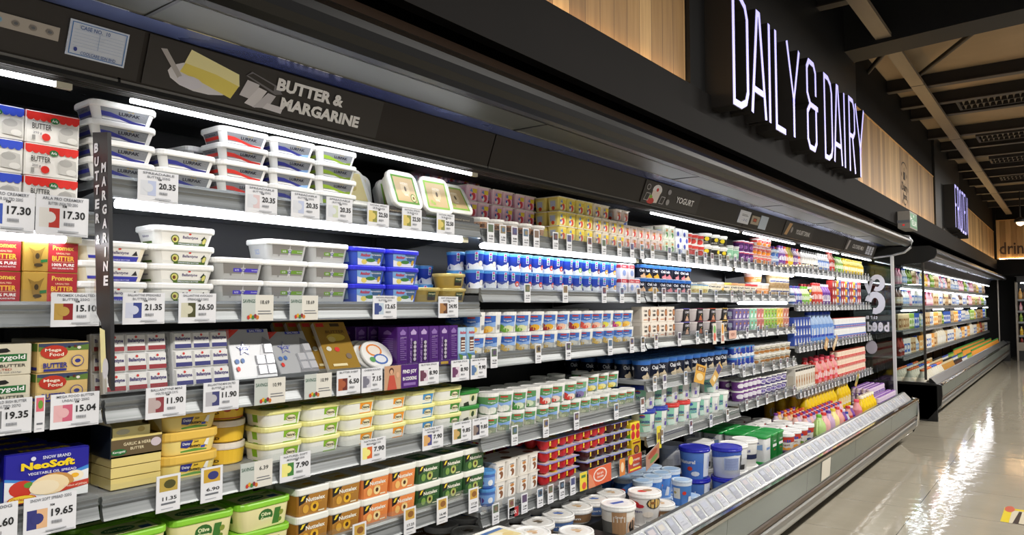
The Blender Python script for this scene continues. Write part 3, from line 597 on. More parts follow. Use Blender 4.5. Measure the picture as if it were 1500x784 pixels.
SIL = K('85888d', .35, .2); WHT = K('f0f0ee', .4); NB = K('2b2f86'); BLU = K('2b45b8'); LBL = K('8fb8e6'); GRN1 = K('8fb02c'); CRM = K('f1e6b4'); BLK = K('161616')
YEL = K('f3d73a'); ORG = K('ee8f1e'); DGR = K('1e6b34'); BRN = K('8a5a32'); GLD = K('c9a24c', .3, .35); PUR = K('56217e'); PNK = K('f0a8c4'); SKY = K('4b93dc'); TAN = K('e9cf9a')
def lurpak(key, col, band2=None):
    fr = [('r', -.5, .02, .5, .96, SIL), ('p', [(-.5, .30), (-.5, .62), (-.30, .60), (-.05, .40), (.2, .22), (.5, .16), (.5, 0), (.2, .02), (-.1, .22), (-.3, .30)], col), ('t', 'LURPAK', .10, .60, .46, .24, K('16182a'), .03), ('p', [(.04, .78), (.08, .86), (.12, .78), (.16, .86), (.2, .78)], K('a08a52')), ('e', .40, .66, .05, .1, K('9b9da2')), ('e', .40, .66, .044, .085, SIL)]
    if band2: fr.insert(2, ('p', [(.15, .0), (.5, .0), (.5, .30), (.3, .2)], band2))
    rect_tub(key, 'butter_tub', .140, .098, .042, WHT, WHT, fr, [('r', -.5, .05, .5, .95, K('8d9096', .35, .5)), ('r', -.5, .3, .5, .55, col), ('t', 'LURPAK', 0, .68, .7, .16, K('22243a'))])
lurpak('lur_blue', NB); lurpak('lur_red', RED); lurpak('lur_sky', NB, LBL); lurpak('lur_green', GRN1, K('7d9a2a'))
def arla(key, col):
    carton(key, 'butter_block', .101, .066, .067, K('e9e8e4', .45), [('r', -.5, .80, .5, 1, col)] + [('e', -.43 + .12 * k, .82, .065, .10, col) for k in range(8)] + [('p', [(.12, .15), (.10, .5), (.25, .66), (.45, .6), (.48, .1)], K('c3c2be')), ('e', .25, .50, .13, .12, K('a9a8a5')), ('e', .36, .22, .10, .10, K('dddcd8')),
        ('e', .02, .78, .085, .10, DGR), ('t', 'Arla', .02, .78, .11, .09, WHITE), ('t', 'BUTTER', -.22, .54, .36, .18, K('3a3836')), ('t', 'Pure Creamery', -.24, .69, .3, .06, INKG), ('t', '250 g', -.30, .32, .16, .09, INKG), ('e', -.14, .22, .08, .12, col), ('r', -.40, .1, -.34, .24, K('9a9a98'))],
        [('r', -.5, .8, .5, 1, col)], [('r', -.5, -.5, .5, .5, col)])
arla('arla_blue', K('2c49c4')); arla('arla_red', K('d9261c'))
MAR = K('a3232c')
carton('promex', 'butter_block', .103, .072, .063, GLD, [('r', -.06, .0, .5, 1, MAR), ('t', 'Promex', .22, .83, .40, .16, K('d8b84a'), .02), ('t', 'UNSALTED', .22, .64, .26, .06, K('e8c8a0')), ('t', 'BUTTER', .22, .47, .42, .17, K('e2b23c'), .02), ('t', '100% PURE', .22, .25, .42, .10, WHITE, .01), ('t', 'NEW ZEALAND BUTTER', .22, .13, .40, .05, WHITE), ('r', .02, .35, .43, .36, K('e8c8a0')),
    ('p', [(-.42, .80), (-.30, .70), (-.22, .72), (-.12, .84), (-.16, .68), (-.2, .45), (-.17, .2), (-.28, .12), (-.33, .3), (-.35, .6)], K('8a6a28')), ('e', -.26, .52, .04, .10, K('3a2c14')), ('e', -.24, .22, .08, .06, K('3a2c14')), ('p', [(-.2, .3), (-.08, .33), (-.08, .43), (-.2, .4)], DGR)], [('p', [(-.3, .2), (-.2, .75), (.1, .8), (.25, .3), (0, .1)], K('8a6a28'))], [('r', -.06, -.5, .5, .5, MAR)])
carton('kerry', 'butter_block', .098, .066, .062, K('d9d3bf', .45), [('r', -.42, .45, .42, .70, DGR), ('t', 'Kerrygold', 0, .575, .78, .20, WHITE, .01), ('p', [(-.2, .74), (-.12, .88), (.05, .90), (.12, .80), (.05, .76)], BLK), ('t', 'IRISH BUTTER', 0, .32, .8, .10, K('3c3a36')), ('t', 'UNSALTED', -.1, .2, .5, .07, K('b04a3c')), ('t', 'NET WT. 8 OZ (227g)', -.03, .10, .7, .05, INKG)], [], [])
carton('mega', 'butter_block', .098, .068, .062, K('d5b777', .4), [('r', -.5, .74, .5, 1, K('5d7d34')), ('p', [(-.5, .9), (-.1, .82), (.5, .94), (.5, 1), (-.5, 1)], K('36405e')), ('e', .1, .86, .03, .04, BLK), ('e', .3, .83, .04, .05, K('e8e0d8')), ('e', .22, .88, .03, .05, K('5a2a20')), ('e', -.20, .70, .27, .24, K('b6301f')), ('t', 'Mega', -.22, .76, .32, .13, K('f3e3d0'), .01), ('t', 'Food', -.15, .62, .28, .12, K('f3e3d0'), .01), ('t', 'BUTTER', -.17, .25, .48, .17, NB, .02), ('r', -.4, .05, .05, .13, NB), ('e', .27, .37, .13, .2, NB), ('e', .27, .37, .115, .175, K('d5b777', .4)), ('e', .27, .37, .06, .07, NB)], [('r', -.5, .74, .5, 1, K('5d7d34')), ('r', -.5, .1, .5, .2, NB)], [])
NBX = K('23209a', .3)
carton('neosoft', 'spread_box', .152, .062, .098, NBX, [('p', [(-.5, 0), (.5, 0), (.5, .62), (.2, .48), (-.2, .44), (-.5, .54)], K('3f8ad8')), ('p', [(-.5, 0), (.5, 0), (.5, .54), (.2, .42), (-.2, .39), (-.5, .48)], K('e9eef2')), ('e', -.30, .30, .15, .17, K('cc3b2a')), ('e', -.22, .36, .06, .06, K('5c9a3a')), ('e', .32, .42, .12, .12, K('f3ead2')), ('e', .33, .43, .05, .05, K('f0b62e')), ('e', .08, .33, .24, .22, K('c9924e')), ('e', .03, .31, .23, .21, K('f2dcb0')), ('e', -.04, .27, .18, .15, K('f6e7c6')),
    ('p', [(.14, .12), (.5, .20), (.5, .32), (.28, .28)], K('c23a28')), ('t', 'Product of JAPAN', .34, .22, .28, .06, K('f2d8c8')), ('t', 'NeoSoft', 0, .75, .64, .16, K('f1d21f'), .04), ('t', 'SNOW BRAND', .10, .90, .34, .07, K('d8dcf0'), .01), ('e', -.18, .90, .03, .045, K('d8dcf0')), ('t', 'VEGETABLE OIL SPREAD', .05, .585, .58, .055, K('e8e8f4')), ('e', -.30, .09, .17, .09, K('c02c20')), ('e', -.30, .09, .155, .075, K('f3d23a')), ('t', 'Cholesterol', -.30, .09, .26, .06, K('c02c20'))],
    [('p', [(-.5, 0), (.5, 0), (.5, .5), (-.5, .4)], K('3f8ad8')), ('t', 'NeoSoft', -.1, .5, .5, .12, K('f1d21f'), .04)], [('t', 'NeoSoft', 0, 0, .6, .4, K('f1d21f'), .04), ('r', -.5, -.5, .5, -.38, K('4a48d0'))])
def ballan(key, col, av):
    fr = [('r', -.5, .0, .5, .98, K('eeede8', .4)), ('t', 'Ballantyne', .12, .56, .34, .26, K('3b2a6a'), .01), ('e', .10, .82, .03, .06, RED), ('p', [(.36, .42), (.42, .74), (.48, .42)], K('2a2a33'))]
    fr += [('r', -.25, .02, .5, .20, col), ('t', 'SPREADABLE BUTTER', .1, .11, .5, .1, K('dfe0f4'))]
    if av: fr += [('e', -.22, .42, .09, .30, K('3c5a1e')), ('e', -.22, .42, .07, .24, K('d8d27a')), ('e', -.23, .40, .035, .13, K('6b3d1c')), ('e', .44, .36, .05, .26, K('3c5a1e')), ('e', .44, .36, .04, .2, K('d8d27a'))]
    else: fr += [('r', -.5, .15, .5, .34, col)]
    rect_tub(key, 'spread_tub', .150, .098, .0445, K('e6e6e2', .4) if av else K('efe6cf', .4), WHT, fr, [('t', 'Ballantyne', 0, .6, .5, .2, K('3b2a6a')), ('r', -.4, .1, .4, .25, col)])
ballan('bal_blue', K('3b3fb0'), False); ballan('bal_avo', K('4c6a22'), True)
def scs(key, col):
    star = [(.08 * math.sin(i * PI / 5) * (1 if i % 2 == 0 else .42) + .06, .55 + .42 * math.cos(i * PI / 5) * (1 if i % 2 == 0 else .42)) for i in range(10)]
    rect_tub(key, 'spread_tub', .134, .10, .056, K('b4b5b5', .4), WHT, [('r', -.5, .03, .5, .95, K('8f8c8a', .35, .3)), ('r', -.22, .45, .5, .66, col), ('p', star, K('c9c8ca', .4)), ('t', 'SCS', .06, .55, .11, .18, K('3a3a9a'), .02), ('t', 'SALTED', -.12, .555, .12, .1, K('e8e8f4')), ('t', 'Spreadable', .4, .555, .18, .08, K('e8e8f4')), ('e', -.3, .3, .03, .07, K('8d8b8c'))], [('t', 'SCS', 0, .5, .3, .3, K('7b8fc0'))])
scs('scs_purple', K('4a3bc0')); scs('scs_green', K('6f9a34'))
rect_tub('anchor', 'spread_tub', .132, .098, .055, K('3553c0', .35), K('2b2fd0', .3), [('r', -.5, .04, .5, .96, K('7aa7dc')), ('p', [(.0, 1), (.5, 1), (.5, .35), (.15, .5)], K('3b5f88')), ('p', [(-.5, .04), (.5, .04), (.5, .3), (-.1, .35), (-.5, .5)], K('e9ecf0')), ('e', -.22, .26, .12, .18, K('e6d36a')), ('e', .05, .38, .2, .13, K('3f7f3a')), ('t', 'Anchor', -.18, .72, .4, .22, K('c92a3a'), .02), ('t', 'Spreadable', .25, .75, .4, .14, K('e9ecf4')), ('e', .40, .35, .06, .2, K('c9a23a'))], [('r', -.4, .1, .4, .9, K('8fb0d8'))])
b = MB(); d = MB(); lb = MB()
b.lathe([(.050, 0), (.053, .003), (.063, .041)], K('b39a52', .3, .45), 24, sx=.78, c1=False)
d.lathe([(.063, .039), (.066, .041), (.066, .048), (.064, .050), (.058, .0495)], K('d8c478', .3, .4), 24, sx=.78, smooth=False)
lb.decal(lambda u, v, l: (.78 * math.sqrt(max(1e-6, (.053 + .010 * v / .041 + .002 + l) ** 2 - u * u)), u, v), [('r', -.015, .008, .018, .036, K('1e3a24')), ('r', -.015, .008, .018, .020, K('2a1a12')), ('t', 'Kerrygold', .0015, .029, .028, .007, K('e8e0b0'))], seg=2, base=.001)
kind('gold_oval', 'spread_tub', 'tub', [('tub_body', b), ('lid', d), ('label', lb)], .132, .104, .050)
def mini(key, col):
    b = MB(); L, H, D = .142, .132, .022; b.loft([rring(L, D, .004, 0, 2), rring(L, D, .004, H, 2)], K('ececee', .5), smooth=False)
    w = MB(); lb = MB()
    for r_ in range(3):
        for c_ in range(3):
            y, z = -.047 + .047 * c_, .022 + .044 * r_
            w.loft([[(D / 2 + .001, y - .022, z - .02), (D / 2 + .001, y + .022, z - .02), (D / 2 + .001, y + .022, z + .02), (D / 2 + .001, y - .022, z + .02)], [(D / 2 + .008, y - .020, z - .018), (D / 2 + .008, y + .020, z - .018), (D / 2 + .008, y + .020, z + .018), (D / 2 + .008, y - .020, z + .018)]], K('f0efee', .4), smooth=False)
            lb.decal(lambda u, v, l, y=y, z=z: (D / 2 + .008 + l, y + u, z + v), [('r', -.020, -.018, .020, -.008, col), ('t', 'Ballantyne', 0, .004, .036, .011, K('463a7a'), .02), ('e', 0, .013, .003, .003, RED)])
    s = MB(); s.box(-D / 2 - .002, D / 2 + .010, -L / 2 - .002, L / 2 + .002, -.001, H + .002, CLEAR)
    kind(key, 'mini_butter_pack', 'pack', [('tray', b), ('wrapped_portions', w), ('label', lb), ('clear_sleeve', s)], L + .006, D + .022, H)
mini('mini_red', K('9c2a34')); mini('mini_blue', K('33357e'))
b = MB(); L, H, D = .125, .135, .022; b.loft([rring(L, D, .004, 0, 2), rring(L, D, .004, H, 2)], K('b4b7bc', .38, .2), smooth=False); lb = MB(); w = MB()
star = [(.17 * math.sin(i * PI / 5) * (1 if i % 2 == 0 else .42) - .18, .60 + .16 * math.cos(i * PI / 5) * (1 if i % 2 == 0 else .42)) for i in range(10)]
ff = lambda u, v, l: (D / 2 + l, u, v)
lb.decal(ff, [('p', [(.0, .0), (.5, .0), (.5, .72), (.32, .84)], K('8f9196', .35, .3)), ('p', [(-.5, .86), (-.30, 1), (-.5, 1)], RED), ('p', [(-.5, .80), (-.2, 1), (-.3, 1), (-.5, .88)], K('d8473c')), ('r', -.02, .93, .38, .99, K('2e3fae')), ('t', 'SALTED', .18, .96, .3, .04, WHITE), ('p', star, K('5a62b0')), ('p', [(x * .86 - .025, .6 + (y - .6) * .84) for x, y in star], K('c3c5c8', .3, .4)), ('t', 'SCS', -.18, .6, .2, .07, K('3a46a8'), .02), ('e', -.38, .35, .05, .05, K('4a6fb0')), ('e', -.25, .36, .04, .05, K('4a6fb0')), ('e', -.38, .2, .04, .05, RED)], L, H)
for y, z in ((.02, .02), (.048, .02), (.020, .048), (.048, .048), (.048, .078)):
    w.loft([[(D / 2 + .001, y - .013, z - .013), (D / 2 + .001, y + .013, z - .013), (D / 2 + .001, y + .013, z + .013), (D / 2 + .001, y - .013, z + .013)], [(D / 2 + .006, y - .011, z - .011), (D / 2 + .006, y + .011, z - .011), (D / 2 + .006, y + .011, z + .011), (D / 2 + .006, y - .011, z + .011)]], K('cfd1d8', .3, .3), smooth=False)
kind('scs_pack', 'mini_butter_pack', 'pack', [('tray', b), ('printing', lb), ('wrapped_portions', w)], L, D + .014, H)
b = MB(); L, H, D = .105, .165, .020; b.loft([rring(L, D, .005, 0, 2), rring(L, D, .005, H, 2)], K('efe9dc', .5), smooth=False); lb = MB()
lb.decal(ff, [('r', -.5, 0, .5, 1, K('b8923e', .28, .4)), ('r', -.45, .9, -.2, .98, RED), ('r', .0, .9, .3, .97, K('4a3b22')), ('e', .05, .66, .3, .08, K('e3c64e')), ('e', -.1, .62, .12, .06, K('f0dc8a')), ('e', -.3, .42, .08, .05, K('d8d8c8')), ('e', -.05, .40, .08, .05, RED), ('e', .25, .25, .09, .06, K('7a6a5a')), ('r', -.35, .05, .1, .1, K('e8dcae')), ('t', 'BUTTER', .08, .78, .6, .06, K('6a4a18'))], L, H)
kind('gold_pack', 'butter_pack', 'pack', [('carton', b), ('printing', lb)], L, D, H)
VIO = K('4b1e74', .3)
carton('violet_text', 'butter_stick_box', .046, .09, .132, VIO, [('p', [(-.3, .88), (0, .96), (.3, .88), (.25, .82), (-.25, .82)], K('8a6ab0'))] + [('r', -.3, .72 - .05 * k, .3 if k % 3 else .1, .735 - .05 * k, K('8a6ab0')) for k in range(11)] + [('t', 'HIGH PERFORMANCE', 0, .76, .6, .025, K('b9a4d0'))], [('p', [(-.2, .88), (0, .94), (.2, .88), (.2, .83), (-.2, .83)], K('8a6ab0'))] + [('r', -.3, .72 - .05 * k, .3, .735 - .05 * k, K('7a5aa2')) for k in range(10)], [])
carton('violet_window', 'butter_stick_box', .046, .09, .132, VIO, [('p', [(-.3, .88), (0, .96), (.3, .88), (.25, .82), (-.25, .82)], K('b79fd0')), ('r', -.12, .16, .30, .66, K('2a1440'))] + [('e', .12, .22 + .1 * k, .14, .045, K('c9c4d2', .3, .3)) for k in range(5)] + [('r', -.42, .03, .42, .10, K('c9a22e'))] + [('t', ch, -.30, .16 + .05 * k, .16, .038, K('b79fd0')) for k, ch in enumerate('SALTED BUTTE') if ch != ' '], [('p', [(-.2, .88), (0, .94), (.2, .88), (.2, .83), (-.2, .83)], K('8a6ab0'))] + [('r', -.3, .72 - .05 * k, .3, .735 - .05 * k, K('7a5aa2')) for k in range(10)], [])
carton('anchor_box', 'butter_stick_box', .042, .07, .125, K('a9cbe8', .4), [('t', 'Anchor', .1, .88, .8, .09, K('c92a3a'), .02), ('r', -.2, .35, .35, .75, K('6a3a30')), ('r', -.5, 0, .5, .3, K('5b86b8')), ('p', [(-.5, .3), (.5, .2), (.5, .0), (-.1, .0)], K('5c8a3a')), ('r', .05, .12, .5, .22, WHITE)] + [('r', -.18, .38 + .08 * k, .3, .42 + .08 * k, K('e6ded2')) for k in range(4)], [('r', -.5, .0, .5, .3, K('3b6aa8'))], [])
# an opened gold box of garlic butter
GF = K('ecd98c', .25, .2); b = MB(); b.box(-.05, .05, -.055, .055, 0, .023, GF); b.box(-.05, .049, -.055, .055, .025, .047, GF); b.box(-.05, .05, -.055, .055, .049, .070, GF)
kind('gold_block', 'butter_block', 'block', [('foil_wrap', b)], .11, .10, .070)
b = MB(); b.box(-.05, .05, -.056, .056, 0, .02, GF); b.box(.048, .05, -.056, .056, .0, .045, GF); b.box(-.05, -.047, -.056, .056, .0, .10, K('e9dcae', .5)); b.box(-.05, .05, -.058, -.056, 0, .07, K('27303a', .3, .3))
b.quad([(-.05, -.056, .07), (.05, -.056, .07), (.03, -.070, .105), (-.045, -.070, .11)], K('e9dcae', .5)); b.quad([(-.05, .056, .1), (.048, .056, .045), (.04, .059, .075), (-.03, .059, .105)], K('d8cda0', .5))
ib = MB(); ib.box(-.045, .046, -.052, .03, .02, .066, K('eadf9c', .4)); lb = MB(); lb.decal(lambda u, v, l: (.046 + l, u - .01, .056 + v), [('e', -.02, 0, .015, .006, K('c9c7b0')), ('e', .02, .002, .008, .006, K('c9b46a'))])
lb.decal(lambda u, v, l: (.05 + l, u, v), [('r', -.056, .004, .056, .040, K('6a5a40', .4, .2)), ('t', 'GARLIC & HERB', .0, .029, .06, .007, K('e8dcb8')), ('t', 'BUTTER', .0, .018, .03, .006, K('e8dcb8')), ('e', .042, .026, .012, .010, K('c9bcc4')), ('e', -.04, .013, .017, .007, DGR), ('t', 'Kerrygold', -.04, .013, .026, .006, WHITE)])
kind('garlic_box', 'butter_box', 'box', [('carton', b), ('butter_block', ib), ('printing', lb)], .12, .10, .10)
YB = K('f2dd86', .35); YLD = K('e6bf56', .3)
rect_tub('daisy', 'margarine_tub', .140, .11, .055, YB, YLD, [('r', -.36, .12, .5, .86, K('e9c545')), ('p', [(-.36, .45), (-.34, .86), (.02, .86), (-.06, .45), (-.16, .36)], NB), ('p', [(-.36, .12), (.5, .12), (.5, .2), (.1, .30), (-.36, .22)], K('5c9a3c')), ('t', 'Daisy', -.18, .64, .24, .22, K('e8ecf6'), .01), ('t', 'Just', .12, .74, .14, .16, K('3a2a1a'), .01), ('t', 'Buttery', .10, .45, .34, .26, K('3a2a1a'), .02), ('r', .28, .30, .42, .44, BLU), ('p', [(.36, .5), (.42, .86), (.5, .86), (.5, .4)], K('f2f2ee'))], [], [('e', 0, 0, .4, .35, K('f0d27a'))], taper=.88, r=.03, lh=.018, lip=.004)
cup('mother', 'margarine_tub', .052, .048, .056, K('f0c63a', .35), K('ecd9c9', .35), [('r', -.5, .1, .5, .85, K('efc43a')), ('t', 'SOFT', -.13, .66, .12, .14, K('4a2a1a'), .02), ('t', 'SPREAD', -.1, .46, .2, .16, K('4a2a1a'), .02), ('e', .06, .62, .03, .12, K('c0472a')), ('e', .14, .62, .02, .1, K('c0472a')), ('r', -.5, .1, .5, .16, K('b8402a'))], 24, .012, 1.05, cat='tub')
cup('mother_low', 'margarine_tub', .052, .048, .056, K('f0c63a', .35), K('eee6dc', .35), [('r', -.5, .08, .5, .88, K('efc43a')), ('t', "MOTHER'S", -.12, .74, .2, .13, K('6a1a20'), .02), ('t', 'CHOICE', -.12, .56, .17, .12, K('6a1a20'), .02), ('t', 'SPREAD', -.09, .28, .18, .15, K('3a2a1a'), .02)], 24, .012, 1.05, cat='tub')
def naturel(key, col, H=.0445):
    rect_tub(key, 'margarine_tub', .124, .102, H, K('eef0ec', .35), K('f0eda0', .35), [('r', -.02, .0, .56, .98, col), ('e', .27, .52, .21, .26, K('6a5a2a')), ('e', .27, .52, .195, .235, K('efe8c4')), ('t', 'Naturel', .27, .52, .32, .24, K('3a3a26'), .02)], [('r', -.1, 0, .3, .95, col)], [('e', 0, 0, .46, .44, col), ('e', .1, -.05, .22, .22, K('f2d23a')), ('e', -.1, .05, .25, .2, K('f2f0d8')), ('t', 'Naturel', -.08, .08, .4, .18, K('3a3a26'), .02)], taper=.90, r=.024, lh=.010, lip=.003)
naturel('nat_green', K('84b82a')); naturel('nat_orange', K('f09a26')); naturel('nat_blue', K('3f93d4')); naturel('nat_olive', K('3d8f2e'))
rect_tub('organic', 'spread_tub', .125, .09, .054, K('e9e8da', .35), K('2c8a36', .35), [('r', .0, .05, .5, .95, K('d9dcaa')), ('e', .25, .55, .12, .25, K('2b4a26')), ('p', [(-.5, .0), (.0, .0), (-.1, .35), (-.5, .25)], K('1d2a1c'))], [], taper=.88, r=.03)
rect_tub('olive', 'spread_tub', .152, .108, .071, K('efe8ae', .35), K('8ed23a', .3), [('e', .0, .52, .20, .32, K('2f6a2a')), ('t', 'Olive', .0, .62, .26, .17, K('e9f0c0'), .02), ('t', 'Grove', .0, .42, .28, .17, K('e9f0c0'), .02), ('p', [(.2, .1), (.4, .1), (.4, .8), (.24, .8)], K('3c7a2c')), ('e', .43, .55, .06, .12, K('8a9a3a')), ('e', .42, .25, .05, .1, K('6a8a2a'))], [('e', 0, .5, .25, .3, K('3c7a2c'))], [('r', -.5, -.5, .5, .5, K('dfe8a4')), ('e', -.1, .0, .30, .28, K('2f7a3a')), ('t', 'Olive Grove', -.1, .0, .46, .2, K('e9f0c0'), .02), ('r', .22, -.4, .42, -.1, K('2b5aa0')), ('p', [(.2, .2), (.5, .45), (.45, .1)], K('7aa83a'))], taper=.88, r=.022, lh=.012, lip=.003)
def nuttelex(key, c1, c2, topc, blob):
    rect_tub(key, 'margarine_tub', .108, .105, .075, c1, K('eef0ea', .35), [('r', -.56, .0, .56, .97, c1), ('p', [(-.56, .5), (-.56, .97), (-.15, .97), (-.35, .6)], BLK), ('p', [(-.5, .7), (-.42, .9), (-.3, .92), (-.42, .7)], YEL), ('t', 'Nuttelex', .08, .70, .74, .2, K('f2f0e4'), .02), ('e', .05, .33, .16, .24, blob), ('e', .05, .33, .07, .11, K('4a2a12')), ('e', -.3, .3, .12, .2, c2), ('r', .2, .06, .45, .12, K('e8e4c8')), ('t', 'Original', .1, .52, .4, .1, c2)],
        [('r', -.56, .0, .56, .97, c1), ('p', [(-.56, .5), (-.56, .97), (.2, .97)], BLK)], [('r', -.46, -.46, .46, .46, topc), ('t', 'Nuttelex', 0, .12, .7, .2, K('f2f0e4'), .02), ('e', .1, -.15, .2, .15, blob)], taper=.93, r=.012, lh=.016, lip=.003)
nuttelex('nut_brown', K('ae7a2e'), K('d8a43a'), K('e8d694'), K('e8b52c')); nuttelex('nut_orange', K('e68a48'), K('f0c070'), K('f0d69a'), K('f3dca0')); nuttelex('nut_green', K('2d5a30'), K('7aa04a'), K('4f8a5a'), K('b8c06a'))
# the tub stood on edge so that its lid faces the aisle
def stood(key, ring, ops):
    rect_tub(key, 'spread_tub', .126, .126, .040, WHT, K('f3f2ec', .35), (), (), [('r', -.52, -.52, .52, .52, ring), ('r', -.45, -.45, .45, .45, K('cbb183'))] + ops, taper=.88, r=.028, lh=.012)
AVT = [('e', 0, .02, .2, .26, K('d8c49c')), ('t', 'AVOCADO', 0, .22, .36, .09, K('f3eee0')), ('t', 'OIL', 0, -.2, .2, .08, K('f3eee0')), ('e', 0, .02, .05, .10, K('5a4a32'))]
stood('avo', K('5c9a2c'), AVT + [('e', .28, -.30, .13, .16, K('4c6a1e')), ('e', .28, -.30, .10, .125, K('dfe0a0')), ('e', .28, -.30, .05, .065, K('7a4a22'))])
stood('oliv', K('8fc24a'), AVT + [('e', -.3, -.28, .06, .07, K('a8c05a')), ('e', -.2, -.34, .06, .07, K('a8c05a'))])
stood('cream', K('e8dc8a'), [('r', -.5, -.5, .5, .5, K('efe0a2')), ('e', 0, .0, .18, .2, K('d9c47a')), ('t', 'BUTTER', 0, .25, .4, .1, K('f8f2d8'))])
# cups: one cup design, many flavours
LDW = K('f4f4f2', .35); FOIL = K('d9dde2', .25, .5)
def blue(key, fruit, body='2444b4'):
    cup(key, 'yogurt_cup', .0335, .0290, .068, K(body, .35), K('7fb0dc', .3, .3), [('r', -.5, .86, .5, .99, K('4f9be0')), ('r', -.5, .0, .5, .16, K('e9eef6')), ('p', [(-.22, .14), (-.13, .36), (-.05, .26), (.03, .38), (.12, .22), (.2, .14)], K('e9eef6')), ('e', .10, .32, .05, .17, K(fruit)), ('e', .10, .30, .02, .07, WHITE),
        ('r', -.01, .50, .045, .96, K('cfe0f4')), ('e', .017, .60, .02, .08, K('7a4ab0')), ('e', .017, .74, .02, .07, K('3a9a7a')), ('e', .017, .88, .02, .07, K('c04a8a')), ('p', [(-.16, .06), (-.14, .34), (-.12, .06)], K('2a3f9a'))], 20, .003)
for k, c in (('blue_white', 'e9e6dc'), ('blue_straw', 'e2482e'), ('blue_kiwi', 'a9cf5a'), ('blue_plum', '8a2f3f'), ('blue_mango', 'f0b02e')): blue(k, c, '2444b4' if k != 'blue_mango' else '3560cc')
def navy(key, c, body='101a36', r=.0335, H=.068):
    cup(key, 'layered_yogurt_cup', r, r * .88, H, K(body, .3), K('4f86c6', .3, .3), [('r', -.5, .80, .5, .99, K('2f6cc0')), ('p', [(-.06, .05), (.02, .42), (.12, .06)], K(c)), ('e', .0, .16, .08, .12, K(c)), ('t', 'Oak', -.03, .60, .14, .22, K('e4e6ee'), .02), ('r', -.5, .0, .5, .05, K('c9ccd4')), ('e', -.28, .6, .05, .1, K('e4e6ee'))], 20, .003)
navy('navy_peach', 'f0c29a'); navy('navy_gold', 'f0b43a'); navy('navy_pink', 'e88a94'); navy('navy_big', 'd8c7a8', r=.046, H=.098)
def emmi(key, c1, c2, H=.078, top='3f6fc4', r=.040):
    cup(key, 'organic_yogurt_cup' if key.startswith('org') else 'fruit_yogurt_cup', r, r * .86, H, K('9fc0a2' if key.startswith('org') else 'f0f1ef', .35), LDW, [('r', -.5, .40, .5, .97, K(top)), ('r', .10, .02, .30, .95, K('e4e6e4')), ('p', [(-.3, .40), (-.2, .58), (-.05, .50), (.1, .62), (.1, .36), (-.3, .30)], K('8fb4ec')), ('r', -.09, .80, .02, .88, K('c8362e')), ('t', 'Yogurt', -.035, .64, .13, .11, WHITE, .01), ('e', -.17, .26, .09, .20, K(c1)), ('e', -.02, .22, .08, .18, K(c2)), ('e', -.08, .12, .07, .12, K(c1))]
        + [('r', .13 + .012 * k, .2, .137 + .012 * k, .45, INKG) for k in range(7)], 22, .010)
emmi('emmi_mango', 'f0a82c', 'f6cf6a'); emmi('emmi_lime', '6fa83a', 'dfe6b4'); emmi('emmi_berry', 'a0283a', 'e8b23a'); emmi('emmi_peach', 'e0574a', 'f3c8b0'); emmi('emmi_mag', 'c4388a', 'e9e15a')
emmi('emmi_small', 'e8c04a', 'e9e6da', .070)
ORGT = '5f9a62'
emmi('org_straw', 'd23a32', 'f0dcd0', .078, ORGT); emmi('org_banana', 'f0d23a', 'f3e9a0', .078, ORGT); emmi('org_plain', 'f0f0ea', 'dfe6dc', .078, ORGT); emmi('org_aloe', '3f8f3a', 'd8e6c8', .078, ORGT); emmi('org_blue', '3a3a6a', '8a7ab0', .082, '7fae86'); emmi('org_small', 'c8d2b0', '8a9a7a', .066, ORGT, .036)
cup('brown_paper', 'yogurt_cup', .040, .033, .044, K('ece9e4', .5), K('f1efea', .4), [('r', -.5, .12, .5, .72, K('b98a66')), ('p', [(-.1, .2), (-.02, .62), (.02, .3), (.1, .6), (.12, .2)], K('5a3a24')), ('t', 'dairy', -.02, .45, .18, .3, K('3a2618'), .02)], 20, .007, top=[('e', 0, 0, .4, .4, K('e0d8cc'))])
cup('white_plain_tub', 'yogurt_tub', .055, .047, .095, K('eef0f2', .35), LDW, [('r', -.12, .3, -.06, .8, K('3a5fc0')), ('r', .02, .3, .09, .8, K('3a5fc0')), ('e', -.02, .2, .03, .08, RED)], 22, .005, cat='tub')
cup('red_white_cup', 'yogurt_cup', .038, .032, .062, K('f0ece8', .35), K('e9e2de', .35), [('r', -.5, .7, .5, .98, K('d2433c')), ('e', .0, .35, .10, .25, K('d2433c')), ('t', 'Alpine', 0, .6, .2, .15, K('8a2a2a')), ('e', -.3, .35, .08, .22, K('e89a3a')), ('e', .3, .35, .08, .22, K('e89a3a'))], 18, .005)
cup('black_white_tub', 'yogurt_tub', .055, .049, .072, K('efefe9', .35), LDW, [('r', -.5, .12, .5, .80, K('26241f')), ('e', .03, .6, .05, .2, K('f0d62a')), ('e', -.15, .4, .06, .2, K('8a7a5a')), ('t', 'GREEK', -.02, .3, .16, .16, K('e4e0d4'))], 20, .008, cat='tub')
cup('green_white_tub', 'yogurt_tub', .045, .040, .095, K('eef2ee', .35), K('eef2ee', .35), [('r', -.08, .2, .14, .75, K('8fc7a4')), ('t', 'Greek', 0, .85, .2, .1, K('4f9a74')), ('e', 0, .4, .05, .15, K('d8ead8'))], 20, .006, cat='tub')
cup('purple_cup', 'yogurt_cup', .036, .032, .070, K('6a2c7a', .35), K('e6e0ea', .35), [('r', -.5, .15, .5, .75, K('55226a')), ('e', 0, .45, .08, .2, K('b07ac0')), ('r', -.5, .88, .5, .97, K('d43f5a'))], 16, .006)
cup('orange_fruit_cup', 'yogurt_cup', .042, .034, .060, K('f2ede6', .35), K('c9413a', .35), [('r', -.5, .55, .5, .80, K('e9473a')), ('e', 0, .33, .09, .2, K('ee9430')), ('e', .25, .33, .09, .2, K('ee9430')), ('e', -.25, .33, .09, .2, K('d23c3c')), ('t', 'Fruit', 0, .68, .16, .12, WHITE)], 18, .004)
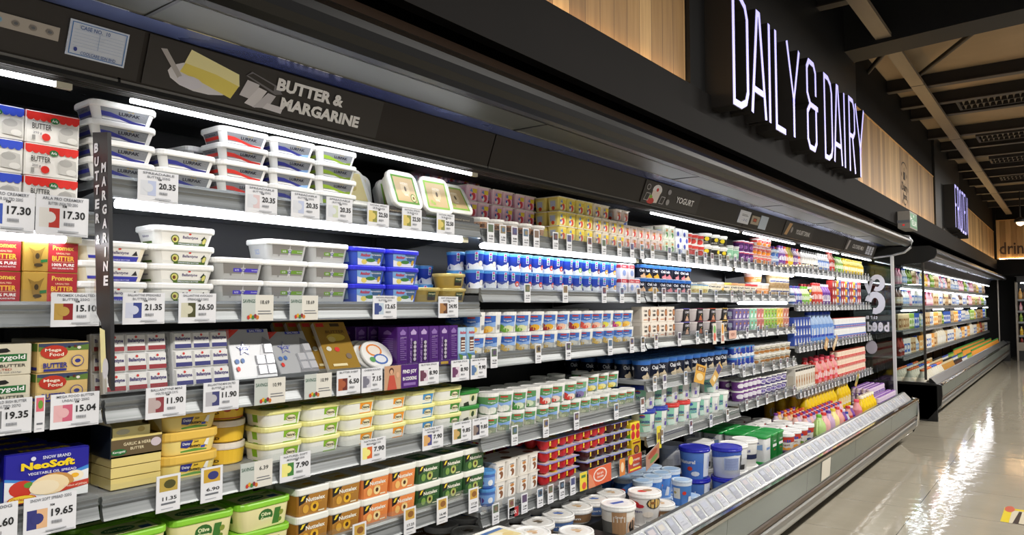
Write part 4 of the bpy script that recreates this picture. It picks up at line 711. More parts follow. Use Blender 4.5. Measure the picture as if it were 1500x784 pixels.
cup('clear_blue_cup', 'yogurt_cup', .032, .027, .060, K('cfdcec', .2), K('8fb4dc', .3), [('e', 0, .4, .1, .25, K('4a72b8')), ('r', -.5, .75, .5, .95, K('e9eef4'))], 16, .004)
cup('cream_small_cup', 'yogurt_cup', .034, .029, .050, K('f1eecb', .35), K('4f9ad8', .3), [('r', -.5, .1, .5, .6, K('e6dfa2')), ('e', 0, .35, .1, .2, K('c9a23a'))], 16, .004)
def dairy(key, lid, c, r=.054, H=.066):
    cup(key, 'yogurt_tub', r, r * .9, H, K('f0ece0', .35), K(lid, .35), [('r', -.5, .05, .5, .9, K('ece4cf')), ('t', 'Dairy', -.02, .66, .16, .22, K('23264a'), .02), ('p', [(-.14, .05), (-.1, .45), (.0, .2), (.12, .42), (.2, .05)], K('6a6a62')), ('e', .14, .4, .06, .2, K(c))], 22, .010, cat='tub')
dairy('dairy_yellow', 'efe9dc', 'f0c23a'); dairy('dairy_lemon', 'f2d86a', 'e0d43a'); dairy('dairy_orange', 'e6b080', 'e08a3a'); dairy('dairy_red', 'd94a4a', 'b03a5a')
cup('orange_pail', 'yogurt_tub', .060, .052, .078, K('f4ede2', .35), LDW, [('r', -.5, .1, .5, .6, K('f0a056')), ('t', 'Apricot', 0, .45, .2, .15, WHITE), ('e', -.1, .25, .06, .12, K('f6cf9a'))], 22, .010, cat='tub')
cup('glass_jar', 'yogurt_jar', .035, .035, .070, K('c9ae86', .15), K('a58a62', .3), [('r', -.12, .3, .12, .8, K('e0d4ba')), ('r', -.1, .4, .1, .55, K('3a4a8a'))], 16, .012, cat='jar')
# sets of cups sold together
def quad_pack(key, c1, c2, fruit, name='yogurt_multipack', H=.0605, flag=True):
    b = MB(); lb = MB(); t = MB()
    for ix in (-1, 1):
        for iy in (-1, 1):
            cx, cy = ix * .033, iy * .034
            b.loft([rring(.054, .052, .012, 0, 3, cx, cy), rring(.064, .062, .010, H - .003, 3, cx, cy)], K(c1, .35))
    for iy in (-1, 1):
        fr = lambda u, v, l, iy=iy: (.033 + .026 + .005 * v / H + l, iy * .034 + u, v)
        lb.decal(fr, [('r', -.022, .004, .022, H - .012, K(c2)), ('e', .002, H * .30, .013, .014, K(fruit)), ('e', -.008, H * .24, .008, .009, WHITE), ] + ([('r', -.004, H * .52, .020, H * .78, YEL), ('p', [(-.02, H * .6), (-.01, H * .8), (-.002, H * .55)], K('6f9ad8')), ('e', -.014, H * .34, .005, .006, K('3a57b4'))] if flag else [('e', .0, H * .62, .012, .006, K('c98a4a')), ('r', -.016, H * .72, .012, H * .76, INKG)]), base=.0012)
    for ix in (-1, 1):
        sd = lambda u, v, l, ix=ix: (ix * .033 + u, -.034 - .027 - .005 * v / H - l, v)
        lb.decal(sd, [('r', -.020, .004, .020, H - .012, K(c2)), ('r', -.014, H * .3, .012, H * .7, K('c9d6ee')), ('e', .0, H * .2, .008, .008, K(fruit))], base=.0012)
    t.box(-.066, .066, -.068, .068, H - .003, H, K('e9e4da', .4)); lb.decal(lambda u, v, l: (-v, u, H + l), [('e', -.034, .033, .022, .022, K(fruit)), ('e', .034, -.033, .022, .022, K(fruit)), ('r', -.06, -.01, .06, .01, K(c2))])
    kind(key, name, 'pack', [('cup_bodies', b), ('foil_lid', t), ('label', lb)], .136, .132, H)
quad_pack('pink_four', 'f6d6e4', 'f6bcd6', 'd63a4a'); quad_pack('yellow_four', 'f4e27a', 'f4ea9a', 'e0522e'); quad_pack('mixed_four', 'f3e9d8', 'f0d9a0', 'd8433c'); quad_pack('white_four', 'eeeae4', 'efece6', '8a5a3a', H=.070, flag=False); quad_pack('greenish_four', 'eef2e6', 'dfead0', '3f8f3a', H=.070, flag=False); quad_pack('red_four', 'f0e4e0', 'ecc9c0', 'd0392e', H=.052, flag=False)
quad_pack('clear_mint', '9fd8bc', '8fd0b2', 'e9f4ee', H=.070, flag=False); quad_pack('clear_pink', 'd98a8a', 'c96a6a', 'f0d0c8', H=.070, flag=False); quad_pack('kiwi_pack', 'b9d87a', '8fc04a', '3f7f2a', H=.070, flag=False); quad_pack('lemon_pack', 'f0cf6a', 'e9bb3a', 'f6e4a0', H=.070, flag=False); quad_pack('rose_pack', 'e2a294', 'd87a6a', 'f3d8d0', H=.070, flag=False); quad_pack('lilac_pack', '8a7ab0', '6a5a98', 'c9bfe0', H=.070, flag=False)
def tray(key, c, top, nx=3, ny=4, px=.064, py=.062, H=.0425):
    b = MB(); lb = MB(); t = MB(); X0 = -(nx - 1) / 2 * px; Y0 = -(ny - 1) / 2 * py
    for i in range(nx):
        for j in range(ny): b.lathe([(.014, .001), (.021, .006), (.0275, .020), (.0295, .036), (.0295, H - .003)], K(c, .3), 14, X0 + i * px, Y0 + j * py, c1=False)
    for j in range(ny): lb.decal(lambda u, v, l, j=j: ((nx - 1) / 2 * px + math.sqrt(max(1e-6, .0300 ** 2 - u * u)) + l, Y0 + j * py + u, v), [('r', -.002, .018, .016, .039, YEL), ('e', .007, .026, .004, .005, K('c08a2a'))], seg=400, base=.001)
    w, h = ny * py + .004, nx * px + .004
    t.box(-h / 2, h / 2, -w / 2, w / 2, H - .003, H, K('8f8fd4', .4))
    ops = [('r', -.5, -.5, .5, .5, K(top))]
    for i in range(nx):
        for j in range(ny): ops += [('e', (Y0 + j * py) / w, (X0 + i * px) / h, .10, .12, K(('f2ead0', 'e9d84a', '9ac4e8')[(i + j) % 3])), ('e', (Y0 + j * py) / w + .02, (X0 + i * px) / h, .03, .05, K('c9472e'))]
    lb.decal(lambda u, v, l: (-v, u, H + l), ops, w - .004, h - .004)
    kind(key, 'dessert_tray', 'pack', [('cup_bodies', b), ('film_lid', t), ('label', lb)], w, h, H)
tray('red_tray', 'd5202a', 'c9cfe4'); tray('dark_tray', '4a1a1a', 'cfd4e4', 2, 3)
carton('yellow_dessert', 'dessert_box', .094, .16, .085, K('f0d62a', .4), [('e', -.25, .3, .2, .24, K('c9202a')), ('e', .25, .3, .2, .24, K('c9202a')), ('e', -.25, .75, .2, .2, K('c9202a')), ('e', .25, .75, .2, .2, K('c9202a'))], [('r', -.4, .6, .3, .85, K('3fb8a8')), ('t', 'Dessert', -.05, .72, .5, .14, WHITE), ('p', [(-.5, 0), (.5, 0), (.5, .4), (-.5, .25)], K('6fb82e')), ('t', 'VLA', 0, .2, .4, .18, K('c04ab0'), .03)], [('r', -.3, -.3, .3, .3, K('f6ea8a'))])
carton('brown_dessert', 'dessert_box', .092, .12, .075, K('d8b41e', .4), [('e', 0, .45, .3, .3, K('5a2a1a')), ('e', 0, .45, .2, .2, K('9a5a32')), ('r', -.4, .85, .4, .95, K('7a1a1a'))], [('r', -.45, .2, .2, .8, K('8a1c22'))], [])
carton('coffee_box', 'dessert_box', .088, .06, .078, K('efe7dc', .45), [('e', .38, .62, .16, .26, K('7a3f22')), ('e', .38, .62, .11, .18, K('c98a5a')), ('t', 'Caffe', -.1, .75, .4, .14, K('3a322e'), .01), ('r', -.25, .4, .05, .55, K('5a5450')), ('r', -.35, .15, .1, .2, K('e0905a')), ('e', .3, .2, .1, .14, K('7a3f22'))], [('r', -.3, .2, .3, .8, K('d8cfc2'))], [])
def ultimate(key, c, fr_):
    b = MB(); s = MB(); lb = MB(); t = MB(); H = .070
    for iy in (-1, 1):
        b.lathe([(.026, 0), (.036, .012), (.042, H - .006)], K('c9c2c4', .3), 20, 0, iy * .044, c1=False); t.lathe([(.044, H - .008), (.044, H)], K('dcd6d8', .3), 20, 0, iy * .044)
    s.box(-.046, .046, -.036, .036, -.0005, H + .002, K('1b1a20', .35)); s.box(-.0465, .0465, -.0365, .0365, H - .001, H + .0025, K(c, .35))
    lb.decal(lambda u, v, l: (.0465 + l, u, v), [('p', [(-.025, .006), (-.005, .034), (.012, .026), (.022, .004)], K(fr_)), ('t', 'ULTIMATE', 0, .052, .052, .012, K('dcd8e0'), .02), ('e', .01, .037, .004, .004, K('c9b46a'))])
    kind(key, 'dessert_twin_pack', 'pack', [('cup_bodies', b), ('lids', t), ('sleeve', s), ('label', lb)], .176, .092, H + .0025)
ultimate('ult_violet', '7a72d8', 'c9a08a'); ultimate('ult_plum', '8a2a5a', 'b0603a'); ultimate('ult_orange', 'e0603a', 'c98a6a'); ultimate('ult_gold', 'e0b43a', 'e0c08a')
# pails
MNT = K('8fd0b8')
def greek(key, lid, c):
    pail(key, .060, .118, K('eef2ef', .35), K(lid, .35), [('r', -.16, .05, -.01, .95, MNT), ('r', .12, .1, .3, .9, K('e4e9e6')), ('e', -.12, .82, .04, .09, K(c)), ('e', -.12, .80, .04, .05, K('3a57b4')), ('t', 'GREEK', -.08, .55, .15, .13, NB, .02), ('t', 'YOGURT', -.07, .40, .13, .07, K(c)), ('p', [(-.1, .05), (-.12, .3), (-.02, .35), (.02, .1)], K('cfe6dc')), ('t', '5%', .06, .5, .05, .1, K('6a5ab0')), ('r', .05, .2, .09, .4, K('6a5ab0'))] + [('r', .15, .3 + .06 * k, .27, .32 + .06 * k, K('a9b4b4')) for k in range(7)])
greek('greek_blue', '2b3fae', 'd8432e'); greek('greek_red', 'd63a36', 'd8432e'); greek('greek_white', 'eff1f0', '3a57b4')
pail('plain_pail', .056, .105, K('eef0f2', .35), LDW, [('r', -.15, .2, .1, .6, K('dfe2e6')), ('t', 'Natural', -.05, .65, .2, .12, K('3a4a8a'), .01), ('e', .1, .3, .04, .1, K('4a7ac0')), ('r', -.2, .1, .2, .16, K('3a4a8a'))])
LB = K('5b86d4', .35)
pail('blue_pail', .078, .160, LB, K('2a2fb4', .3), [('r', .02, .08, .30, .95, K('dfe6f4')), ('p', [(-.3, .0), (-.3, .5), (-.1, .7), (.02, .55), (.02, 0)], K('4b78cc')), ('r', .08, .35, .24, .82, K('c9d2ea'))] + [('r', .09, .4 + .05 * k, .23, .412 + .05 * k, K('7a84b4')) for k in range(8)] + [('e', -.14, .38, .03, .08, K('d8402e')), ('t', 'Natural', -.17, .62, .18, .13, WHITE, .02), ('e', -.08, .2, .05, .09, K('dfe6f4'))])
pail('blue_pail_label', .078, .160, K('e6ebf4', .35), K('2a2fb4', .3), [('p', [(-.3, .95), (.3, .95), (.3, .75), (.0, .85), (-.3, .7)], K('3a5fb8')), ('r', -.12, .3, .06, .75, K('aab8dc'))] + [('r', -.11, .34 + .045 * k, .05, .352 + .045 * k, K('5a6aa8')) for k in range(9)] + [('r', .1, .3, .2, .8, K('3a3f4a')), ('t', 'yogurt', .15, .5, .08, .2, K('dfe6f4'))])
cup('blue_small', 'yogurt_cup', .047, .041, .118, K('5a90d8', .35), K('cfe2f6', .25), [('r', -.5, .84, .5, .98, K('dfeaf6')), ('p', [(-.3, .0), (-.2, .5), (.0, .35), (.2, .5), (.3, 0)], K('6fa0e0')), ('e', -.10, .55, .05, .08, K('d8402e')), ('t', 'natural', -.12, .78, .2, .06, K('3a5fb8')), ('p', [(-.02, .1), (.02, .5), (.08, .45), (.06, .1)], K('e9eef4')), ('r', .12, .2, .26, .7, K('aac4ea'))], 22, .006, top=[('e', 0, 0, .42, .42, K('a9c8ec'))])
cup('blue_small_note', 'yogurt_cup', .047, .041, .118, K('5a90d8', .35), K('cfe2f6', .25), [('r', -.5, .84, .5, .98, K('dfeaf6')), ('r', -.26, .3, -.13, .75, K('e9e6d8')), ('e', -.22, .55, .03, .06, K('b9a45a')), ('e', -.06, .55, .035, .08, K('d8402e')), ('p', [(.0, .1), (.02, .4), (.08, .4), (.1, .1)], K('e9eef4'))], 22, .006, top=[('e', 0, 0, .42, .42, K('a9c8ec'))])
cup('blue_lid_small', 'yogurt_cup', .036, .031, .062, K('4a72c0', .35), K('5aa0e4', .3), [('r', -.3, .2, .3, .75, K('7aa6e4')), ('e', -.1, .4, .07, .2, K('5a3a8a')), ('e', .08, .4, .05, .2, K('e9eef4'))], 18, .006)
pail('cow_pail', .068, .138, K('f0eee8', .35), LDW, [('r', -.30, .02, -.14, .62, K('6a6a66')), ('r', -.30, .62, .3, .8, K('e9e4da')), ('r', -.14, .2, .0, .95, K('b08a66')), ('p', [(.0, .0), (.02, .6), (.10, .75), (.17, .6), (.16, 0)], K('d8b498')), ('e', .08, .45, .05, .22, K('2a2826')), ('r', .06, .05, .10, .4, K('2a2826')), ('r', -.27, .08, -.16, .18, WHITE)] + [('r', -.265 + .014 * k, .09, -.258 + .014 * k, .17, INK) for k in range(7)] + [('t', 'Greek', -.07, .8, .08, .08, WHITE)], [('e', 0, .05, .4, .4, K('e9e8ea')), ('p', [(-.3, .1), (.3, .2), (.25, .0), (-.25, -.1)], K('3a5fb8'))])
pail('berry_pail', .068, .138, K('f2f0ee', .35), LDW, [('e', -.20, .78, .06, .08, RED), ('e', -.14, .70, .05, .07, K('c22a3a')), ('e', .02, .80, .09, .19, K('3a342e')), ('e', .02, .80, .075, .16, K('d8b46a')), ('e', .0, .82, .03, .05, K('8a5a2a')), ('t', 'yogurt', -.16, .5, .1, .08, NB), ('e', -.05, .42, .06, .1, K('e6ddd2')), ('e', .15, .3, .05, .2, K('7a4a2a')), ('r', -.08, .08, .03, .2, WHITE)] + [('r', -.07 + .014 * k, .09, -.063 + .014 * k, .19, INK) for k in range(7)], [('e', -.1, 0, .2, .15, RED), ('e', .15, .05, .2, .16, K('b08a6a'))])
def lowtub(key, name, c, t1, t2, r=.062, H=.062):
    pail(key, r, H, K('eeece6', .35), LDW, [('r', -.5, .15, .5, .85, K(c)), ('t', name, -.08, .5, .2, .22, WHITE, .01)], [('e', 0, 0, .42, .42, K('eceae6')), ('p', [(-.22, .08), (.0, .18), (.24, .06), (.14, -.06), (-.14, -.04)], K(t1)), ('e', .05, -.14, .10, .06, K(t2)), ('t', name, 0, .24, .36, .09, K('4a3a2a'))], False)
lowtub('low_tan', 'Cream', '8a6a4a', 'd8b890', 'c99a5a'); lowtub('low_blue', 'Yogurt', '5a7ab4', '4a6fc0', 'e0c9a8'); lowtub('low_dark', 'Cheese', '5a4a3a', '6a5a44', '4a4438'); lowtub('low_pink', 'Fruit', 'a85a4a', 'c9706a', '8a3a3a')
rect_tub('square_cream', 'cheese_tub', .14, .13, .075, K('e6d6a8', .35), K('f0efe8', .35), [('r', -.5, .1, .5, .9, K('d0a45a'))], [('r', -.5, .1, .5, .9, K('e3c07a')), ('t', 'Halo', .2, .5, .4, .2, K('a87a2a'))], [('r', -.48, -.48, .48, .48, K('e9d9a2')), ('r', -.48, .3, .48, .48, K('4a72b0')), ('e', -.1, 0, .3, .22, K('f3ead0')), ('e', .2, -.15, .2, .16, K('e4cc8a'))], taper=.94, r=.016, lh=.012)
rect_tub('square_yellow', 'cheese_tub', .14, .13, .060, K('efe08a', .35), K('f3eec8', .35), [], [], [('r', -.48, -.48, .48, .48, K('f0dc6a')), ('e', 0, 0, .3, .2, K('d86a3a'))], taper=.94, r=.016, lh=.012)
pail('cup_white_pail', .075, .150, K('f0f1f2', .35), LDW, [('r', -.2, .55, .12, .75, K('e4e6ea')), ('r', -.05, .1, .06, .3, K('3a3a3a')), ('r', -.16, .3, -.06, .6, K('d8dade'))] + [('r', -.15, .33 + .05 * k, -.07, .34 + .05 * k, INKG) for k in range(5)])
pail('bib_pail', .070, .150, K('efefec', .35), LDW, [('r', -.5, .30, .5, .50, K('2a3050')), ('t', 'PURE', -.1, .65, .16, .1, NB)])
GB = K('1f7a38', .35)
rect_tub('green_box', 'yogurt_tub', .105, .12, .15, GB, K('1f9a44', .3), [('r', -.5, .5, .5, .62, WHITE), ('e', 0, .25, .3, .16, K('a8643a')), ('t', 'Yogurt', 0, .75, .6, .1, WHITE)], [('p', [(-.5, .35), (.5, .55), (.5, .1), (-.5, .05)], K('e9ece4')), ('e', .0, .25, .28, .14, K('a85a2a')), ('e', .2, .15, .15, .1, K('c9a06a')), ('t', 'Nat', -.1, .8, .5, .1, WHITE)], taper=.92, r=.018, lh=.012)
rect_tub('white_box', 'yogurt_tub', .105, .12, .15, K('eef0f2', .35), K('1f9a44', .3), [('r', -.4, .4, .4, .6, K('7a9ad0'))], [('p', [(-.5, .55), (.5, .75), (.5, .4), (-.5, .3)], K('8fb0e0')), ('t', 'Greek', 0, .8, .6, .1, NB)], taper=.92, r=.018, lh=.012)
def fruitpail(key, c, name='Yogurt'):
    pail(key, .062, .128, K('f3efe8', .35), LDW, [('p', [(-.3, .80), (-.1, .66), (.1, .66), (.3, .80), (.3, .95), (-.3, .95)], K('c9402e')), ('e', -.06, .72, .06, .08, K('3a57b4')), ('t', name, -.1, .50, .16, .12, K('8a4a32')), ('e', -.16, .22, .08, .17, K(c)), ('e', -.04, .2, .07, .16, K(c)), ('e', .1, .22, .08, .16, K(c)), ('e', -.1, .12, .03, .05, K('f6ddb0'))])
fruitpail('apricot', 'e8a040'); fruitpail('olive_pail', '6a8a3a'); fruitpail('berry2', '7a3a5a'); fruitpail('blue2', '3a4a7a')
# bottles
JP = [(.04, 0), (.046, .01), (.047, .13), (.042, .155), (.022, .185), (.018, .2)]
for k, c, cp in (('jug_green', 'b9d88a', '6ab83a'), ('jug_pink', 'f0b4b4', 'd83a36'), ('jug_lilac', 'c9aacb', '5a3a9a'), ('jug_yellow', 'f2e39a', 'e8cf3a'), ('jug_rose', 'e9a6a0', 'd03a3a')):
    bottle(k, 'milk_jug', JP, K(c, .35), K(cp, .3), .019, .018, [('r', -.2, .2, .2, .8, K(c, .5)), ('e', 0, .5, .1, .2, WHITE), ('t', 'milk', 0, .5, .14, .18, K('5a5a6a'))], handle=[(-.0, -.046, .06), (-.0, -.066, .09), (-.0, -.062, .14), (0, -.03, .172)], single=False, hlab=(.03, .12))
BP = [(.024, 0), (.028, .006), (.028, .045), (.025, .055), (.028, .068), (.027, .095), (.014, .118), (.013, .13)]
def pet(key, c, cap, lab, name='yogurt_drink_bottle', s=1.): bottle(key, name, [(r * s, z * s) for r, z in BP], K(c, .3), K(cap, .3), .015 * s, .014 * s, [('r', -.5, 0, .5, 1, K(lab)), ('e', 0, .5, .12, .3, WHITE), ('r', -.1, .2, .1, .35, K(cap))], hlab=(.010 * s, .085 * s))
for k, c, cp, lb_ in (('pet_red', 'f3c9c0', 'd0342c', 'd85a48'), ('pet_purple', 'd8c4dc', '7a3a9a', '8a5aa8'), ('pet_orange', 'f6d8a0', 'ee7a1e', 'f0a040'), ('pet_white', 'f2f2f0', 'eeeeea', '7a9ad8'), ('pet_blue', 'dbe4f0', '2b4ab0', '4a72c0'), ('pet_green', 'd8eab0', '6ab82e', 'a8d06a'), ('pet_yellow', 'f6e67a', 'f0d21e', 'efcf3a'), ('pet_violet', 'cbbbe0', '5a3a9a', '6a55a8'), ('pet_black', 'eeece6', '26241f', 'e4e2da')): pet(k, c, cp, lb_)
pet('big_pink', 'f0a4a8', 'e8506a', 'ec8a94', 'milk_bottle', 1.45); pet('yellow_big', 'f2cf1e', 'efe9d0', 'f0c81a', 'milk_bottle', 1.55); pet('tall_blue', 'a9c4ea', '2a4ab8', '6f9ae0', 'yogurt_drink_bottle', 1.75); pet('tall_purple', '8a5ab0', 'e4dcec', '6a3a98', 'yogurt_drink_bottle', 1.2); pet('tall_red', 'e0a090', 'c92a2a', 'd8503c', 'yogurt_drink_bottle', 1.25)
carton('white_carton', 'milk_carton', .06, .07, .165, K('ebe7dc', .45), [('r', -.35, .2, .35, .7, K('c9b49a')), ('e', 0, .45, .2, .1, K('a86a3a')), ('r', -.5, .9, .5, 1, K('2a2826'))], [('r', -.3, .2, .3, .7, K('ded6c4'))], [('e', .1, 0, .25, .25, K('2a2826'))], cat='carton')
def six(key, c1, c2, cap, H=.075):
    b = MB(); w = MB(); lb = MB()
    for i in range(2):
        for j in range(3): b.lathe([(.019, 0), (.021, .004), (.021, H * .45), (.017, H * .55), (.02, H * .7), (.018, H * .9), (.016, H)], K(c1, .3), 10, -.021 + .042 * i, -.042 + .042 * j)
    for i in range(2):
        for j in range(3): w.lathe([(.0165, H), (.0165, H + .002)], K(cap, .3), 10, -.021 + .042 * i, -.042 + .042 * j)
    for j in range(3): lb.decal(lambda u, v, l, j=j: (.021 + math.sqrt(max(1e-6, .0205 ** 2 - u * u)) + l, -.042 + .042 * j + u, v), [('r', -.017, .006, .017, H * .42, K(c2)), ('e', 0, H * .22, .009, .009, WHITE), ('r', -.01, H * .17, .01, H * .25, K(cap))], seg=400, base=.001)
    for i in range(2): lb.decal(lambda u, v, l, i=i: (-.021 + .042 * i + u, -.042 - math.sqrt(max(1e-6, .0205 ** 2 - u * u)) - l, v), [('r', -.017, .006, .017, H * .42, K(c2)), ('e', 0, H * .22, .009, .009, WHITE)], seg=400, base=.001)
    kind(key, 'drink_multipack', 'pack', [('bottles', b), ('foil_caps', w), ('label', lb)], .128, .086, H + .002)
six('six_red', 'f0dcc8', 'd83a2e', 'd8432e'); six('six_purple', 'dccbe0', '7a55a8', '9a6ac0'); six('six_blue', 'eef0f2', '5a7ac8', 'd8483a', .092); six('six_pink', 'f3e0dc', 'd86a6a', 'c92a3a')
carton('pack_red', 'snack_cheese_box', .07, .05, .071, K('b8322e', .4), [('e', 0, .5, .3, .3, WHITE), ('r', -.5, .0, .5, .2, K('8a1e22'))], [], []); carton('pack_yellow', 'snack_cheese_box', .07, .05, .071, K('f0d22a', .4), [('e', 0, .5, .3, .3, RED), ('r', -.5, .0, .5, .2, BLU)], [], []); carton('pack_blue', 'snack_cheese_box', .07, .05, .071, K('3a5ab8', .4), [('p', [(-.3, .1), (0, .9), (.3, .1)], WHITE), ('r', -.5, .8, .5, 1, K('2a3f98'))], [], [])
carton('long_blue', 'yogurt_box', .10, .06, .09, K('2c459e', .4), [('r', -.35, .15, .35, .9, K('c9d3ea')), ('r', -.1, .3, .1, .8, K('3a57b4'))], [('r', -.3, .1, .3, .9, K('3a57b4'))], [])
cup('violet_bowl', 'yogurt_cup', .052, .044, .062, K('4a3a88', .35), LDW, [('e', 0, .5, .12, .3, K('e4e0ee')), ('e', .01, .5, .08, .2, K('7a6ab4'))], 18, .006); cup('white_bowl', 'yogurt_cup', .052, .044, .062, K('eae6d8', .35), LDW, [('t', 'Classic', 0, .65, .2, .2, K('4a3a2a')), ('e', 0, .3, .1, .18, K('b0763a'))], 18, .006); cup('ube_cup', 'yogurt_cup', .038, .034, .066, K('7a3f96', .35), LDW, [('e', 0, .5, .12, .28, K('eae6f0')), ('r', -.2, .2, .2, .3, K('5a2a78'))], 18, .006)
# ------------------------------------------------------------------ stocking the shelves
def put(key, x, y, z, label, group=None, rz=0., tilt=0., lean=0.):
    name, cat, parts, L, D, H = KIND[key]; z += .0007
    if len(parts) == 1 and not parts[0][0]:
        o = bpy.data.objects.new(name, parts[0][1]); COL.objects.link(o); o.location = (x, y, z); o.rotation_euler = (lean, tilt, rz)
    else:
        o = empty(name, (x, y, z), (lean, tilt, rz))
        for n, me in parts:
            c = bpy.data.objects.new(n, me); COL.objects.link(c); c.parent = o
    return tag(o, label, cat, group)
TIER = {1: [''], 2: ['lower', 'upper'], 3: ['bottom', 'middle', 'top'], 4: ['bottom', 'third down', 'second down', 'top']}
FRONT = -1.672
def grid(keys, looks, y0, n, pitch, z, tiers=1, rows=1, xf=FRONT, at='', group=None, spin=0., dz=0., dp=.006, skip=(), jit=.0, tilt=0., ref='left', lift=0.):
    """columns along the shelf, tiers upward, rows to the back; every item its own thing"""
    if isinstance(keys, str): keys = [keys]
    if isinstance(looks, str): looks = [looks] * len(keys)
    tot = {}
    for c in range(n): tot[looks[c % len(looks)]] = tot.get(looks[c % len(looks)], 0) + 1
    seen = {}
    for c in range(n):
        key, look = keys[c % len(keys)], looks[c % len(looks)]; seen[look] = seen.get(look, 0) + 1
        L, D, H = KIND[key][3:]
        for r in range(rows):
            zz = z + lift
            for t in range(tiers):
                if (c, t, r) in skip or (c, t) in skip or c in skip: continue
                w = [look]
                if at: w[0] += ' ' + at
                if tot[look] > 1: w.append(nth(seen[look]) + (' from left' if tiers > 1 else ' from the left'))
                if tiers > 1: w.append(TIER[tiers][t] + ' tier')
                if rows > 1: w.append(('front row', 'second row', 'third row', 'fourth row', 'fifth row')[r])
                put(key, xf - D / 2 - r * (D + dp) + random.uniform(-jit, 0), y0 + c * pitch + random.uniform(-jit, jit) * .4, zz + t * (H + dz + .0005), ', '.join(w), group, spin + (random.uniform(-.35, .35) if spin else random.uniform(-.02, .02)), tilt)
T = 'on top shelf'
# --- module at the far left
Z0, Z1, Z2, Z3, Z4, Z5, Z6 = ZS
grid(['arla_blue', 'arla_blue', 'arla_red'], ['white butter block with blue edge', 'white butter block with blue edge', 'white butter block with red edge'], .388, 3, .1035, Z0[0], 3, group='butter blocks left of the blade sign')
grid(['lur_blue'], 'white spreadable tub with dark blue swoosh', .741, 1, .16, Z1[0], 4, at='beside blade sign', group='butter tubs on the top shelf')
grid(['promex'], 'gold and red butter block', .284, 4, .1055, Z0[1] , 2, rows=1, xf=-1.677, group='gold and red butter blocks')
grid(['bal_blue'], 'cream spread tub with blue stripe', .725, 1, .15, Z1[1], 3, at='behind the blade sign', rows=2, group='butter spread tubs on the second shelf')
grid(['kerry', 'kerry', 'mega'], ['pale butter block with green name band', 'pale butter block with green name band', 'tan butter block with red oval'], .412, 3, .108, Z0[2], 2, group='butter blocks on the third shelf')
for k in range(4): put('kerry', -1.80, .655, Z0[2] + .0625 * k if k < 2 else Z0[2] + .0625 * (k - 2), 'plain wrapped butter block behind the tan ones, %s %s' % (('lower', 'upper')[k % 2], ('nearer', 'deeper')[k // 2]), 'butter blocks on the third shelf', PI / 2) if k < 2 else put('kerry', -1.905, .655, Z0[2] + .0625 * (k - 2), 'plain wrapped butter block behind the tan ones, %s %s' % (('lower', 'upper')[k % 2], ('nearer', 'deeper')[k // 2]), 'butter blocks on the third shelf', PI / 2)
put('neosoft', -1.712, .612, Z0[3] + .006, 'blue spread box with sliced bread picture, frontmost', 'blue spread boxes', -.10); put('neosoft', -1.715, .44, Z0[3] + .006, 'blue spread box with bread picture cut by the photo edge', 'blue spread boxes', -.06)
for k in range(3): put('neosoft', -1.80 - .075 * k, .60 - .01 * k, Z0[3], 'blue spread box standing behind the front one, %s back' % nth(k + 1), 'blue spread boxes', -.03); put('neosoft', -1.80 - .075 * k, .44 - .01 * k, Z0[3] , 'blue spread box in the cut off column, %s back' % nth(k + 1), 'blue spread boxes', -.03)
# --- first full module: top shelf
G1 = 'butter tubs on the top shelf'
grid('lur_blue', 'white spreadable tub with dark blue swoosh', .891, 1, .16, Z1[0], 2, at='in low stack', group=G1)
put('lur_blue', -1.85, .86, Z1[0], 'white spreadable tub behind the low stack, lower', G1); put('lur_blue', -1.85, .86, Z1[0] + .043, 'white spreadable tub behind the low stack, upper', G1)
for k in range(3): put('lur_red', -1.84, 1.01, Z1[0] + .043 * k, 'white tub with red swoosh standing behind the others, %s tier' % TIER[3][k], G1, .1)
grid(['lur_red', 'lur_sky', 'lur_green'], ['white spreadable tub with red swoosh', 'white spreadable tub with pale blue swoosh', 'white spreadable tub with green swoosh'], 1.041, 3, .1495, Z1[0], 4, group=G1)
for k, (y, kk, lk, tl, x, rz) in enumerate(((1.462, 'cream', 'pale yellow square tub stood on edge', 1.15, -1.80, .05), (1.54, 'cream', 'pale square tub on edge seen from its side', 1.3, -1.875, -.3), (1.608, 'avo', 'square tub on edge with green border and avocado', 1.2, -1.715, .02), (1.752, 'oliv', 'square tub on edge with pale green border', 1.25, -1.712, -.05), (1.885, 'oliv', 'square tub on edge with olive sprigs, leaning', 1.02, -1.745, -.05))):
    o = put(kk, x, y, Z1[0] + .072, lk, 'square tubs stood on edge', rz); o.rotation_euler = (0, tl, rz); 
for k, (y, lk) in enumerate(((1.695, 'square tub on edge between the two green bordered ones'), (1.845, 'square tub on edge behind the olive ones'))):
    o = put('oliv', -1.86, y, Z1[0] + .068, lk, 'square tubs stood on edge'); o.rotation_euler = (0, 1.3, 0)
for k, (a, c) in enumerate(((1.49, 1.69), (1.80, 1.93))):
    b = MB(); b.extr([(-1.668, Z1[0] + .0005), (-1.664, Z1[0] + .0005), (-1.664, Z1[0] + .022), (-1.668, Z1[0] + .026)], a, c, K('2a211c', .5)); b.decal(lambda u, v, l, a=a, c=c: (-1.664 + l, (a + c) / 2 + u, Z1[0] + .012 + v), [('t', 'natural spread', 0, 0, (c - a) * .6, .008, K('b9a88a'))])
    tag(b.obj('display_tray'), ('dark brown tray lip under the avocado tub', 'dark brown tray lip under the olive tubs')[k], 'tray')
cup('white_brown_lid', 'yogurt_cup', .036, .030, .085, K('ece9e4', .4), LDW, [('r', -.5, .12, .5, .6, K('c2a284')), ('p', [(-.1, .2), (.0, .55), (.1, .2)], K('7a4a2a'))], 18, .008)
put('white_brown_lid', -1.80, 1.955, Z1[0], 'white cup with tan band just past the square tubs', None, -.6)
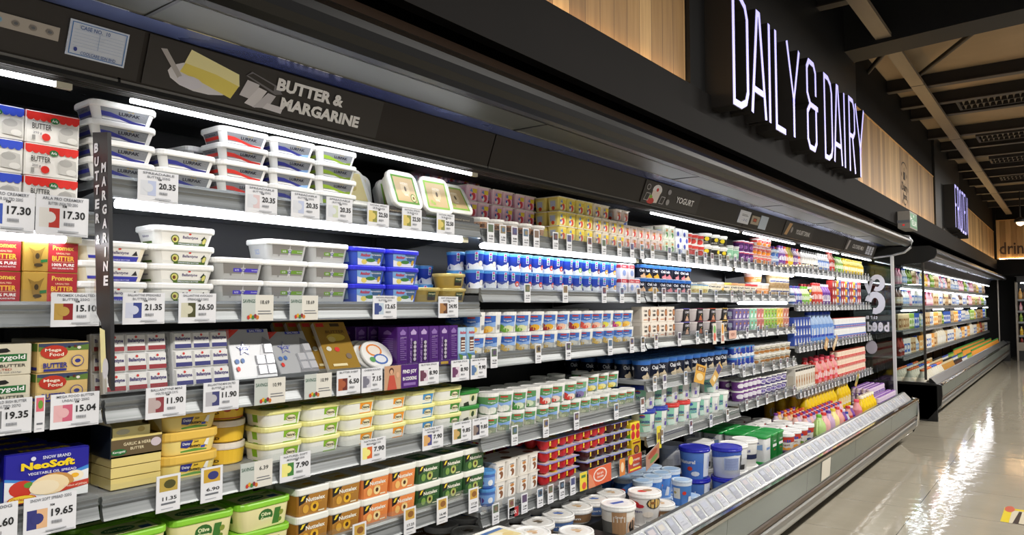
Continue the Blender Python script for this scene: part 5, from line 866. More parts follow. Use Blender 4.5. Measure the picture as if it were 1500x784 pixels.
# second shelf
G2 = 'butter spread tubs on the second shelf'
grid('bal_avo', 'white spread tub with avocado pictures', .888, 1, .16, Z1[1], 4, group=G2)
grid('scs_purple', 'grey spread tub with purple star stripe', 1.036, 1, .17, Z1[1], 2, group=G2); grid('scs_green', 'grey spread tub with green stripe', 1.18, 2, .143, Z1[1], 3, group=G2, xf=-1.680)
put('scs_purple', -1.835, 1.04, Z1[1] + .0, 'grey spread tub hidden behind the purple striped pair, lower', G2); put('scs_purple', -1.835, 1.04, Z1[1] + .0565, 'grey spread tub hidden behind the purple striped pair, upper', G2)
grid('anchor', 'blue lidded spread tub with meadow picture', 1.464, 2, .1425, Z1[1], 3, group=G2)
put('gold_oval', -1.735, 1.746, Z1[1], 'gold oval tub standing alone left of the pair', 'gold oval tubs', -.1); put('gold_oval', -1.735, 1.880, Z1[1], 'gold oval tub at the bottom of the pair', 'gold oval tubs', -.05); put('gold_oval', -1.735, 1.876, Z1[1] + .051, 'gold oval tub resting on another gold tub', 'gold oval tubs', -.05)
grid('blue_white', 'deep blue yogurt cup', 1.69, 4, .075, Z1[1], 2, xf=-1.86, at='behind gold tubs', group='blue cups behind the gold tubs', spin=-.5, lift=.0)
# third shelf: leaning packs
def lean(key, y, z, x, a, label, rz=0., g='packs leaning on the third shelf'):
    o = put(key, x, y, z + .014 * math.sin(a), label, g, rz); o.rotation_euler = (0, -a, rz); return o
z = Z1[2] + .006
lean('mini_red', .788, z, -1.70, .16, 'clear pack of nine small butters with red bands'); lean('mini_blue', .945, z, -1.70, .16, 'clear pack of nine small butters with blue bands')
lean('mini_red', .785, z, -1.755, .12, 'pack of small red banded butters behind the front one'); lean('mini_blue', .945, z, -1.755, .12, 'pack of small blue banded butters behind the front one')
lean('scs_pack', 1.095, z, -1.70, .38, 'silver star pack showing wrapped butters, taller of two'); lean('scs_pack', 1.225, z, -1.69, .62, 'silver star pack lying further back, lower of two'); lean('scs_pack', 1.10, z, -1.745, .38, 'silver star pack tucked behind the taller one')
for k in range(4): lean('gold_pack', 1.385 - .022 * k, z + .0, -1.695 - .036 * k, .64, 'gold butter sheet pack leaning, %s' % ('front one', 'second back', 'third back', 'last in the row')[k], -.12, 'gold butter packs leaning in a row')
b = MB(); b.lathe([(.05, 0), (.055, .004), (.055, .010), (.052, .012)], WHT, 24); lb = MB(); lb.decal(lambda u, v, l: (-v, u, .012 + l), [('e', -.005, .015, .028, .024, K('e88a3a')), ('e', -.005, .015, .022, .018, K('f0e6da')), ('e', .005, -.02, .026, .02, K('4a6fb8')), ('e', .005, -.02, .02, .014, K('e4e8f0')), ('e', -.025, -.02, .01, .01, K('5ca05a'))])
kind('round_cheese', 'cheese_round', 'cheese', [('carton', b), ('label', lb)], .11, .11, .012)
for k in range(3): o = put('round_cheese', -1.715 - .022 * k, 1.522 - .01 * k, z + .040, 'white round cheese box with coloured rings, leaning, %s' % ('front one', 'middle one', 'rear one')[k], 'round cheese boxes'); o.rotation_euler = (0, .86, -.1)
grid(['violet_text', 'violet_window', 'violet_window', 'violet_text', 'violet_window', 'violet_text', 'violet_window'], ['violet butter box with printed front', 'violet butter box with window', 'violet butter box with window', 'violet butter box with printed front', 'violet butter box with window', 'violet butter box with printed front', 'violet butter box with window'], 1.597, 6, .0475, Z1[2] + .004, 1, group='violet butter boxes')
grid('violet_text', 'violet butter box in the rear row', 1.53, 7, .052, Z1[2] + .004, 1, xf=-1.79, group='violet butter boxes')
grid('anchor_box', 'slim pale blue butter box', 1.878, 2, .046, Z1[2] + .002, 1, group='slim blue butter boxes')
put('glass_jar', -1.76, 1.915, Z1[2], 'small jar behind the slim blue boxes', None)
# fourth shelf
z = Z1[3]
put('gold_block', -1.735, .79, z + .004, 'foil wrapped gold butter blocks under the opened box', None); put('garlic_box', -1.735, .79, z + .072, 'opened gold butter box with torn cream lining', None, 0); put('gold_block', -1.86, .768, z, 'foil wrapped gold butter blocks in the rear', None)
grid('daisy', 'yellow margarine tub with blue name flash', .921, 1, .16, z, 3, group='yellow margarine tubs', xf=-1.68); grid('daisy', 'yellow margarine tub in the rear', .905, 1, .16, z, 2, xf=-1.84, group='yellow margarine tubs')
put('mother_low', -1.78, 1.056, z, 'round yellow spread tub with cream lid, bottom', 'round yellow spread tubs', -.7); put('mother_low', -1.78, 1.056, z + .057, 'round yellow spread tub with cream lid, middle', 'round yellow spread tubs', -.7); put('mother', -1.78, 1.054, z + .114, 'round yellow spread tub with pink lid, top', 'round yellow spread tubs', -.7)
GN = 'two tone margarine tubs with yellow lids'
LKN = {'nat_green': 'margarine tub with lime label', 'nat_orange': 'margarine tub with orange label', 'nat_blue': 'margarine tub with blue label', 'nat_olive': 'margarine tub with dark green label'}
ksN = ['nat_green', 'nat_green', 'nat_orange', 'nat_orange', 'nat_blue', 'nat_olive']
for row, (xf, dy) in enumerate(((-1.675, 0), (-1.79, .025), (-1.905, .02))):
    cnt = {}
    for i, k in enumerate(ksN):
        cnt[k] = cnt.get(k, 0) + 1; y = (1.172, 1.303, 1.434, 1.565, 1.696, 1.827)[i] + dy
        nt = (3, 3, 3, 3, 3, 3)[i] if row == 0 else 3
        for t in range(nt):
            two = ksN.count(k) > 1
            put(k, xf - .052, y, z + .0451 * t, LKN[k] + ', ' + (('left' if cnt[k] == 1 else 'right') + ' stack, ' if two else '') + TIER[3][t] + ' tier, ' + ('front', 'second', 'third')[row] + ' row', GN, random.uniform(-.04, .04))
for t in range(3): put('nat_green', -1.90, 1.055, z + .0451 * t, 'lime labelled margarine tub behind the round yellow tubs, %s tier' % TIER[3][t], GN)
grid('organic', 'cream spread tub with green lid', 1.957, 1, .14, z, 2, group='green lidded spread tubs', rows=1, xf=-1.70, lift=.0)
# fifth shelf
z = Z1[4]
for r, (xf, ys_, nt) in enumerate(((-1.672, (.62, .785, .955, 1.12), 2), (-1.795, (.60, .765, .93, 1.09), 2), (-1.915, (.60, .77, .93, 1.09), 2))):
    for c, y in enumerate(ys_):
        for t in range(nt): put('olive', xf - .057, y + .0, z + .0716 * t, 'green lidded cream spread tub, %s from left, %s tier, %s row' % (nth(c + 1), TIER[2][t], ('front', 'second', 'third')[r]), 'green lidded spread tubs on the low shelf', random.uniform(-.12, .05))
LKT = {'nut_brown': 'brown margarine tub with sunflower lid', 'nut_orange': 'orange margarine tub with white lid', 'nut_green': 'dark green margarine tub with white lid'}
for r in range(3):
    cnt = {}
    for c, k in enumerate(['nut_brown', 'nut_brown', 'nut_orange', 'nut_orange', 'nut_green', 'nut_green', 'nut_green']):
        if r and c in (0,) and False: continue
        kk = k if r == 0 else ('nut_orange' if c < 4 else 'nut_green'); cnt[kk] = cnt.get(kk, 0) + 1
        for t in range(2):
            if (r == 1 and t == 1 and c in (1, 3)) or (r and c == 6): continue
            put(kk, -1.727 - .118 * r, 1.268 + .1135 * c - .012 * r, z + .0756 * t, '%s, %s from left, %s tier, %s row' % (LKT[kk], nth(cnt[kk]), TIER[2][t], ('front', 'second', 'third')[r]), 'square margarine tubs on the low shelf')
# --- second and third modules, top shelf
z = Z2[0]
grid('brown_paper', 'low white cup with brown paper band', 2.01, 5, .088, z, 1, group='low cups with brown bands', spin=-.6, lift=.004)
grid('pink_four', 'pink yogurt four pack', 2.09, 3, .15, z, 3, xf=-1.775, group='pink yogurt packs', lift=.0, skip=())
grid('pink_four', 'pink yogurt four pack at the back', 2.035, 3, .15, z, 3, xf=-1.94, group='pink yogurt packs'); grid('pink_four', 'pink yogurt four pack above the dark card', 2.035, 2, .15, z, 1, xf=-1.90, group='pink yogurt packs', lift=.188)
b = MB(); b.box(-2.085, -1.80, 1.965, 2.25, z + .1845, z + .187, K('2f3236', .4)); tag(b.obj('divider_card'), 'dark flat card lying across the pink yogurt packs', 'card')
for r_, q in enumerate((0,)): pass
grid(['yellow_four', 'yellow_four', 'mixed_four', 'mixed_four'], ['yellow yogurt four pack', 'yellow yogurt four pack', 'fruit yogurt four pack', 'fruit yogurt four pack'], 2.545, 4, .142, z, 3, group='yellow yogurt packs', skip=((3, 2),))
grid('yellow_four', 'yellow yogurt four pack in the rear', 2.56, 3, .145, z, 3, xf=-1.82, group='yellow yogurt packs')
grid('red_four', 'red fruit yogurt four pack', 3.10, 3, .14, Z2[0], 2, group='red fruit yogurt packs', lift=.006); put('red_four', -1.745, 3.03, z + .128, 'red fruit yogurt four pack on top of the stack', 'red fruit yogurt packs')
put('white_plain_tub', -1.95, 3.26, Z3[0] + .10, 'tall white tub in the rear, left one', None, -.5); put('white_plain_tub', -1.93, 3.42, Z3[0] + .10, 'tall white tub in the rear with blue marks', None, -.5)
put('white_plain_tub', -1.95, 3.26, Z3[0], 'tall white tub under the left rear one', None, -.5); put('white_plain_tub', -1.93, 3.42, Z3[0], 'tall white tub under the blue marked one', None, -.5)
z = Z3[0]
grid('greenish_four', 'white and green yogurt four pack', 3.522, 1, .15, z, 2, group='green and white yogurt packs'); carton('blue_pattern', 'yogurt_box', .075, .11, .135, K('eceff4', .4), [('e', -.2, .8, .18, .1, BLU), ('e', .2, .55, .18, .1, BLU), ('e', -.2, .3, .18, .1, BLU), ('e', .2, .1, .18, .08, BLU)], [('e', -.2, .7, .15, .1, BLU), ('e', .2, .4, .15, .1, BLU), ('e', -.2, .15, .15, .1, BLU)], [])
grid('blue_pattern', 'white box with blue round marks', 3.636, 2, .08, z, 1, group='blue marked yogurt boxes')
grid('red_white_cup', 'white yogurt cup with red rim', 3.80, 3, .083, z, 2, group='red rimmed yogurt cups', spin=-.6); grid('black_white_tub', 'white tub with black band and yellow dot', 4.075, 3, .122, z, 2, group='black banded yogurt tubs', spin=-.5)
grid('green_white_tub', 'tall white tub with mint label', 4.42, 2, .10, z, 1, group='mint labelled tubs', spin=-.5); grid('green_white_tub', 'tall white tub with mint label, second row', 4.42, 2, .10, z, 1, xf=-1.78, group='mint labelled tubs', spin=-.5, lift=.0)
grid('purple_cup', 'purple yogurt cup with pink edge', 4.62, 3, .08, Z4[0], 2, group='purple yogurt cups', spin=-.5); grid('orange_fruit_cup', 'white cup with red lid and fruit', 4.87, 4, .092, Z4[0], 3, group='red lidded fruit cups', spin=-.5, skip=((0, 2),)); grid('clear_blue_cup', 'pale blue clear cup', 5.24, 2, .07, Z4[0], 2, group='pale blue cups', spin=-.5)
grid(['pet_purple', 'pet_purple', 'pet_red', 'pet_yellow', 'pet_yellow'], ['small bottle with purple cap', 'small bottle with purple cap', 'small bottle with red cap', 'small bottle with yellow cap', 'small bottle with yellow cap'], 5.39, 8, .062, Z5[0], 1, at=T, group='small capped bottles on the top shelf', spin=-.5, rows=2)
z = Z5[0]
grid('pet_black', 'white bottle with black cap', 5.93, 7, .064, z, 1, at=T, group='black capped bottles', spin=-.5); grid('pet_white', 'white bottle with blue label', 6.4, 5, .068, z, 1, at=T, group='blue labelled bottles', spin=-.5, lift=0); grid('tall_red', 'red labelled tall bottle', 6.77, 2, .08, z, 1, at=T, group='red labelled bottles', spin=-.5); grid('pet_green', 'small bottle with green cap', 6.95, 4, .066, z, 1, at=T, group='green capped bottles', spin=-.5); grid('pet_yellow', 'small yellow bottle', 7.25, 12, .066, z, 1, at=T, group='small yellow bottles', spin=-.5)
grid('pet_blue', 'small blue bottle', 6.4, 5, .068, z, 1, xf=-1.76, at='in the second row of top shelf', group='blue bottles in the second row', spin=-.5)
# second shelf
LB_ = {'blue_white': 'blue yogurt cup with white fruit', 'blue_straw': 'blue yogurt cup with strawberry', 'blue_plum': 'blue yogurt cup with dark fruit', 'blue_kiwi': 'blue yogurt cup with kiwi', 'blue_mango': 'lighter blue yogurt cup with mango'}
ks = ['blue_white'] * 3 + ['blue_straw'] * 5 + ['blue_plum'] + ['blue_kiwi'] * 2 + ['blue_plum'] + ['blue_mango'] * 2
grid(ks, [LB_[k] for k in ks], 1.985, 14, .0742, Z2[1], 2, group='blue yogurt cups on the second shelf', spin=-.55, jit=.002); grid(ks, [LB_[k] for k in ks], 1.985, 14, .0742, Z2[1], 2, xf=-1.765, at='behind', group='blue yogurt cups on the second shelf', spin=-.55)
carton('red_drink', 'yogurt_drink_box', .055, .05, .068, K('e4e2ea', .4), [('r', -.5, .7, .5, .95, K('c83a4a')), ('t', 'drink', 0, .82, .6, .12, WHITE), ('e', 0, .35, .3, .22, K('8aa0d8'))], [('r', -.5, .7, .5, .95, K('b0303f'))], [])
grid('red_drink', 'white drink box with red band', 3.025, 2, .075, Z2[1], 2, group='red banded drink boxes'); put('red_drink', -1.70, 3.16, Z2[1], 'white drink box with red band, low one by the join', 'red banded drink boxes')
ks = ['navy_peach', 'navy_gold', 'navy_gold', 'navy_pink', 'navy_pink', 'navy_pink', 'navy_pink', 'navy_peach']
grid(ks, [{'navy_peach': 'navy yogurt cup with peach', 'navy_gold': 'navy yogurt cup with golden fruit', 'navy_pink': 'navy yogurt cup with pink fruit'}[k] for k in ks], 3.245, 8, .0765, Z3[1], 2, group='navy yogurt cups on the second shelf', spin=-.55); grid('cream_small_cup', 'low cream cup with blue lid', 3.87, 3, .075, Z3[1], 1, group='low cream cups', spin=-.5)
ks = ['dairy_yellow', 'dairy_yellow', 'dairy_lemon', 'dairy_orange', 'dairy_orange', 'dairy_red', 'dairy_red']
grid(ks, [{'dairy_yellow': 'cream yogurt tub with white lid', 'dairy_lemon': 'cream yogurt tub with yellow lid', 'dairy_orange': 'cream yogurt tub with orange lid', 'dairy_red': 'cream yogurt tub with red lid'}[k] for k in ks], 4.14, 7, .1175, Z4[1], 1, group='cream yogurt tubs on the second shelf', spin=-.6); grid(['dairy_yellow'], 'cream yogurt tub, rear row', 4.08, 4, .14, Z4[1], 1, xf=-1.80, group='cream yogurt tubs on the second shelf', spin=-.6)
put('orange_pail', -1.75, 4.985, Z4[1] + .08, 'white and orange tub standing on another', None, -.5); put('orange_pail', -1.75, 5.125, Z4[1], 'white and orange tub right of the stack', None, -.5); put('orange_pail', -1.75, 4.985, Z4[1], 'white and orange tub under another', None, -.5)
grid('glass_jar', 'tan jar with label', 5.24, 5, .075, Z4[1], 2, group='tan jars on the second shelf', spin=-.5, rows=1)
z = Z5[1]
grid(['pet_blue', 'pet_violet'], ['blue capped bottle', 'violet capped bottle'], 5.66, 4, .062, z, 1, at='on second shelf', group='bottles on the second shelf', spin=-.5); grid('pet_green', 'lime bottle with green cap', 5.93, 3, .062, z, 1, at='on second shelf', group='bottles on the second shelf', spin=-.5); put('black_white_tub', -1.74, 6.17, z, 'black banded tub among the small bottles', None, -.5); put('black_white_tub', -1.74, 6.17, z + .073, 'black banded tub stacked among the small bottles', None, -.5)
grid('tall_red', 'red bottle', 6.28, 3, .078, z, 1, at='on second shelf', group='bottles on the second shelf', spin=-.5); grid('pet_white', 'white bottle', 6.14, 2, .07, z, 1, xf=-1.84, at='on second shelf', group='bottles on the second shelf', spin=-.5); grid('tall_purple', 'purple bottle with pale cap', 6.53, 3, .078, z, 1, at='on second shelf', group='bottles on the second shelf', spin=-.5)
grid(['pack_red', 'pack_red', 'pack_yellow', 'pack_blue'], ['red snack box', 'red snack box', 'yellow snack box', 'blue snack box'], 6.80, 14, .078, z, 3, at='on second shelf', group='snack boxes on the second shelf')
grid('tall_red', 'dark red bottle behind the snack boxes', 6.5, 6, .1, z, 1, xf=-1.83, group='bottles behind the snack boxes', spin=-.5)
# third shelf
ks = ['emmi_mango', 'emmi_mango', 'emmi_lime', 'emmi_lime', 'emmi_berry', 'emmi_berry', 'emmi_peach', 'emmi_berry', 'emmi_peach', 'emmi_peach', 'emmi_mag', 'emmi_mag', 'emmi_mango']
LE = {'emmi_mango': 'white and blue yogurt cup, mango', 'emmi_lime': 'white and blue yogurt cup, lime', 'emmi_berry': 'white and blue yogurt cup, dark fruit', 'emmi_peach': 'white and blue yogurt cup, peach', 'emmi_mag': 'white and blue yogurt cup, magenta fruit'}
GE = 'white and blue yogurt cups on the third shelf'
grid('emmi_small', 'white lidded blue yogurt cup in the bottom tier', 1.99, 13, .0925, Z2[2], 1, group=GE, spin=-.6, lift=.0); grid(ks, [LE[k] for k in ks], 1.99, 13, .0925, Z2[2], 1, at='in the upper tier', group=GE, spin=-.6, lift=.0705, jit=.003)
grid('emmi_lime', 'white and blue yogurt cup in the rear row', 2.0, 10, .095, Z2[2], 1, xf=-1.77, group=GE, spin=-.6, lift=.078); grid('emmi_lime', 'white and blue yogurt cup low in the rear row', 2.0, 10, .095, Z2[2], 1, xf=-1.77, group=GE, spin=-.6)
z = Z3[2]
grid('coffee_box', 'white coffee dessert box', 3.245, 4, .0925, z, 2, group='coffee dessert boxes', rows=1); put('violet_bowl', -1.80, 3.36, z + .08, 'grey bowl behind the coffee boxes', None)
put('violet_bowl', -1.80, 3.36, z, 'grey bowl low behind the coffee boxes', None)
ks = ['ult_violet', 'ult_plum', 'ult_orange', 'ult_gold']
grid(ks, ['black dessert twin pack with %s edge' % c for c in ('violet', 'plum', 'orange', 'gold')], 3.72, 4, .184, z, 2, group='black dessert twin packs', skip=())
grid('lilac_pack', 'dark lilac cup pack', 4.50, 2, .14, Z4[2], 2, group='fruit jelly cup packs'); grid(['clear_mint', 'clear_pink', 'kiwi_pack', 'kiwi_pack', 'lemon_pack', 'rose_pack'], ['mint cup pack', 'dark pink cup pack', 'kiwi cup pack', 'kiwi cup pack', 'lemon cup pack', 'rose cup pack'], 4.78, 6, .138, Z4[2], 2, group='fruit jelly cup packs')
z = Z5[2]
grid('pack_blue', 'blue drink can box', 5.67, 6, .075, z, 3, group='blue drink boxes'); grid('tall_blue', 'tall pale blue bottle', 6.18, 6, .117, z, 1, rows=1, group='tall blue bottles', spin=-.5); grid('six_blue', 'white and blue drink six pack', 6.92, 9, .134, z, 2, group='blue drink six packs')
# fourth shelf
ks = ['org_plain', 'org_plain', 'org_aloe', 'org_aloe', 'org_straw', 'org_straw', 'org_straw']
LO = {'org_plain': 'green and white yogurt cup, plain', 'org_aloe': 'green and white yogurt cup, aloe', 'org_straw': 'green and white yogurt cup, strawberry'}
GO = 'green and white yogurt cups'
z = Z2[3]
grid('org_small', 'green and white cup in the bottom tier', 2.065, 14, .0805, z, 1, group=GO, spin=-.6); grid('org_small', 'green and white cup in the bottom tier, second row', 2.065, 13, .0805, z, 1, xf=-1.755, group=GO, spin=-.6)
grid(ks, [LO[k] for k in ks], 2.07, 7, .0875, z, 1, at='in the upper tier', group=GO, spin=-.6, lift=.0665, jit=.002); grid('org_plain', 'green and white cup behind the upper tier', 2.08, 6, .09, z, 1, xf=-1.765, group=GO, spin=-.6, lift=.0665)
put('org_blue', -1.715, 2.69, z + .0665, 'green and white cup with dark berries, standing alone', GO, -.7)
for k, (x, y) in enumerate(((-1.80, 2.635), (-1.905, 2.66), (-1.91, 2.80), (-1.80, 2.92), (-1.80, 3.012), (-1.897, 2.985), (-1.80, 3.105))): put('org_banana', x, y, z + .0665, 'green cup with banana picture, %s from the left' % nth(k + 1), GO, -.6); put('org_small', x - .002, y, z, 'green cup carrying the %s banana cup' % nth(k + 1), GO, -.6) if x < -1.88 else None
grid('navy_big', 'large navy yogurt cup', 3.28, 11, .102, Z3[3], 1, rows=5, at='', group='large navy yogurt cups', spin=-.55, dp=.004)
grid(['blue_white', 'blue_plum'], ['royal blue cup with white fruit', 'royal blue cup with dark fruit'], 4.47, 5, .075, Z4[3], 2, group='royal blue cups on the fourth shelf', spin=-.5, rows=2); grid('white_bowl', 'low white bowl cup', 4.87, 7, .112, Z4[3], 1, rows=2, group='low white bowl cups', spin=-.5, lift=.0); grid('white_bowl', 'low white bowl cup, upper tier', 4.87, 7, .112, Z4[3], 1, group='low white bowl cups', spin=-.5, lift=.062)
z = Z5[3]
grid('white_carton', 'white milk carton', 5.68, 8, .066, z, 1, rows=2, group='white milk cartons'); grid(['tall_red', 'big_pink'], ['red capped juice bottle', 'pink milk bottle'], 6.26, 8, .086, z, 1, rows=2, at='on fourth shelf', group='bottles on the fourth shelf', spin=-.5); grid('six_red', 'red drink six pack', 6.99, 8, .136, z, 3, group='red drink six packs', rows=1)
# fifth shelf
z = Z2[4]
grid('white_four', 'white dessert four pack', 2.165, 2, .142, z, 2, rows=1, xf=-1.70, group='white dessert packs')
for k, (y, t) in enumerate(((1.965, 0), (1.965, 1), (2.01, 0), )): pass
put('blue_lid_small', -1.71, 2.05, z, 'small blue lidded cup, lower of the front pair', 'small blue lidded cups', -.8); put('blue_lid_small', -1.71, 2.05, z + .0625, 'small blue lidded cup, upper of the front pair', 'small blue lidded cups', -.8); put('blue_lid_small', -1.79, 2.05, z, 'small blue lidded cup behind the front pair', 'small blue lidded cups', -.8)
grid('red_tray', 'red dessert cup tray', 2.505, 1, .25, z, 4, rows=2, dz=.0038, xf=-1.675, at='in the tall stack', group='red dessert trays'); grid('red_tray', 'red dessert cup tray', 2.24, 1, .25, z, 4, dz=.0038, xf=-1.90, at='in the rear stack', group='red dessert trays')
for t in range(3): put('red_tray', -1.775, 2.762, z + .094 + .0467 * t, 'red dessert cup tray in the shorter stack, %s tier' % TIER[3][t], 'red dessert trays', 0)
for t in range(2): put('dark_tray', -1.745, 2.79, z + .0467 * t, 'dark dessert tray under the shorter red stack, %s' % TIER[2][t], 'dark dessert trays'); 
grid('dark_tray', 'dark dessert tray by the yellow box', 2.988, 1, .2, z, 4, dz=.0038, group='dark dessert trays')
put('yellow_dessert', -1.76, 3.136, z + .0765, 'yellow dessert box showing red cups, on top', 'yellow dessert boxes'); put('brown_dessert', -1.735, 3.136, z, 'yellow and brown dessert box under the yellow one', 'yellow dessert boxes')
z = Z3[4]
ks = ['greek_blue', 'greek_blue', 'greek_red', 'greek_red', 'greek_white', 'greek_white', 'greek_white', 'greek_white']
LG = {'greek_blue': 'mint yogurt pail with blue lid', 'greek_red': 'mint yogurt pail with red lid', 'greek_white': 'mint yogurt pail with white lid'}
grid(ks, [LG[k] for k in ks], 3.33, 8, .140, z, 2, rows=2, group='mint and white yogurt pails', spin=-.55, skip=((7, 1), (5, 1, 0)))
z = Z4[4]
grid('ube_cup', 'purple and white yogurt cup', 4.56, 5, .082, z, 2, rows=2, group='purple and white yogurt cups', spin=-.5); grid('violet_bowl', 'dark violet bowl with white emblem', 4.99, 5, .112, z, 2, group='violet bowls', spin=-.5); grid('long_blue', 'blue and white yogurt box', 4.72, 8, .105, z, 2, xf=-1.93, group='blue and white yogurt boxes')
# ------------------------------------------------------------------ the deep lower deck
ZD = .30; DX = -1.405
def deck(*a, **k): k.setdefault('xf', DX); grid(*a, **k)
b = MB(); b.box(-2.17, -1.405, 1.6, 2.515, .3005, .486, BACKB); tag(b.obj('riser'), 'dark riser under the low lidded tubs at the near end', 'riser')
b = MB(); b.box(-2.17, -1.578, 2.518, 3.085, .3005, .486, BACKB); tag(b.obj('riser'), 'dark riser behind the cow and strawberry pails', 'riser')
grid('square_cream', 'square cream cheese tub on the near deck', 1.86, 1, .16, .486, 2, xf=-1.42, group='square cheese tubs on the deck'); grid('square_cream', 'square cream cheese tub in the second row', 1.86, 1, .16, .486, 1, xf=-1.57, group='square cheese tubs on the deck')
grid('square_yellow', 'square yellow cheese tub by the photo corner', 1.70, 1, .16, .486, 2, xf=-1.42, group='square cheese tubs on the deck')
LT = {'low_tan': 'low white lidded tub with tan picture', 'low_blue': 'low white lidded tub with blue picture', 'low_dark': 'low white lidded tub with dark picture', 'low_pink': 'low white lidded tub with pink picture'}
ksl = ['low_tan', 'low_blue', 'low_tan', 'low_pink', 'low_dark', 'low_blue']
n = 0
for r in range(5):
    for c in range(8):
        x = -1.475 - .137 * r - (.038 if r else 0); y = 2.015 + .1385 * c + (.03 if r > 1 else 0)
        if (r == 0 and c > 2) or c == 7: continue
        k = ksl[(r * 2 + c) % 6]; nt = 2 if r == 0 and c < 1 else 1
        for t in range(nt): put(k, x, y, ZD + .1865 + .0622 * t, '%s, %s from left, %s tier, %s row' % (LT[k], nth(c + 1), TIER[2][t], ('front', 'second', 'third', 'fourth', 'fifth')[r]), 'low white lidded tubs on the deck', -.8 + random.uniform(-.4, .4))
for k, (key, y, x, lab) in enumerate((('cow_pail', 2.62, -1.485, 'white pail with black and white cow picture'), ('berry_pail', 2.86, -1.49, 'white pail with strawberries and a bowl picture'))):
    put('berry_pail' if k == 0 else 'cow_pail', x, y, ZD, ('white pail carrying the cow pail', 'white pail carrying the strawberry pail')[k], None, -.6); put(key, x, y, ZD + .1385, lab, None, -.55)
put('low_dark', -1.51, 3.015, ZD + .0622, 'low lidded tub right of the strawberry pail, upper', None, -.7); put('low_dark', -1.51, 3.015, ZD, 'low lidded tub right of the strawberry pail, lower', None, -.7)
put('low_tan', -1.50, 3.03, ZD + .125, 'low tan lidded tub topping the stack by the strawberry pail', None, -.7)
for r in range(5):
    deck('blue_small', 'pale blue yogurt tub, %s row' % nth(r + 1), 3.175, 4, .1035, ZD, 1 if r < 2 else 2, xf=DX - .105 * r, at='', group='pale blue yogurt tubs on the deck', spin=-.7)
put('blue_small_note', -1.52, 3.30, ZD + .119, 'pale blue tub with beige note on top of others', 'pale blue yogurt tubs on the deck', -.5)
for k, (key, x, y, t, lab) in enumerate((('blue_pail', -1.63, 3.70, 0, 'blue lidded pail under the left blue pail'), ('blue_pail', -1.63, 3.70, 1, 'blue pail with blue lid, left of two tall ones'), ('blue_pail', -1.50, 3.82, 0, 'blue lidded pail under the labelled one'), ('blue_pail_label', -1.50, 3.82, 1, 'white and blue pail with nutrition label'), ('cup_white_pail', -1.81, 3.80, 0, 'white pail under the rear white pail'), ('cup_white_pail', -1.81, 3.80, 1, 'white pail behind the blue lidded pails'), ('cup_white_pail', -1.54, 4.03, 0, 'white pail under the printed white pail'), ('cup_white_pail', -1.54, 4.03, 1, 'white pail with small printed table'), ('bib_pail', -1.54, 4.205, 0, 'white pail with navy band, lower'), ('bib_pail', -1.54, 4.205, 1, 'white pail with navy band, upper'), ('cup_white_pail', -1.72, 3.985, 0, 'white pail in the rear beside the green boxes, lower'), ('cup_white_pail', -1.72, 3.985, 1, 'white pail in the rear beside the green boxes, upper'), ('bib_pail', -1.44 - .035, 4.10 - .02, 9, ''))):
    if t < 9: put(key, x, y, ZD - .02 * 0 + KIND[key][5] * t, lab, None, -.6)
deck(['white_box', 'green_box', 'green_box'], ['white yogurt box with green lid', 'green yogurt box with fruit picture', 'green yogurt box with fruit picture'], 4.36, 3, .118, ZD, 2, rows=4, xf=-1.45, group='green lidded yogurt boxes')
carton('violet_bar', 'butter_stick_box', .05, .09, .16, K('3a2040', .35), [('t', 'Dark', 0, .5, .3, .2, K('c9a23a')), ('r', -.4, .1, .4, .2, K('c9a23a'))], [('e', 0, .4, .3, .2, K('8a4a2a'))], []); put('violet_bar', -1.46, 4.69, ZD, 'dark purple carton beside the green boxes', None)
ksf = ['apricot', 'apricot', 'olive_pail', 'blue2']; LF = {'apricot': 'fruit yogurt pail with apricots', 'olive_pail': 'fruit yogurt pail with green fruit', 'berry2': 'fruit yogurt pail with dark berries', 'blue2': 'fruit yogurt pail with blue fruit'}
deck(ksf, [LF[k] for k in ksf], 4.80, 4, .148, ZD, 2, rows=4, xf=-1.43, group='white fruit yogurt pails', spin=-.6)
deck(['jug_green', 'jug_pink', 'jug_lilac', 'jug_yellow', 'jug_rose', 'jug_rose'], ['green milk jug with cap', 'pink milk jug with cap', 'lilac milk jug with cap', 'yellow milk jug with cap', 'rose milk jug with cap', 'rose milk jug with cap'], 5.43, 5, .125, ZD + .0805, 1, rows=1, xf=-1.404, group='pastel milk jugs', spin=0)
b = MB(); b.box(-2.17, -1.505, 5.35, 8.16, .3005, .44, BACKB); tag(b.obj('riser'), 'dark riser under the rear bottles on the deck', 'riser')
b = MB(); b.box(-1.502, -1.405, 5.36, 8.15, .3005, .38, BACKB); tag(b.obj('riser'), 'low dark riser under the pastel jugs on the deck', 'riser')
for r, (k1, k2, l1, l2) in enumerate((('pet_red', 'pet_violet', 'red capped small bottle', 'violet capped small bottle'), ('pet_red', 'pet_purple', 'red capped small bottle', 'purple capped small bottle'), ('pet_orange', 'pet_red', 'orange capped small bottle', 'red capped small bottle'), ('pet_purple', 'pet_orange', 'purple capped small bottle', 'orange capped small bottle'))):
    deck([k1, k2], [l1, l2], 5.40, 15 if r < 2 else 7, .070, ZD + .1405, 1, xf=-1.512 - .068 * r, at='on the riser, row %s' % nth(r + 1), group='small capped bottles on the deck', spin=-.5)
deck(['tall_red', 'tall_purple', 'pet_blue'], ['red juice bottle', 'purple juice bottle', 'blue capped milk bottle'], 6.07, 5, .084, ZD + .0805, 1, rows=1, xf=-1.43, at='beside the jugs', group='juice bottles beside the jugs', spin=-.4)
put('big_pink', -1.452, 6.56, ZD + .0805, 'large pink milk bottle standing at the front', None, -.5)
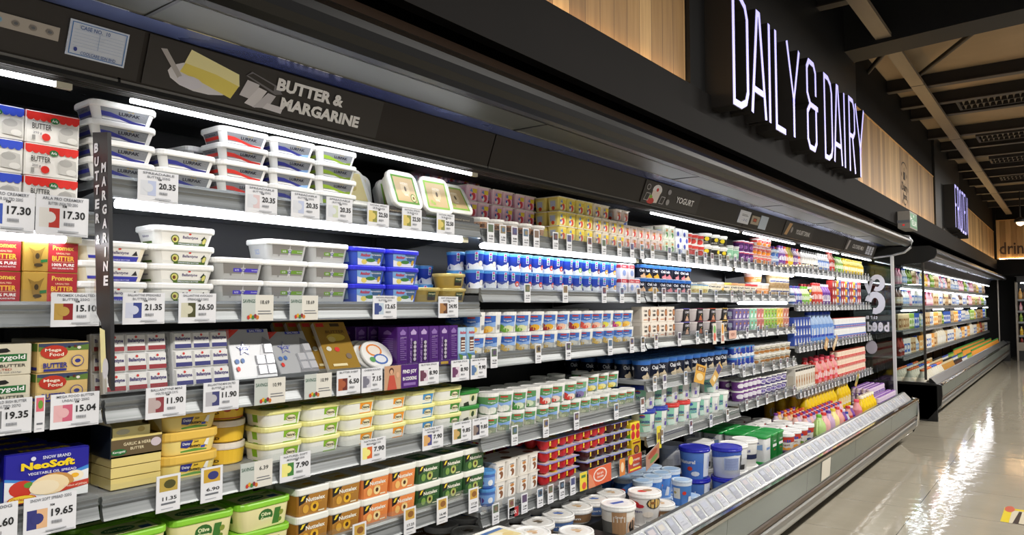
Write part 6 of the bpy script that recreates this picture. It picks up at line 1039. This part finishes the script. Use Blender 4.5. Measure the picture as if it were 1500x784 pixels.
deck('yellow_big', 'large yellow milk bottle', 5.98, 14, .098, ZD + .1405, 1, rows=4, skip=(9,), xf=-1.655, group='large yellow milk bottles', spin=-.5); deck('yellow_big', 'large yellow milk bottle at the front', 6.70, 5, .098, ZD + .0805, 1, rows=1, xf=-1.406, group='large yellow milk bottles', spin=-.5)
deck('six_purple', 'purple drink six pack', 7.30, 6, .133, ZD + .0805, 2, rows=1, xf=-1.407, group='purple drink six packs'); deck('six_purple', 'purple drink six pack on the riser', 7.45, 5, .134, ZD + .1405, 2, rows=2, xf=-1.51, group='purple drink six packs')

# ------------------------------------------------------------------ price tickets
def ticket(x, y, zc, price, style, label, title=(), pic=('c9b46a', '8a2a2a'), tilt=0., w=None, h=None, lean=0.):
    b = MB(); fm_ = lambda u, v, l: (l, u, v)
    if style == 'big':
        w, h = w or .092, h or .070
        ops = [('r', -.5, -.5, .5, .5, PAPER), ('r', -.44, -.30, -.06, .18, K(pic[0])), ('r', -.26, -.30, -.06, .18, K(pic[1])), ('e', -.25, -.05, .12, .14, K(pic[0])), ('t', 'RM', .03, .24, .08, .06, INK), ('t', price, .22, .04, .42, .20, INK, .015)]
        for k, s in enumerate(title): ops.append(('t', s, 0, .42 - .12 * k, .78 if k == 0 else .56, .075, INKG))
        ops += [('r', .02 + .022 * k, -.24, .033 + .022 * k, -.16, INKG) for k in range(9)] + [('r', -.1, -.40, .3, -.37, K('a9adb4')), ('r', .0, -.46, .46, -.44, K('a9adb4'))]
    elif style == 'promo':
        w, h = w or .09, h or .066
        ops = [('r', -.5, -.5, .5, .5, K('dcdad2', .6)), ('r', -.5, -.5, -.08, .5, K('bfc6c2', .6)), ('t', 'SAVINGS', -.28, .26, .38, .14, K('2f5a4a'), .01), ('t', price, .22, .22, .28, .15, INK), ('r', .0, -.14, .4, -.11, INKG), ('r', .0, -.24, .44, -.21, INKG)] + [('e', -.30 + .07 * k, -.36 + .05 * (k % 2), .045, .08, K(c)) for k, c in enumerate(('c0392b', 'd8a82e', '3f7f3a', '8a2a3a', 'c9762e'))]
    else:
        w, h = w or .038, h or .072
        ops = [('r', -.5, -.5, .5, .5, PAPER), ('r', -.38, .06, .38, .44, K(pic[0])), ('e', .05, .25, .25, .12, K(pic[1])), ('t', price, .05, -.14, .6, .10, INK, .01), ('r', -.3, -.30, .3, -.25, INKG), ('r', -.3, -.42, .2, -.40, K('a9adb4'))]
    b.box(-.0012, 0, -w / 2, w / 2, -h / 2, h / 2, PAPER); b.decal(fm_, ops, w, h)
    o = b.obj('price_ticket'); o.location = (x, y, zc); o.rotation_euler = (lean, tilt, 0)
    return tag(o, label, 'price ticket', 'price tickets on the shelf rails')
TX = -1.6375
SH = 'top second third fourth fifth'.split()
def big(mod, sh, y, price, what, title=(), pic=('c9b46a', '8a2a2a'), style='big', **k):
    ticket(TX, y, ZS[mod][sh] - .014, price, style, 'white price ticket %s for %s on the %s shelf' % (price, what, SH[sh]), title, pic, **k)
big(0, 0, .505, '17.30', 'blue edged butter', ('ARLA PRO CREAMERY', 'BUTTER SALTED 250G'), ('dcdad6', '3a57b4'), w=.098, h=.082); big(0, 0, .605, '17.30', 'red edged butter', ('ARLA PRO CREAMERY', 'BUTTER UNSALTED 250G'), ('dcdad6', 'b9382e'), w=.098, h=.082)
big(0, 1, .635, '15.10', 'gold and red butter', ('PROMEX UNSALTED', 'BUTTER 250G'), ('b9964a', '8a1e26')); big(0, 2, .515, '19.35', 'pale butter', ('KERRYGOLD IRISH BUTTER', 'UNSALTED 227G'), ('a9abac', '7a7c80')); big(0, 2, .64, '15.04', 'tan butter', ('MEGA FOOD BUTTER', 'UNSALTED 250G'), ('e0b0b4', 'c9607a'))
ticket(TX - .0005, .575, Z0[2] - .014, '', 'small', 'slim pink and green ticket between 19.35 and 15.04', pic=('d86a7a', '6a9a3a'), w=.018)
big(0, 3, .60, '19.65', 'blue spread box', ('SNOW SOFT SPREAD 320G',), ('33367a', 'e0b48a'), w=.095, h=.078); big(0, 3, .495, '16.60', 'hidden blue spread box', ('SPREAD 300G',), ('6a6c74', '9a9ca4'), w=.095, h=.078)
for y, pr, w_, p in ((.80, '20.35', 'blue swoosh tubs', 'b9c3e0'), (1.065, '20.35', 'red swoosh tubs', 'd8c3c6'), (1.20, '20.35', 'pale blue tubs', 'b9c3e0'), (1.315, '20.35', 'green swoosh tubs', 'c9d2b8')): big(1, 0, y, pr, w_, ('SPREADABLE', 'BUTTER 250G'), ('d4d8e0', p))
for y, w_ in ((1.46, 'pale yellow square tub'), (1.60, 'avocado square tub'), (1.755, 'olive square tub')): big(1, 0, y, '22.50', w_, ('NATURAL SPREAD', '250G'), ('d8c46a', '8a8a3a'), w=.085)
big(1, 1, .775, '21.35', 'blue striped tubs', ('BALLANTYNE SPREADABLE', 'BUTTER 250G'), ('c9cfe4', '33418a')); big(1, 1, .90, '26.50', 'avocado spread tubs', ('BALLANTYNE AVOCADO', 'SPREADABLE 250G'), ('cfcdb8', '4a4a2a')); big(1, 1, 1.06, '18.69', 'purple striped tubs', style='promo'); big(1, 1, 1.20, '18.69', 'green striped tubs', style='promo')
big(1, 1, 1.49, '12.65', 'meadow picture tubs', ('ANCHOR SPREADABLE', 'BUTTER 250G'), ('3a4a8a', 'b8c9d8'), w=.095); big(1, 1, 1.77, '24.95', 'gold oval tubs', ('SOFT SPREADABLE', 'BUTTER 250G'), ('a87a4a', '5a3a2a'), w=.095)
big(1, 2, .83, '11.90', 'red banded small butters', ('BALLANTYNE MINI', 'UNSALTED BUTTER 12 X 7G'), ('b9a8a8', '8a3a42')); big(1, 2, .965, '11.90', 'blue banded small butters', ('BALLANTYNE MINI SALTED', 'BUTTER 12 X 7G'), ('b4b4bc', '3f4276')); big(1, 2, 1.10, '10.99', 'taller silver pack', style='promo'); big(1, 2, 1.25, '10.99', 'lower silver pack', style='promo')
big(1, 2, 1.355, '6.50', 'gold packs', ('BUTTER SHEET',), ('a85a3a', '6a2a22'), w=.085); big(1, 2, 1.442, '7.15', 'round cheese boxes', ('CHEESE ROUND',), ('7a7a8a', 'c9c9d4'), w=.08)
b = MB(); b.box(-.0012, 0, -.07, .07, -.036, .036, PAPER); b.decal(lambda u, v, l: (l, u, v), [('r', -.5, -.5, -.02, .5, K('c49a7a')), ('e', -.30, .28, .07, .14, K('5a3424')), ('e', -.30, .24, .045, .10, K('d8a888')), ('p', [(-.42, -.5), (-.36, .1), (-.22, .1), (-.14, -.5)], K('c0503f')), ('e', -.12, .1, .05, .12, K('d8a888')), ('r', -.02, -.5, .5, .5, VIO), ('t', 'FIND JOY', .24, .18, .42, .2, WHITE, .02), ('t', 'IN COOKING', .24, -.10, .42, .16, WHITE, .02), ('r', .05, -.4, .42, -.28, K('8a6ab0'))], .14, .072)
o = b.obj('shelf_talker'); o.location = (TX, 1.56, Z1[2] - .014); tag(o, 'purple cooking advert card with two cooks on the third shelf rail', 'advert card')
big(1, 2, 1.68, '8.90', 'violet boxes, left one', ('BUTTER STICK',), ('6a3a52', 'd8c9d8'), w=.09); big(1, 2, 1.83, '8.90', 'violet boxes, right one', ('BUTTER STICK',), ('6a3a62', 'd8c9d8'), w=.09); big(1, 2, 1.925, '9.90', 'slim blue boxes', ('MINI BUTTER',), ('5a7aa8', 'd8d8c8'), w=.085)
for y, pr, w_, p in ((.84, '11.35', 'opened gold box', ('b8a04a', '4a4a22')), (.945, '6.90', 'yellow tubs', ('c9a23a', '33367a'))): ticket(TX, y, Z1[3] - .014, pr, 'small', 'tall price ticket %s under the %s' % (pr, w_), pic=p, w=.055, h=.082)
big(1, 3, 1.065, '6.39', 'round yellow tubs', style='promo')
for y, w_, p in ((1.18, 'lime labelled tubs', ('efe88a', '3f7f3a')), (1.45, 'orange labelled tubs', ('efe88a', 'd8662e')), (1.70, 'blue labelled tubs', ('d8a86a', '4a4a8a'))): big(1, 3, y, '7.90', w_, ('NATUREL SOFT', 'MARGARINE 250G'), p, w=.095)
big(1, 3, 1.84, '9.85', 'dark green labelled tubs', ('SOFT SPREAD',), ('c9a86a', '4a5a32'), w=.095); big(1, 3, 1.935, '9.85', 'green lidded tubs', ('SOFT SPREAD',), ('8a7a72', '33324a'), w=.085)
for y, pr, w_ in ((1.40, '17.25', 'sunflower tubs'), (1.60, '17.25', 'orange square tubs'), (1.745, '16.45', 'green square tubs'), (1.90, '17.25', 'small blue cups')): ticket(TX, y, Z1[4] - .014, pr, 'small', 'tall price ticket %s under the %s' % (pr, w_), pic=('c9a24a', '8a5a2a'), w=.05, h=.082)
CO = ['4a5280', '7a4a4a', '5a6a54', '8a7a5a', '5a4a6a', '56708a', '7a6454', '3a3a44']
def row(mod, sh, ys_, what):
    for i, y in enumerate(ys_):
        pr = '%d.%d0' % (1 + (i * 7 + sh * 3 + mod) % 9, (i * 3 + mod) % 10)
        ticket(TX, y, ZS[mod][sh] - .013, pr, 'small', 'small ticket on %s, %s from the left' % (what, nth(i + 1)), pic=(CO[(i + mod) % 8], CO[(i * 3 + sh + 2) % 8]))
MODN = {2: 'second bay', 3: 'third bay', 4: 'fourth bay', 5: 'fifth bay', 6: 'end bay'}
plan = {2: [(1.99, 2.06, 2.13, 2.20, 2.27, 2.40, 2.50, 2.66, 2.78, 2.92, 3.04, 3.14), (2.21, 2.47, 2.78, 2.94, 3.10), (2.01, 2.28, 2.49, 2.83, 3.03, 3.14), (2.13, 2.33, 2.55, 2.88, 3.13), (2.02, 2.11, 2.19, 2.29, 2.36, 2.44, 2.52)],
        3: [(3.25, 3.44, 3.56, 3.66, 3.78, 3.90, 4.0, 4.12, 4.24, 4.36), (3.27, 3.37, 3.55, 3.68, 3.83, 4.05, 4.3), (3.28, 3.55, 3.78, 3.9), (3.26, 3.37, 3.62, 4.3), (3.33, 3.68, 3.95, 4.2)],
        4: [(4.48, 4.6, 4.72, 4.85, 4.98, 5.1, 5.25, 5.4, 5.52), (4.5, 4.68, 4.85, 5.0, 5.2, 5.4), (4.55, 4.75, 4.85, 4.92, 5.15, 5.35, 5.5), (4.48, 4.66, 4.83, 5.05, 5.2, 5.35, 5.5), (4.52, 4.72, 4.9, 5.1, 5.3, 5.5)],
        5: [(5.66, 5.75, 5.84, 5.93, 6.05, 6.2, 6.35, 6.5, 6.65, 6.8)] + [tuple(5.66 + .1 * k for k in range(12))] * 3, 6: [tuple(6.95 + .12 * k for k in range(10))] * 4}
for m_, shs in plan.items():
    for s_, ys_ in enumerate(shs): row(m_, s_, ys_, '%s shelf of the %s' % (SH[s_], MODN[m_]))
# tickets lying along the sill in front of the deck
for i in range(64):
    y = 2.55 + .086 * i; w = .056 + .02 * ((i * 5) % 3) / 2
    b = MB(); t_ = math.atan2(.0655, .062)
    fm_ = lambda u, v, l: (-1.333 - math.sin(PI / 2 - t_) * v + l * .7, y + u, .4667 + math.sin(t_) * v + l * .7)
    b.decal(fm_, [('r', -.5, -.5, .5, .5, K(('9da1ac', '8a8f9c', '7c8190', 'a8acb6')[(i * 7) % 5 % 4], .5)), ('r', -.35, .05, .3, .38, K(('9aa0b0', '8f96a8', 'a8a49c', 'a49ca2')[(i * 3) % 4])), ('r', -.3, -.3, .35, -.2, K('858a98')), ('r', -.3, -.1, .1, -.02, K('858a98'))], w, .070, base=.0012)
    tag(b.obj('price_ticket'), 'pale ticket lying along the sill, %s from the near end' % nth(i + 1), 'price ticket', 'tickets along the deck sill')
# advert cards hung on rails
def card(x, y, zc, w, h, ops, label, tilt=0., lean=0.):
    b = MB(); b.box(-.001, 0, -w / 2, w / 2, -h / 2, h / 2, PAPER); b.decal(lambda u, v, l: (l, u, v), ops, w, h); o = b.obj('shelf_talker'); o.location = (x, y, zc); o.rotation_euler = (lean, tilt, 0); return tag(o, label, 'advert card')
ORC = K('d8603a', .5); zt = Z2[4] - .010
card(TX, 2.60, zt, .055, .075, [('r', -.5, -.5, .5, .5, K('e8d23a')), ('e', .1, -.25, .3, .2, K('d8503a')), ('r', -.3, .2, .3, .35, K('4a7a3a'))], 'yellow and red advert card on the low rail of second bay'); card(TX, 2.735, zt, .19, .078, [('r', -.5, -.5, .5, .5, ORC), ('e', 0, .05, .30, .38, K('f0dcd2')), ('e', 0, .05, .25, .30, ORC), ('t', 'Rich dark', 0, .14, .28, .14, K('f6e4da'), .01), ('t', 'chocolate', 0, -.04, .28, .14, K('f6e4da'), .01), ('p', [(-.5, -.5), (-.2, -.5), (-.4, .2), (-.5, .3)], K('e08a64'))], 'orange advert card with white splash on the low rail'); card(TX, 2.93, zt, .05, .075, [('r', -.5, -.5, .5, .5, K('d8833a')), ('e', 0, 0, .3, .3, K('f0d6b0'))], 'small orange card right of the splash card')
card(TX, 3.05, zt, .13, .078, [('r', -.5, -.5, .5, .5, K('b8452e')), ('e', -.3, .2, .15, .25, YEL), ('t', 'creamy', .1, .15, .5, .16, WHITE), ('t', 'dessert', .1, -.1, .5, .16, WHITE), ('r', -.4, -.4, .4, -.3, YEL)], 'red advert card below the yellow dessert boxes'); card(TX + .03, 3.17, zt + .012, .10, .15, [('r', -.5, -.5, .5, .5, K('e2a47a')), ('e', 0, .2, .35, .2, K('d8602e')), ('e', .1, -.2, .3, .18, K('8ab84a'))], 'tilted peach and green card hanging off the low rail', .5, .75); card(TX, 3.30, Z3[4] - .012, .05, .11, [('r', -.5, -.5, .5, .5, K('e0d03a')), ('r', -.3, -.1, .3, .2, K('8a6a2a'))], 'yellow card on the rail below the mint pails')
card(TX + .012, 3.78, Z3[3] - .004, .14, .10, [('r', -.5, -.5, .5, .5, K('e0a83e')), ('r', -.4, .15, .4, .4, K('8a5a1e')), ('t', 'BUY 2', 0, .27, .5, .16, K('f6e8c0'), .02), ('e', 0, -.15, .35, .2, K('f0d69a'))], 'large orange offer card hanging under the navy cups', .1, -.2); card(TX + .03, 3.96, Z3[3] - .018, .085, .13, [('r', -.5, -.5, .5, .5, K('e6b85a')), ('r', -.45, .1, .45, .42, K('4a4a8a')), ('r', -.3, -.3, .3, -.1, K('fff2d0'))], 'tilted orange and blue offer card under the navy cups', .3, -.5)
card(TX, 4.02, Z3[2] + .0, .05, .12, [('r', -.5, -.5, .5, .5, K('e4ddd0')), ('e', 0, .2, .35, .2, K('7ab86a')), ('e', 0, -.15, .35, .2, K('e0705a'))], 'fruit shaped card standing on the third shelf rail'); card(TX, 4.14, Z3[2] + .0, .05, .12, [('r', -.5, -.5, .5, .5, K('e4ddd0')), ('e', 0, .2, .3, .25, K('e8a23a')), ('r', -.3, -.4, .3, -.1, K('c98a7a'))], 'orange carrot card standing on the third shelf rail'); card(TX, 4.3, Z3[2] - .014, .12, .05, [('r', -.5, -.5, .5, .5, K('e2b8a8')), ('t', 'NEW', 0, 0, .5, .4, K('8a3a2a'))], 'pale pink strip card on the third shelf rail')
card(TX + .012, 6.35, Z5[2] - .01, .10, .10, [('r', -.5, -.5, .5, .5, K('c99a62')), ('e', 0, 0, .3, .3, K('e8d2a8'))], 'tan round card hanging below the tall blue bottles', .1, -.3); card(TX + .015, 6.62, Z5[2] - .012, .08, .13, [('r', -.5, -.5, .5, .5, K('d2aa78')), ('r', -.3, -.3, .3, .3, K('efe2c8'))], 'tan tilted card below the tall blue bottles', .2, -.5); card(TX + .02, 7.35, Z6[3] - .05, .09, .12, [('r', -.5, -.5, .5, .5, K('d8b23a')), ('e', 0, .1, .35, .25, K('5a8a3a'))], 'yellow and green card under the red six packs', .2, -.3); card(TX, 2.125, zt - .02, .055, .035, [('r', -.5, -.5, .5, .5, K('b02a32')), ('t', 'LOOK', 0, 0, .6, .4, WHITE)], 'small red card on the low rail under the white packs')

# ------------------------------------------------------------------ the second case and the far cabinet
def far_bottle(key, name, c, cap, lab, r, H, cat='bottle', nk=.35, bxy=1.): bottle(key, name, [(r * .9, 0), (r, .006), (r, H * .62), (r * nk, H * .9), (r * nk, H)], K(c, .3), K(cap, .3), r * nk * 1.1, .02, [('r', -.4, 0, .4, 1, K(lab)), ('e', 0, .5, .12, .25, WHITE)], n=10, hlab=(H * .15, H * .55), cat=cat)
far_bottle('fj_milk', 'milk_jug', 'e9e4d2', 'e0702e', 'e6e4da', .064, .27); far_bottle('fj_milkb', 'milk_jug', 'ebe8da', '2b57c0', 'e3e2da', .064, .27); far_bottle('fj_juice', 'juice_bottle', 'eea040', '3f9a3a', 'f0b050', .042, .24); far_bottle('fj_amber', 'juice_bottle', 'cf9a4a', 'd8c9a0', 'd8b070', .042, .24); far_bottle('fj_green', 'juice_bottle', 'a9c04a', '3a8a3a', '6a9a2a', .036, .2); far_bottle('fj_red', 'juice_bottle', 'b8493a', 'c9302a', '8a2a22', .036, .2); far_bottle('fj_white', 'milk_bottle', 'efece4', '3a57b4', '9ab4dc', .034, .19); far_bottle('fj_dark', 'juice_bottle', '5a3a2a', '2a2a2a', 'd8c9a8', .036, .2); far_bottle('fj_yellow', 'juice_bottle', 'f0d24a', 'efe9d0', 'e0b02a', .036, .19); far_bottle('fj_pink', 'milk_bottle', 'f0a8b8', 'd8507a', 'f6d0d8', .034, .18)
for k, c, d in (('fc_tan', 'd8bf94', '9a6a3a'), ('fc_white', 'eceae4', '4a72c0'), ('fc_blue', '3a62c0', 'e9ecf4'), ('fc_orange', 'e8a24a', 'f4e0b8'), ('fc_green', '8fb24a', 'e9ecd0')): carton(k, 'juice_carton', .085, .075, .2, K(c, .4), [('r', -.35, .15, .35, .7, K(d)), ('e', 0, .45, .25, .15, K(c))], [('r', -.35, .15, .35, .7, K(d)), ('e', 0, .45, .25, .15, K(c))], [('e', 0, 0, .2, .2, K(d))], cat='carton')
for k, (n_, c_, b_) in KIND.items() if False else (): pass
FN = {'fj_milk': 'milk jug with orange cap', 'fj_milkb': 'milk jug with blue cap', 'fj_juice': 'orange juice bottle', 'fj_amber': 'amber juice bottle', 'fj_green': 'green juice bottle', 'fj_red': 'red juice bottle', 'fj_white': 'white milk bottle', 'fj_dark': 'dark juice bottle', 'fj_yellow': 'yellow juice bottle', 'fj_pink': 'pink milk bottle', 'fc_tan': 'tan juice carton', 'fc_white': 'white juice carton', 'fc_blue': 'blue juice carton', 'fc_orange': 'orange juice carton', 'fc_green': 'green juice carton'}
far_plan = [(1.63, [('fj_green', 4), ('fj_pink', 6), ('fj_white', 5), ('fc_white', 7), ('fj_yellow', 6), ('fc_tan', 8), ('fj_pink', 5), ('fj_green', 6), ('fj_white', 9)], 'top shelf'),
            (1.36, [('fj_dark', 7), ('fc_tan', 6), ('fj_pink', 7), ('fj_green', 6), ('fj_red', 6), ('fc_tan', 8), ('fj_dark', 6), ('fj_amber', 5), ('fc_white', 7)], 'second shelf'),
            (1.06, [('fc_tan', 6), ('fc_blue', 6), ('fc_tan', 7), ('fj_yellow', 6), ('fc_white', 6), ('fc_blue', 5), ('fj_green', 6), ('fc_orange', 8), ('fj_amber', 7)], 'third shelf'),
            (.74, [('fc_white', 8), ('fc_tan', 8), ('fc_white', 7), ('fj_red', 6), ('fc_orange', 9), ('fj_amber', 8), ('fj_juice', 10)], 'fourth shelf')]
cntf = {}; RF = random.Random(11); ALL = list(FN)
PREF = {'top shelf': ['fj_white', 'fc_white', 'fj_green', 'fj_pink', 'fj_yellow', 'fc_tan', 'fj_white'], 'second shelf': ['fj_dark', 'fc_white', 'fj_pink', 'fj_green', 'fj_red', 'fc_tan', 'fj_dark', 'fj_white'],
        'third shelf': ['fc_tan', 'fc_blue', 'fc_white', 'fj_yellow', 'fc_green', 'fj_green', 'fc_orange', 'fj_white'], 'fourth shelf': ['fc_white', 'fc_tan', 'fj_white', 'fj_red', 'fc_orange', 'fj_amber', 'fj_milk']}
for zs_, runs, nm in far_plan:
    y = 10.02; tot = 0
    while y < 21.2:
        k = RF.choice(PREF[nm]); q = RF.randint(2, 3)
        for i in range(q):
            if y > 21.25: break
            cntf[(k, nm)] = cntf.get((k, nm), 0) + 1
            put(k, -1.73 + RF.uniform(-.01, .01), y, zs_ + .001, '%s on far case %s, %s from near end' % (FN[k], nm, nth(cntf[(k, nm)])), 'drinks on the far case %s' % nm, -.4); y += 2 * KIND[k][3] / 2 + .045 + (.05 if y > 15 else 0)
        y += .03
for r in range(3):
    y = 10.02
    for k, q, p in (('fj_milk', 5, .142), ('fj_milkb', 3, .142), ('fj_milk', 3, .142), ('fj_amber', 12, .105), ('fj_dark', 9, .12), ('fj_white', 6, .12), ('fj_green', 5, .14), ('fj_juice', 40, .165)):
        for i in range(q):
            if y > 21.2: break
            cntf[(k, r)] = cntf.get((k, r), 0) + 1
            put(k, -1.475 - .14 * r, y, .3005, '%s on far case deck, %s row, %s from near end' % (FN[k], nth(r + 1), nth(cntf[(k, r)])), 'drinks on the far case deck', -.5); y += p
        y += .02
root = tag(empty('upright_cooler', (-.4, 22.0, 0)), 'upright open cooler against the far wall under the drinks lettering', 'cooler')
b = MB(); b.box(-.72, -.68, -.4, .1, 0, 2.05, K('8f877c', .5)); b.box(2.2, 2.25, -.4, .1, 0, 2.05, K('8f877c', .5)); b.box(-.72, 2.25, .1, .14, 0, 2.05, BLACK); b.box(-.72, 2.25, -.4, .1, 1.92, 2.08, BLACK); b.box(-.68, 2.2, -.4, .1, .25, .45, K('8c8478', .4)); b.box(-.68, 2.2, -.35, .1, .0, .25, BLACK); b.obj('cabinet', root)
for k, zz in enumerate((.62, .95, 1.22, 1.50)):
    b = MB(); b.box(-.68, 2.2, -.32, .09, zz - .03, zz, K('c9ccd0', .4)); b.box(-.68, 2.2, -.335, -.32, zz - .04, zz + .01, RAILG); b.obj('shelf', root)
b = MB(); b.tube([(-.6, -.36, 1.9), (2.1, -.36, 1.9)], .012, TUBE); b.obj('lamp_tube', root)
for s_, (zz, k1, k2) in enumerate(((.455, 'fj_red', 'fj_amber'), (.625, 'fj_yellow', 'fj_green'), (.955, 'fj_green', 'fj_yellow'), (1.225, 'fj_pink', 'fj_dark'), (1.505, 'fj_amber', 'fj_dark'))):
    for i in range(10): k = (k1, k2)[i // 2 % 2]; o = put(k, -1.02 + .105 * i, 21.74, zz + .001, '%s in the upright cooler, %s of its row, level %s' % (FN[k], nth(i + 1), nth(s_ + 1)), 'bottles in the upright cooler', 0); o.scale = (.8, .8, .45) if s_ == 0 else (1, 1, 1)
for lab, names in SEEN.items():
    if len(names) > 1: print('SAME LABEL', len(names), lab)
for o in bpy.context.scene.objects:
    if o.get('label') and not 4 <= len(o['label'].replace('-', ' ').split()) <= 16: print('LABEL LENGTH', o['label'])
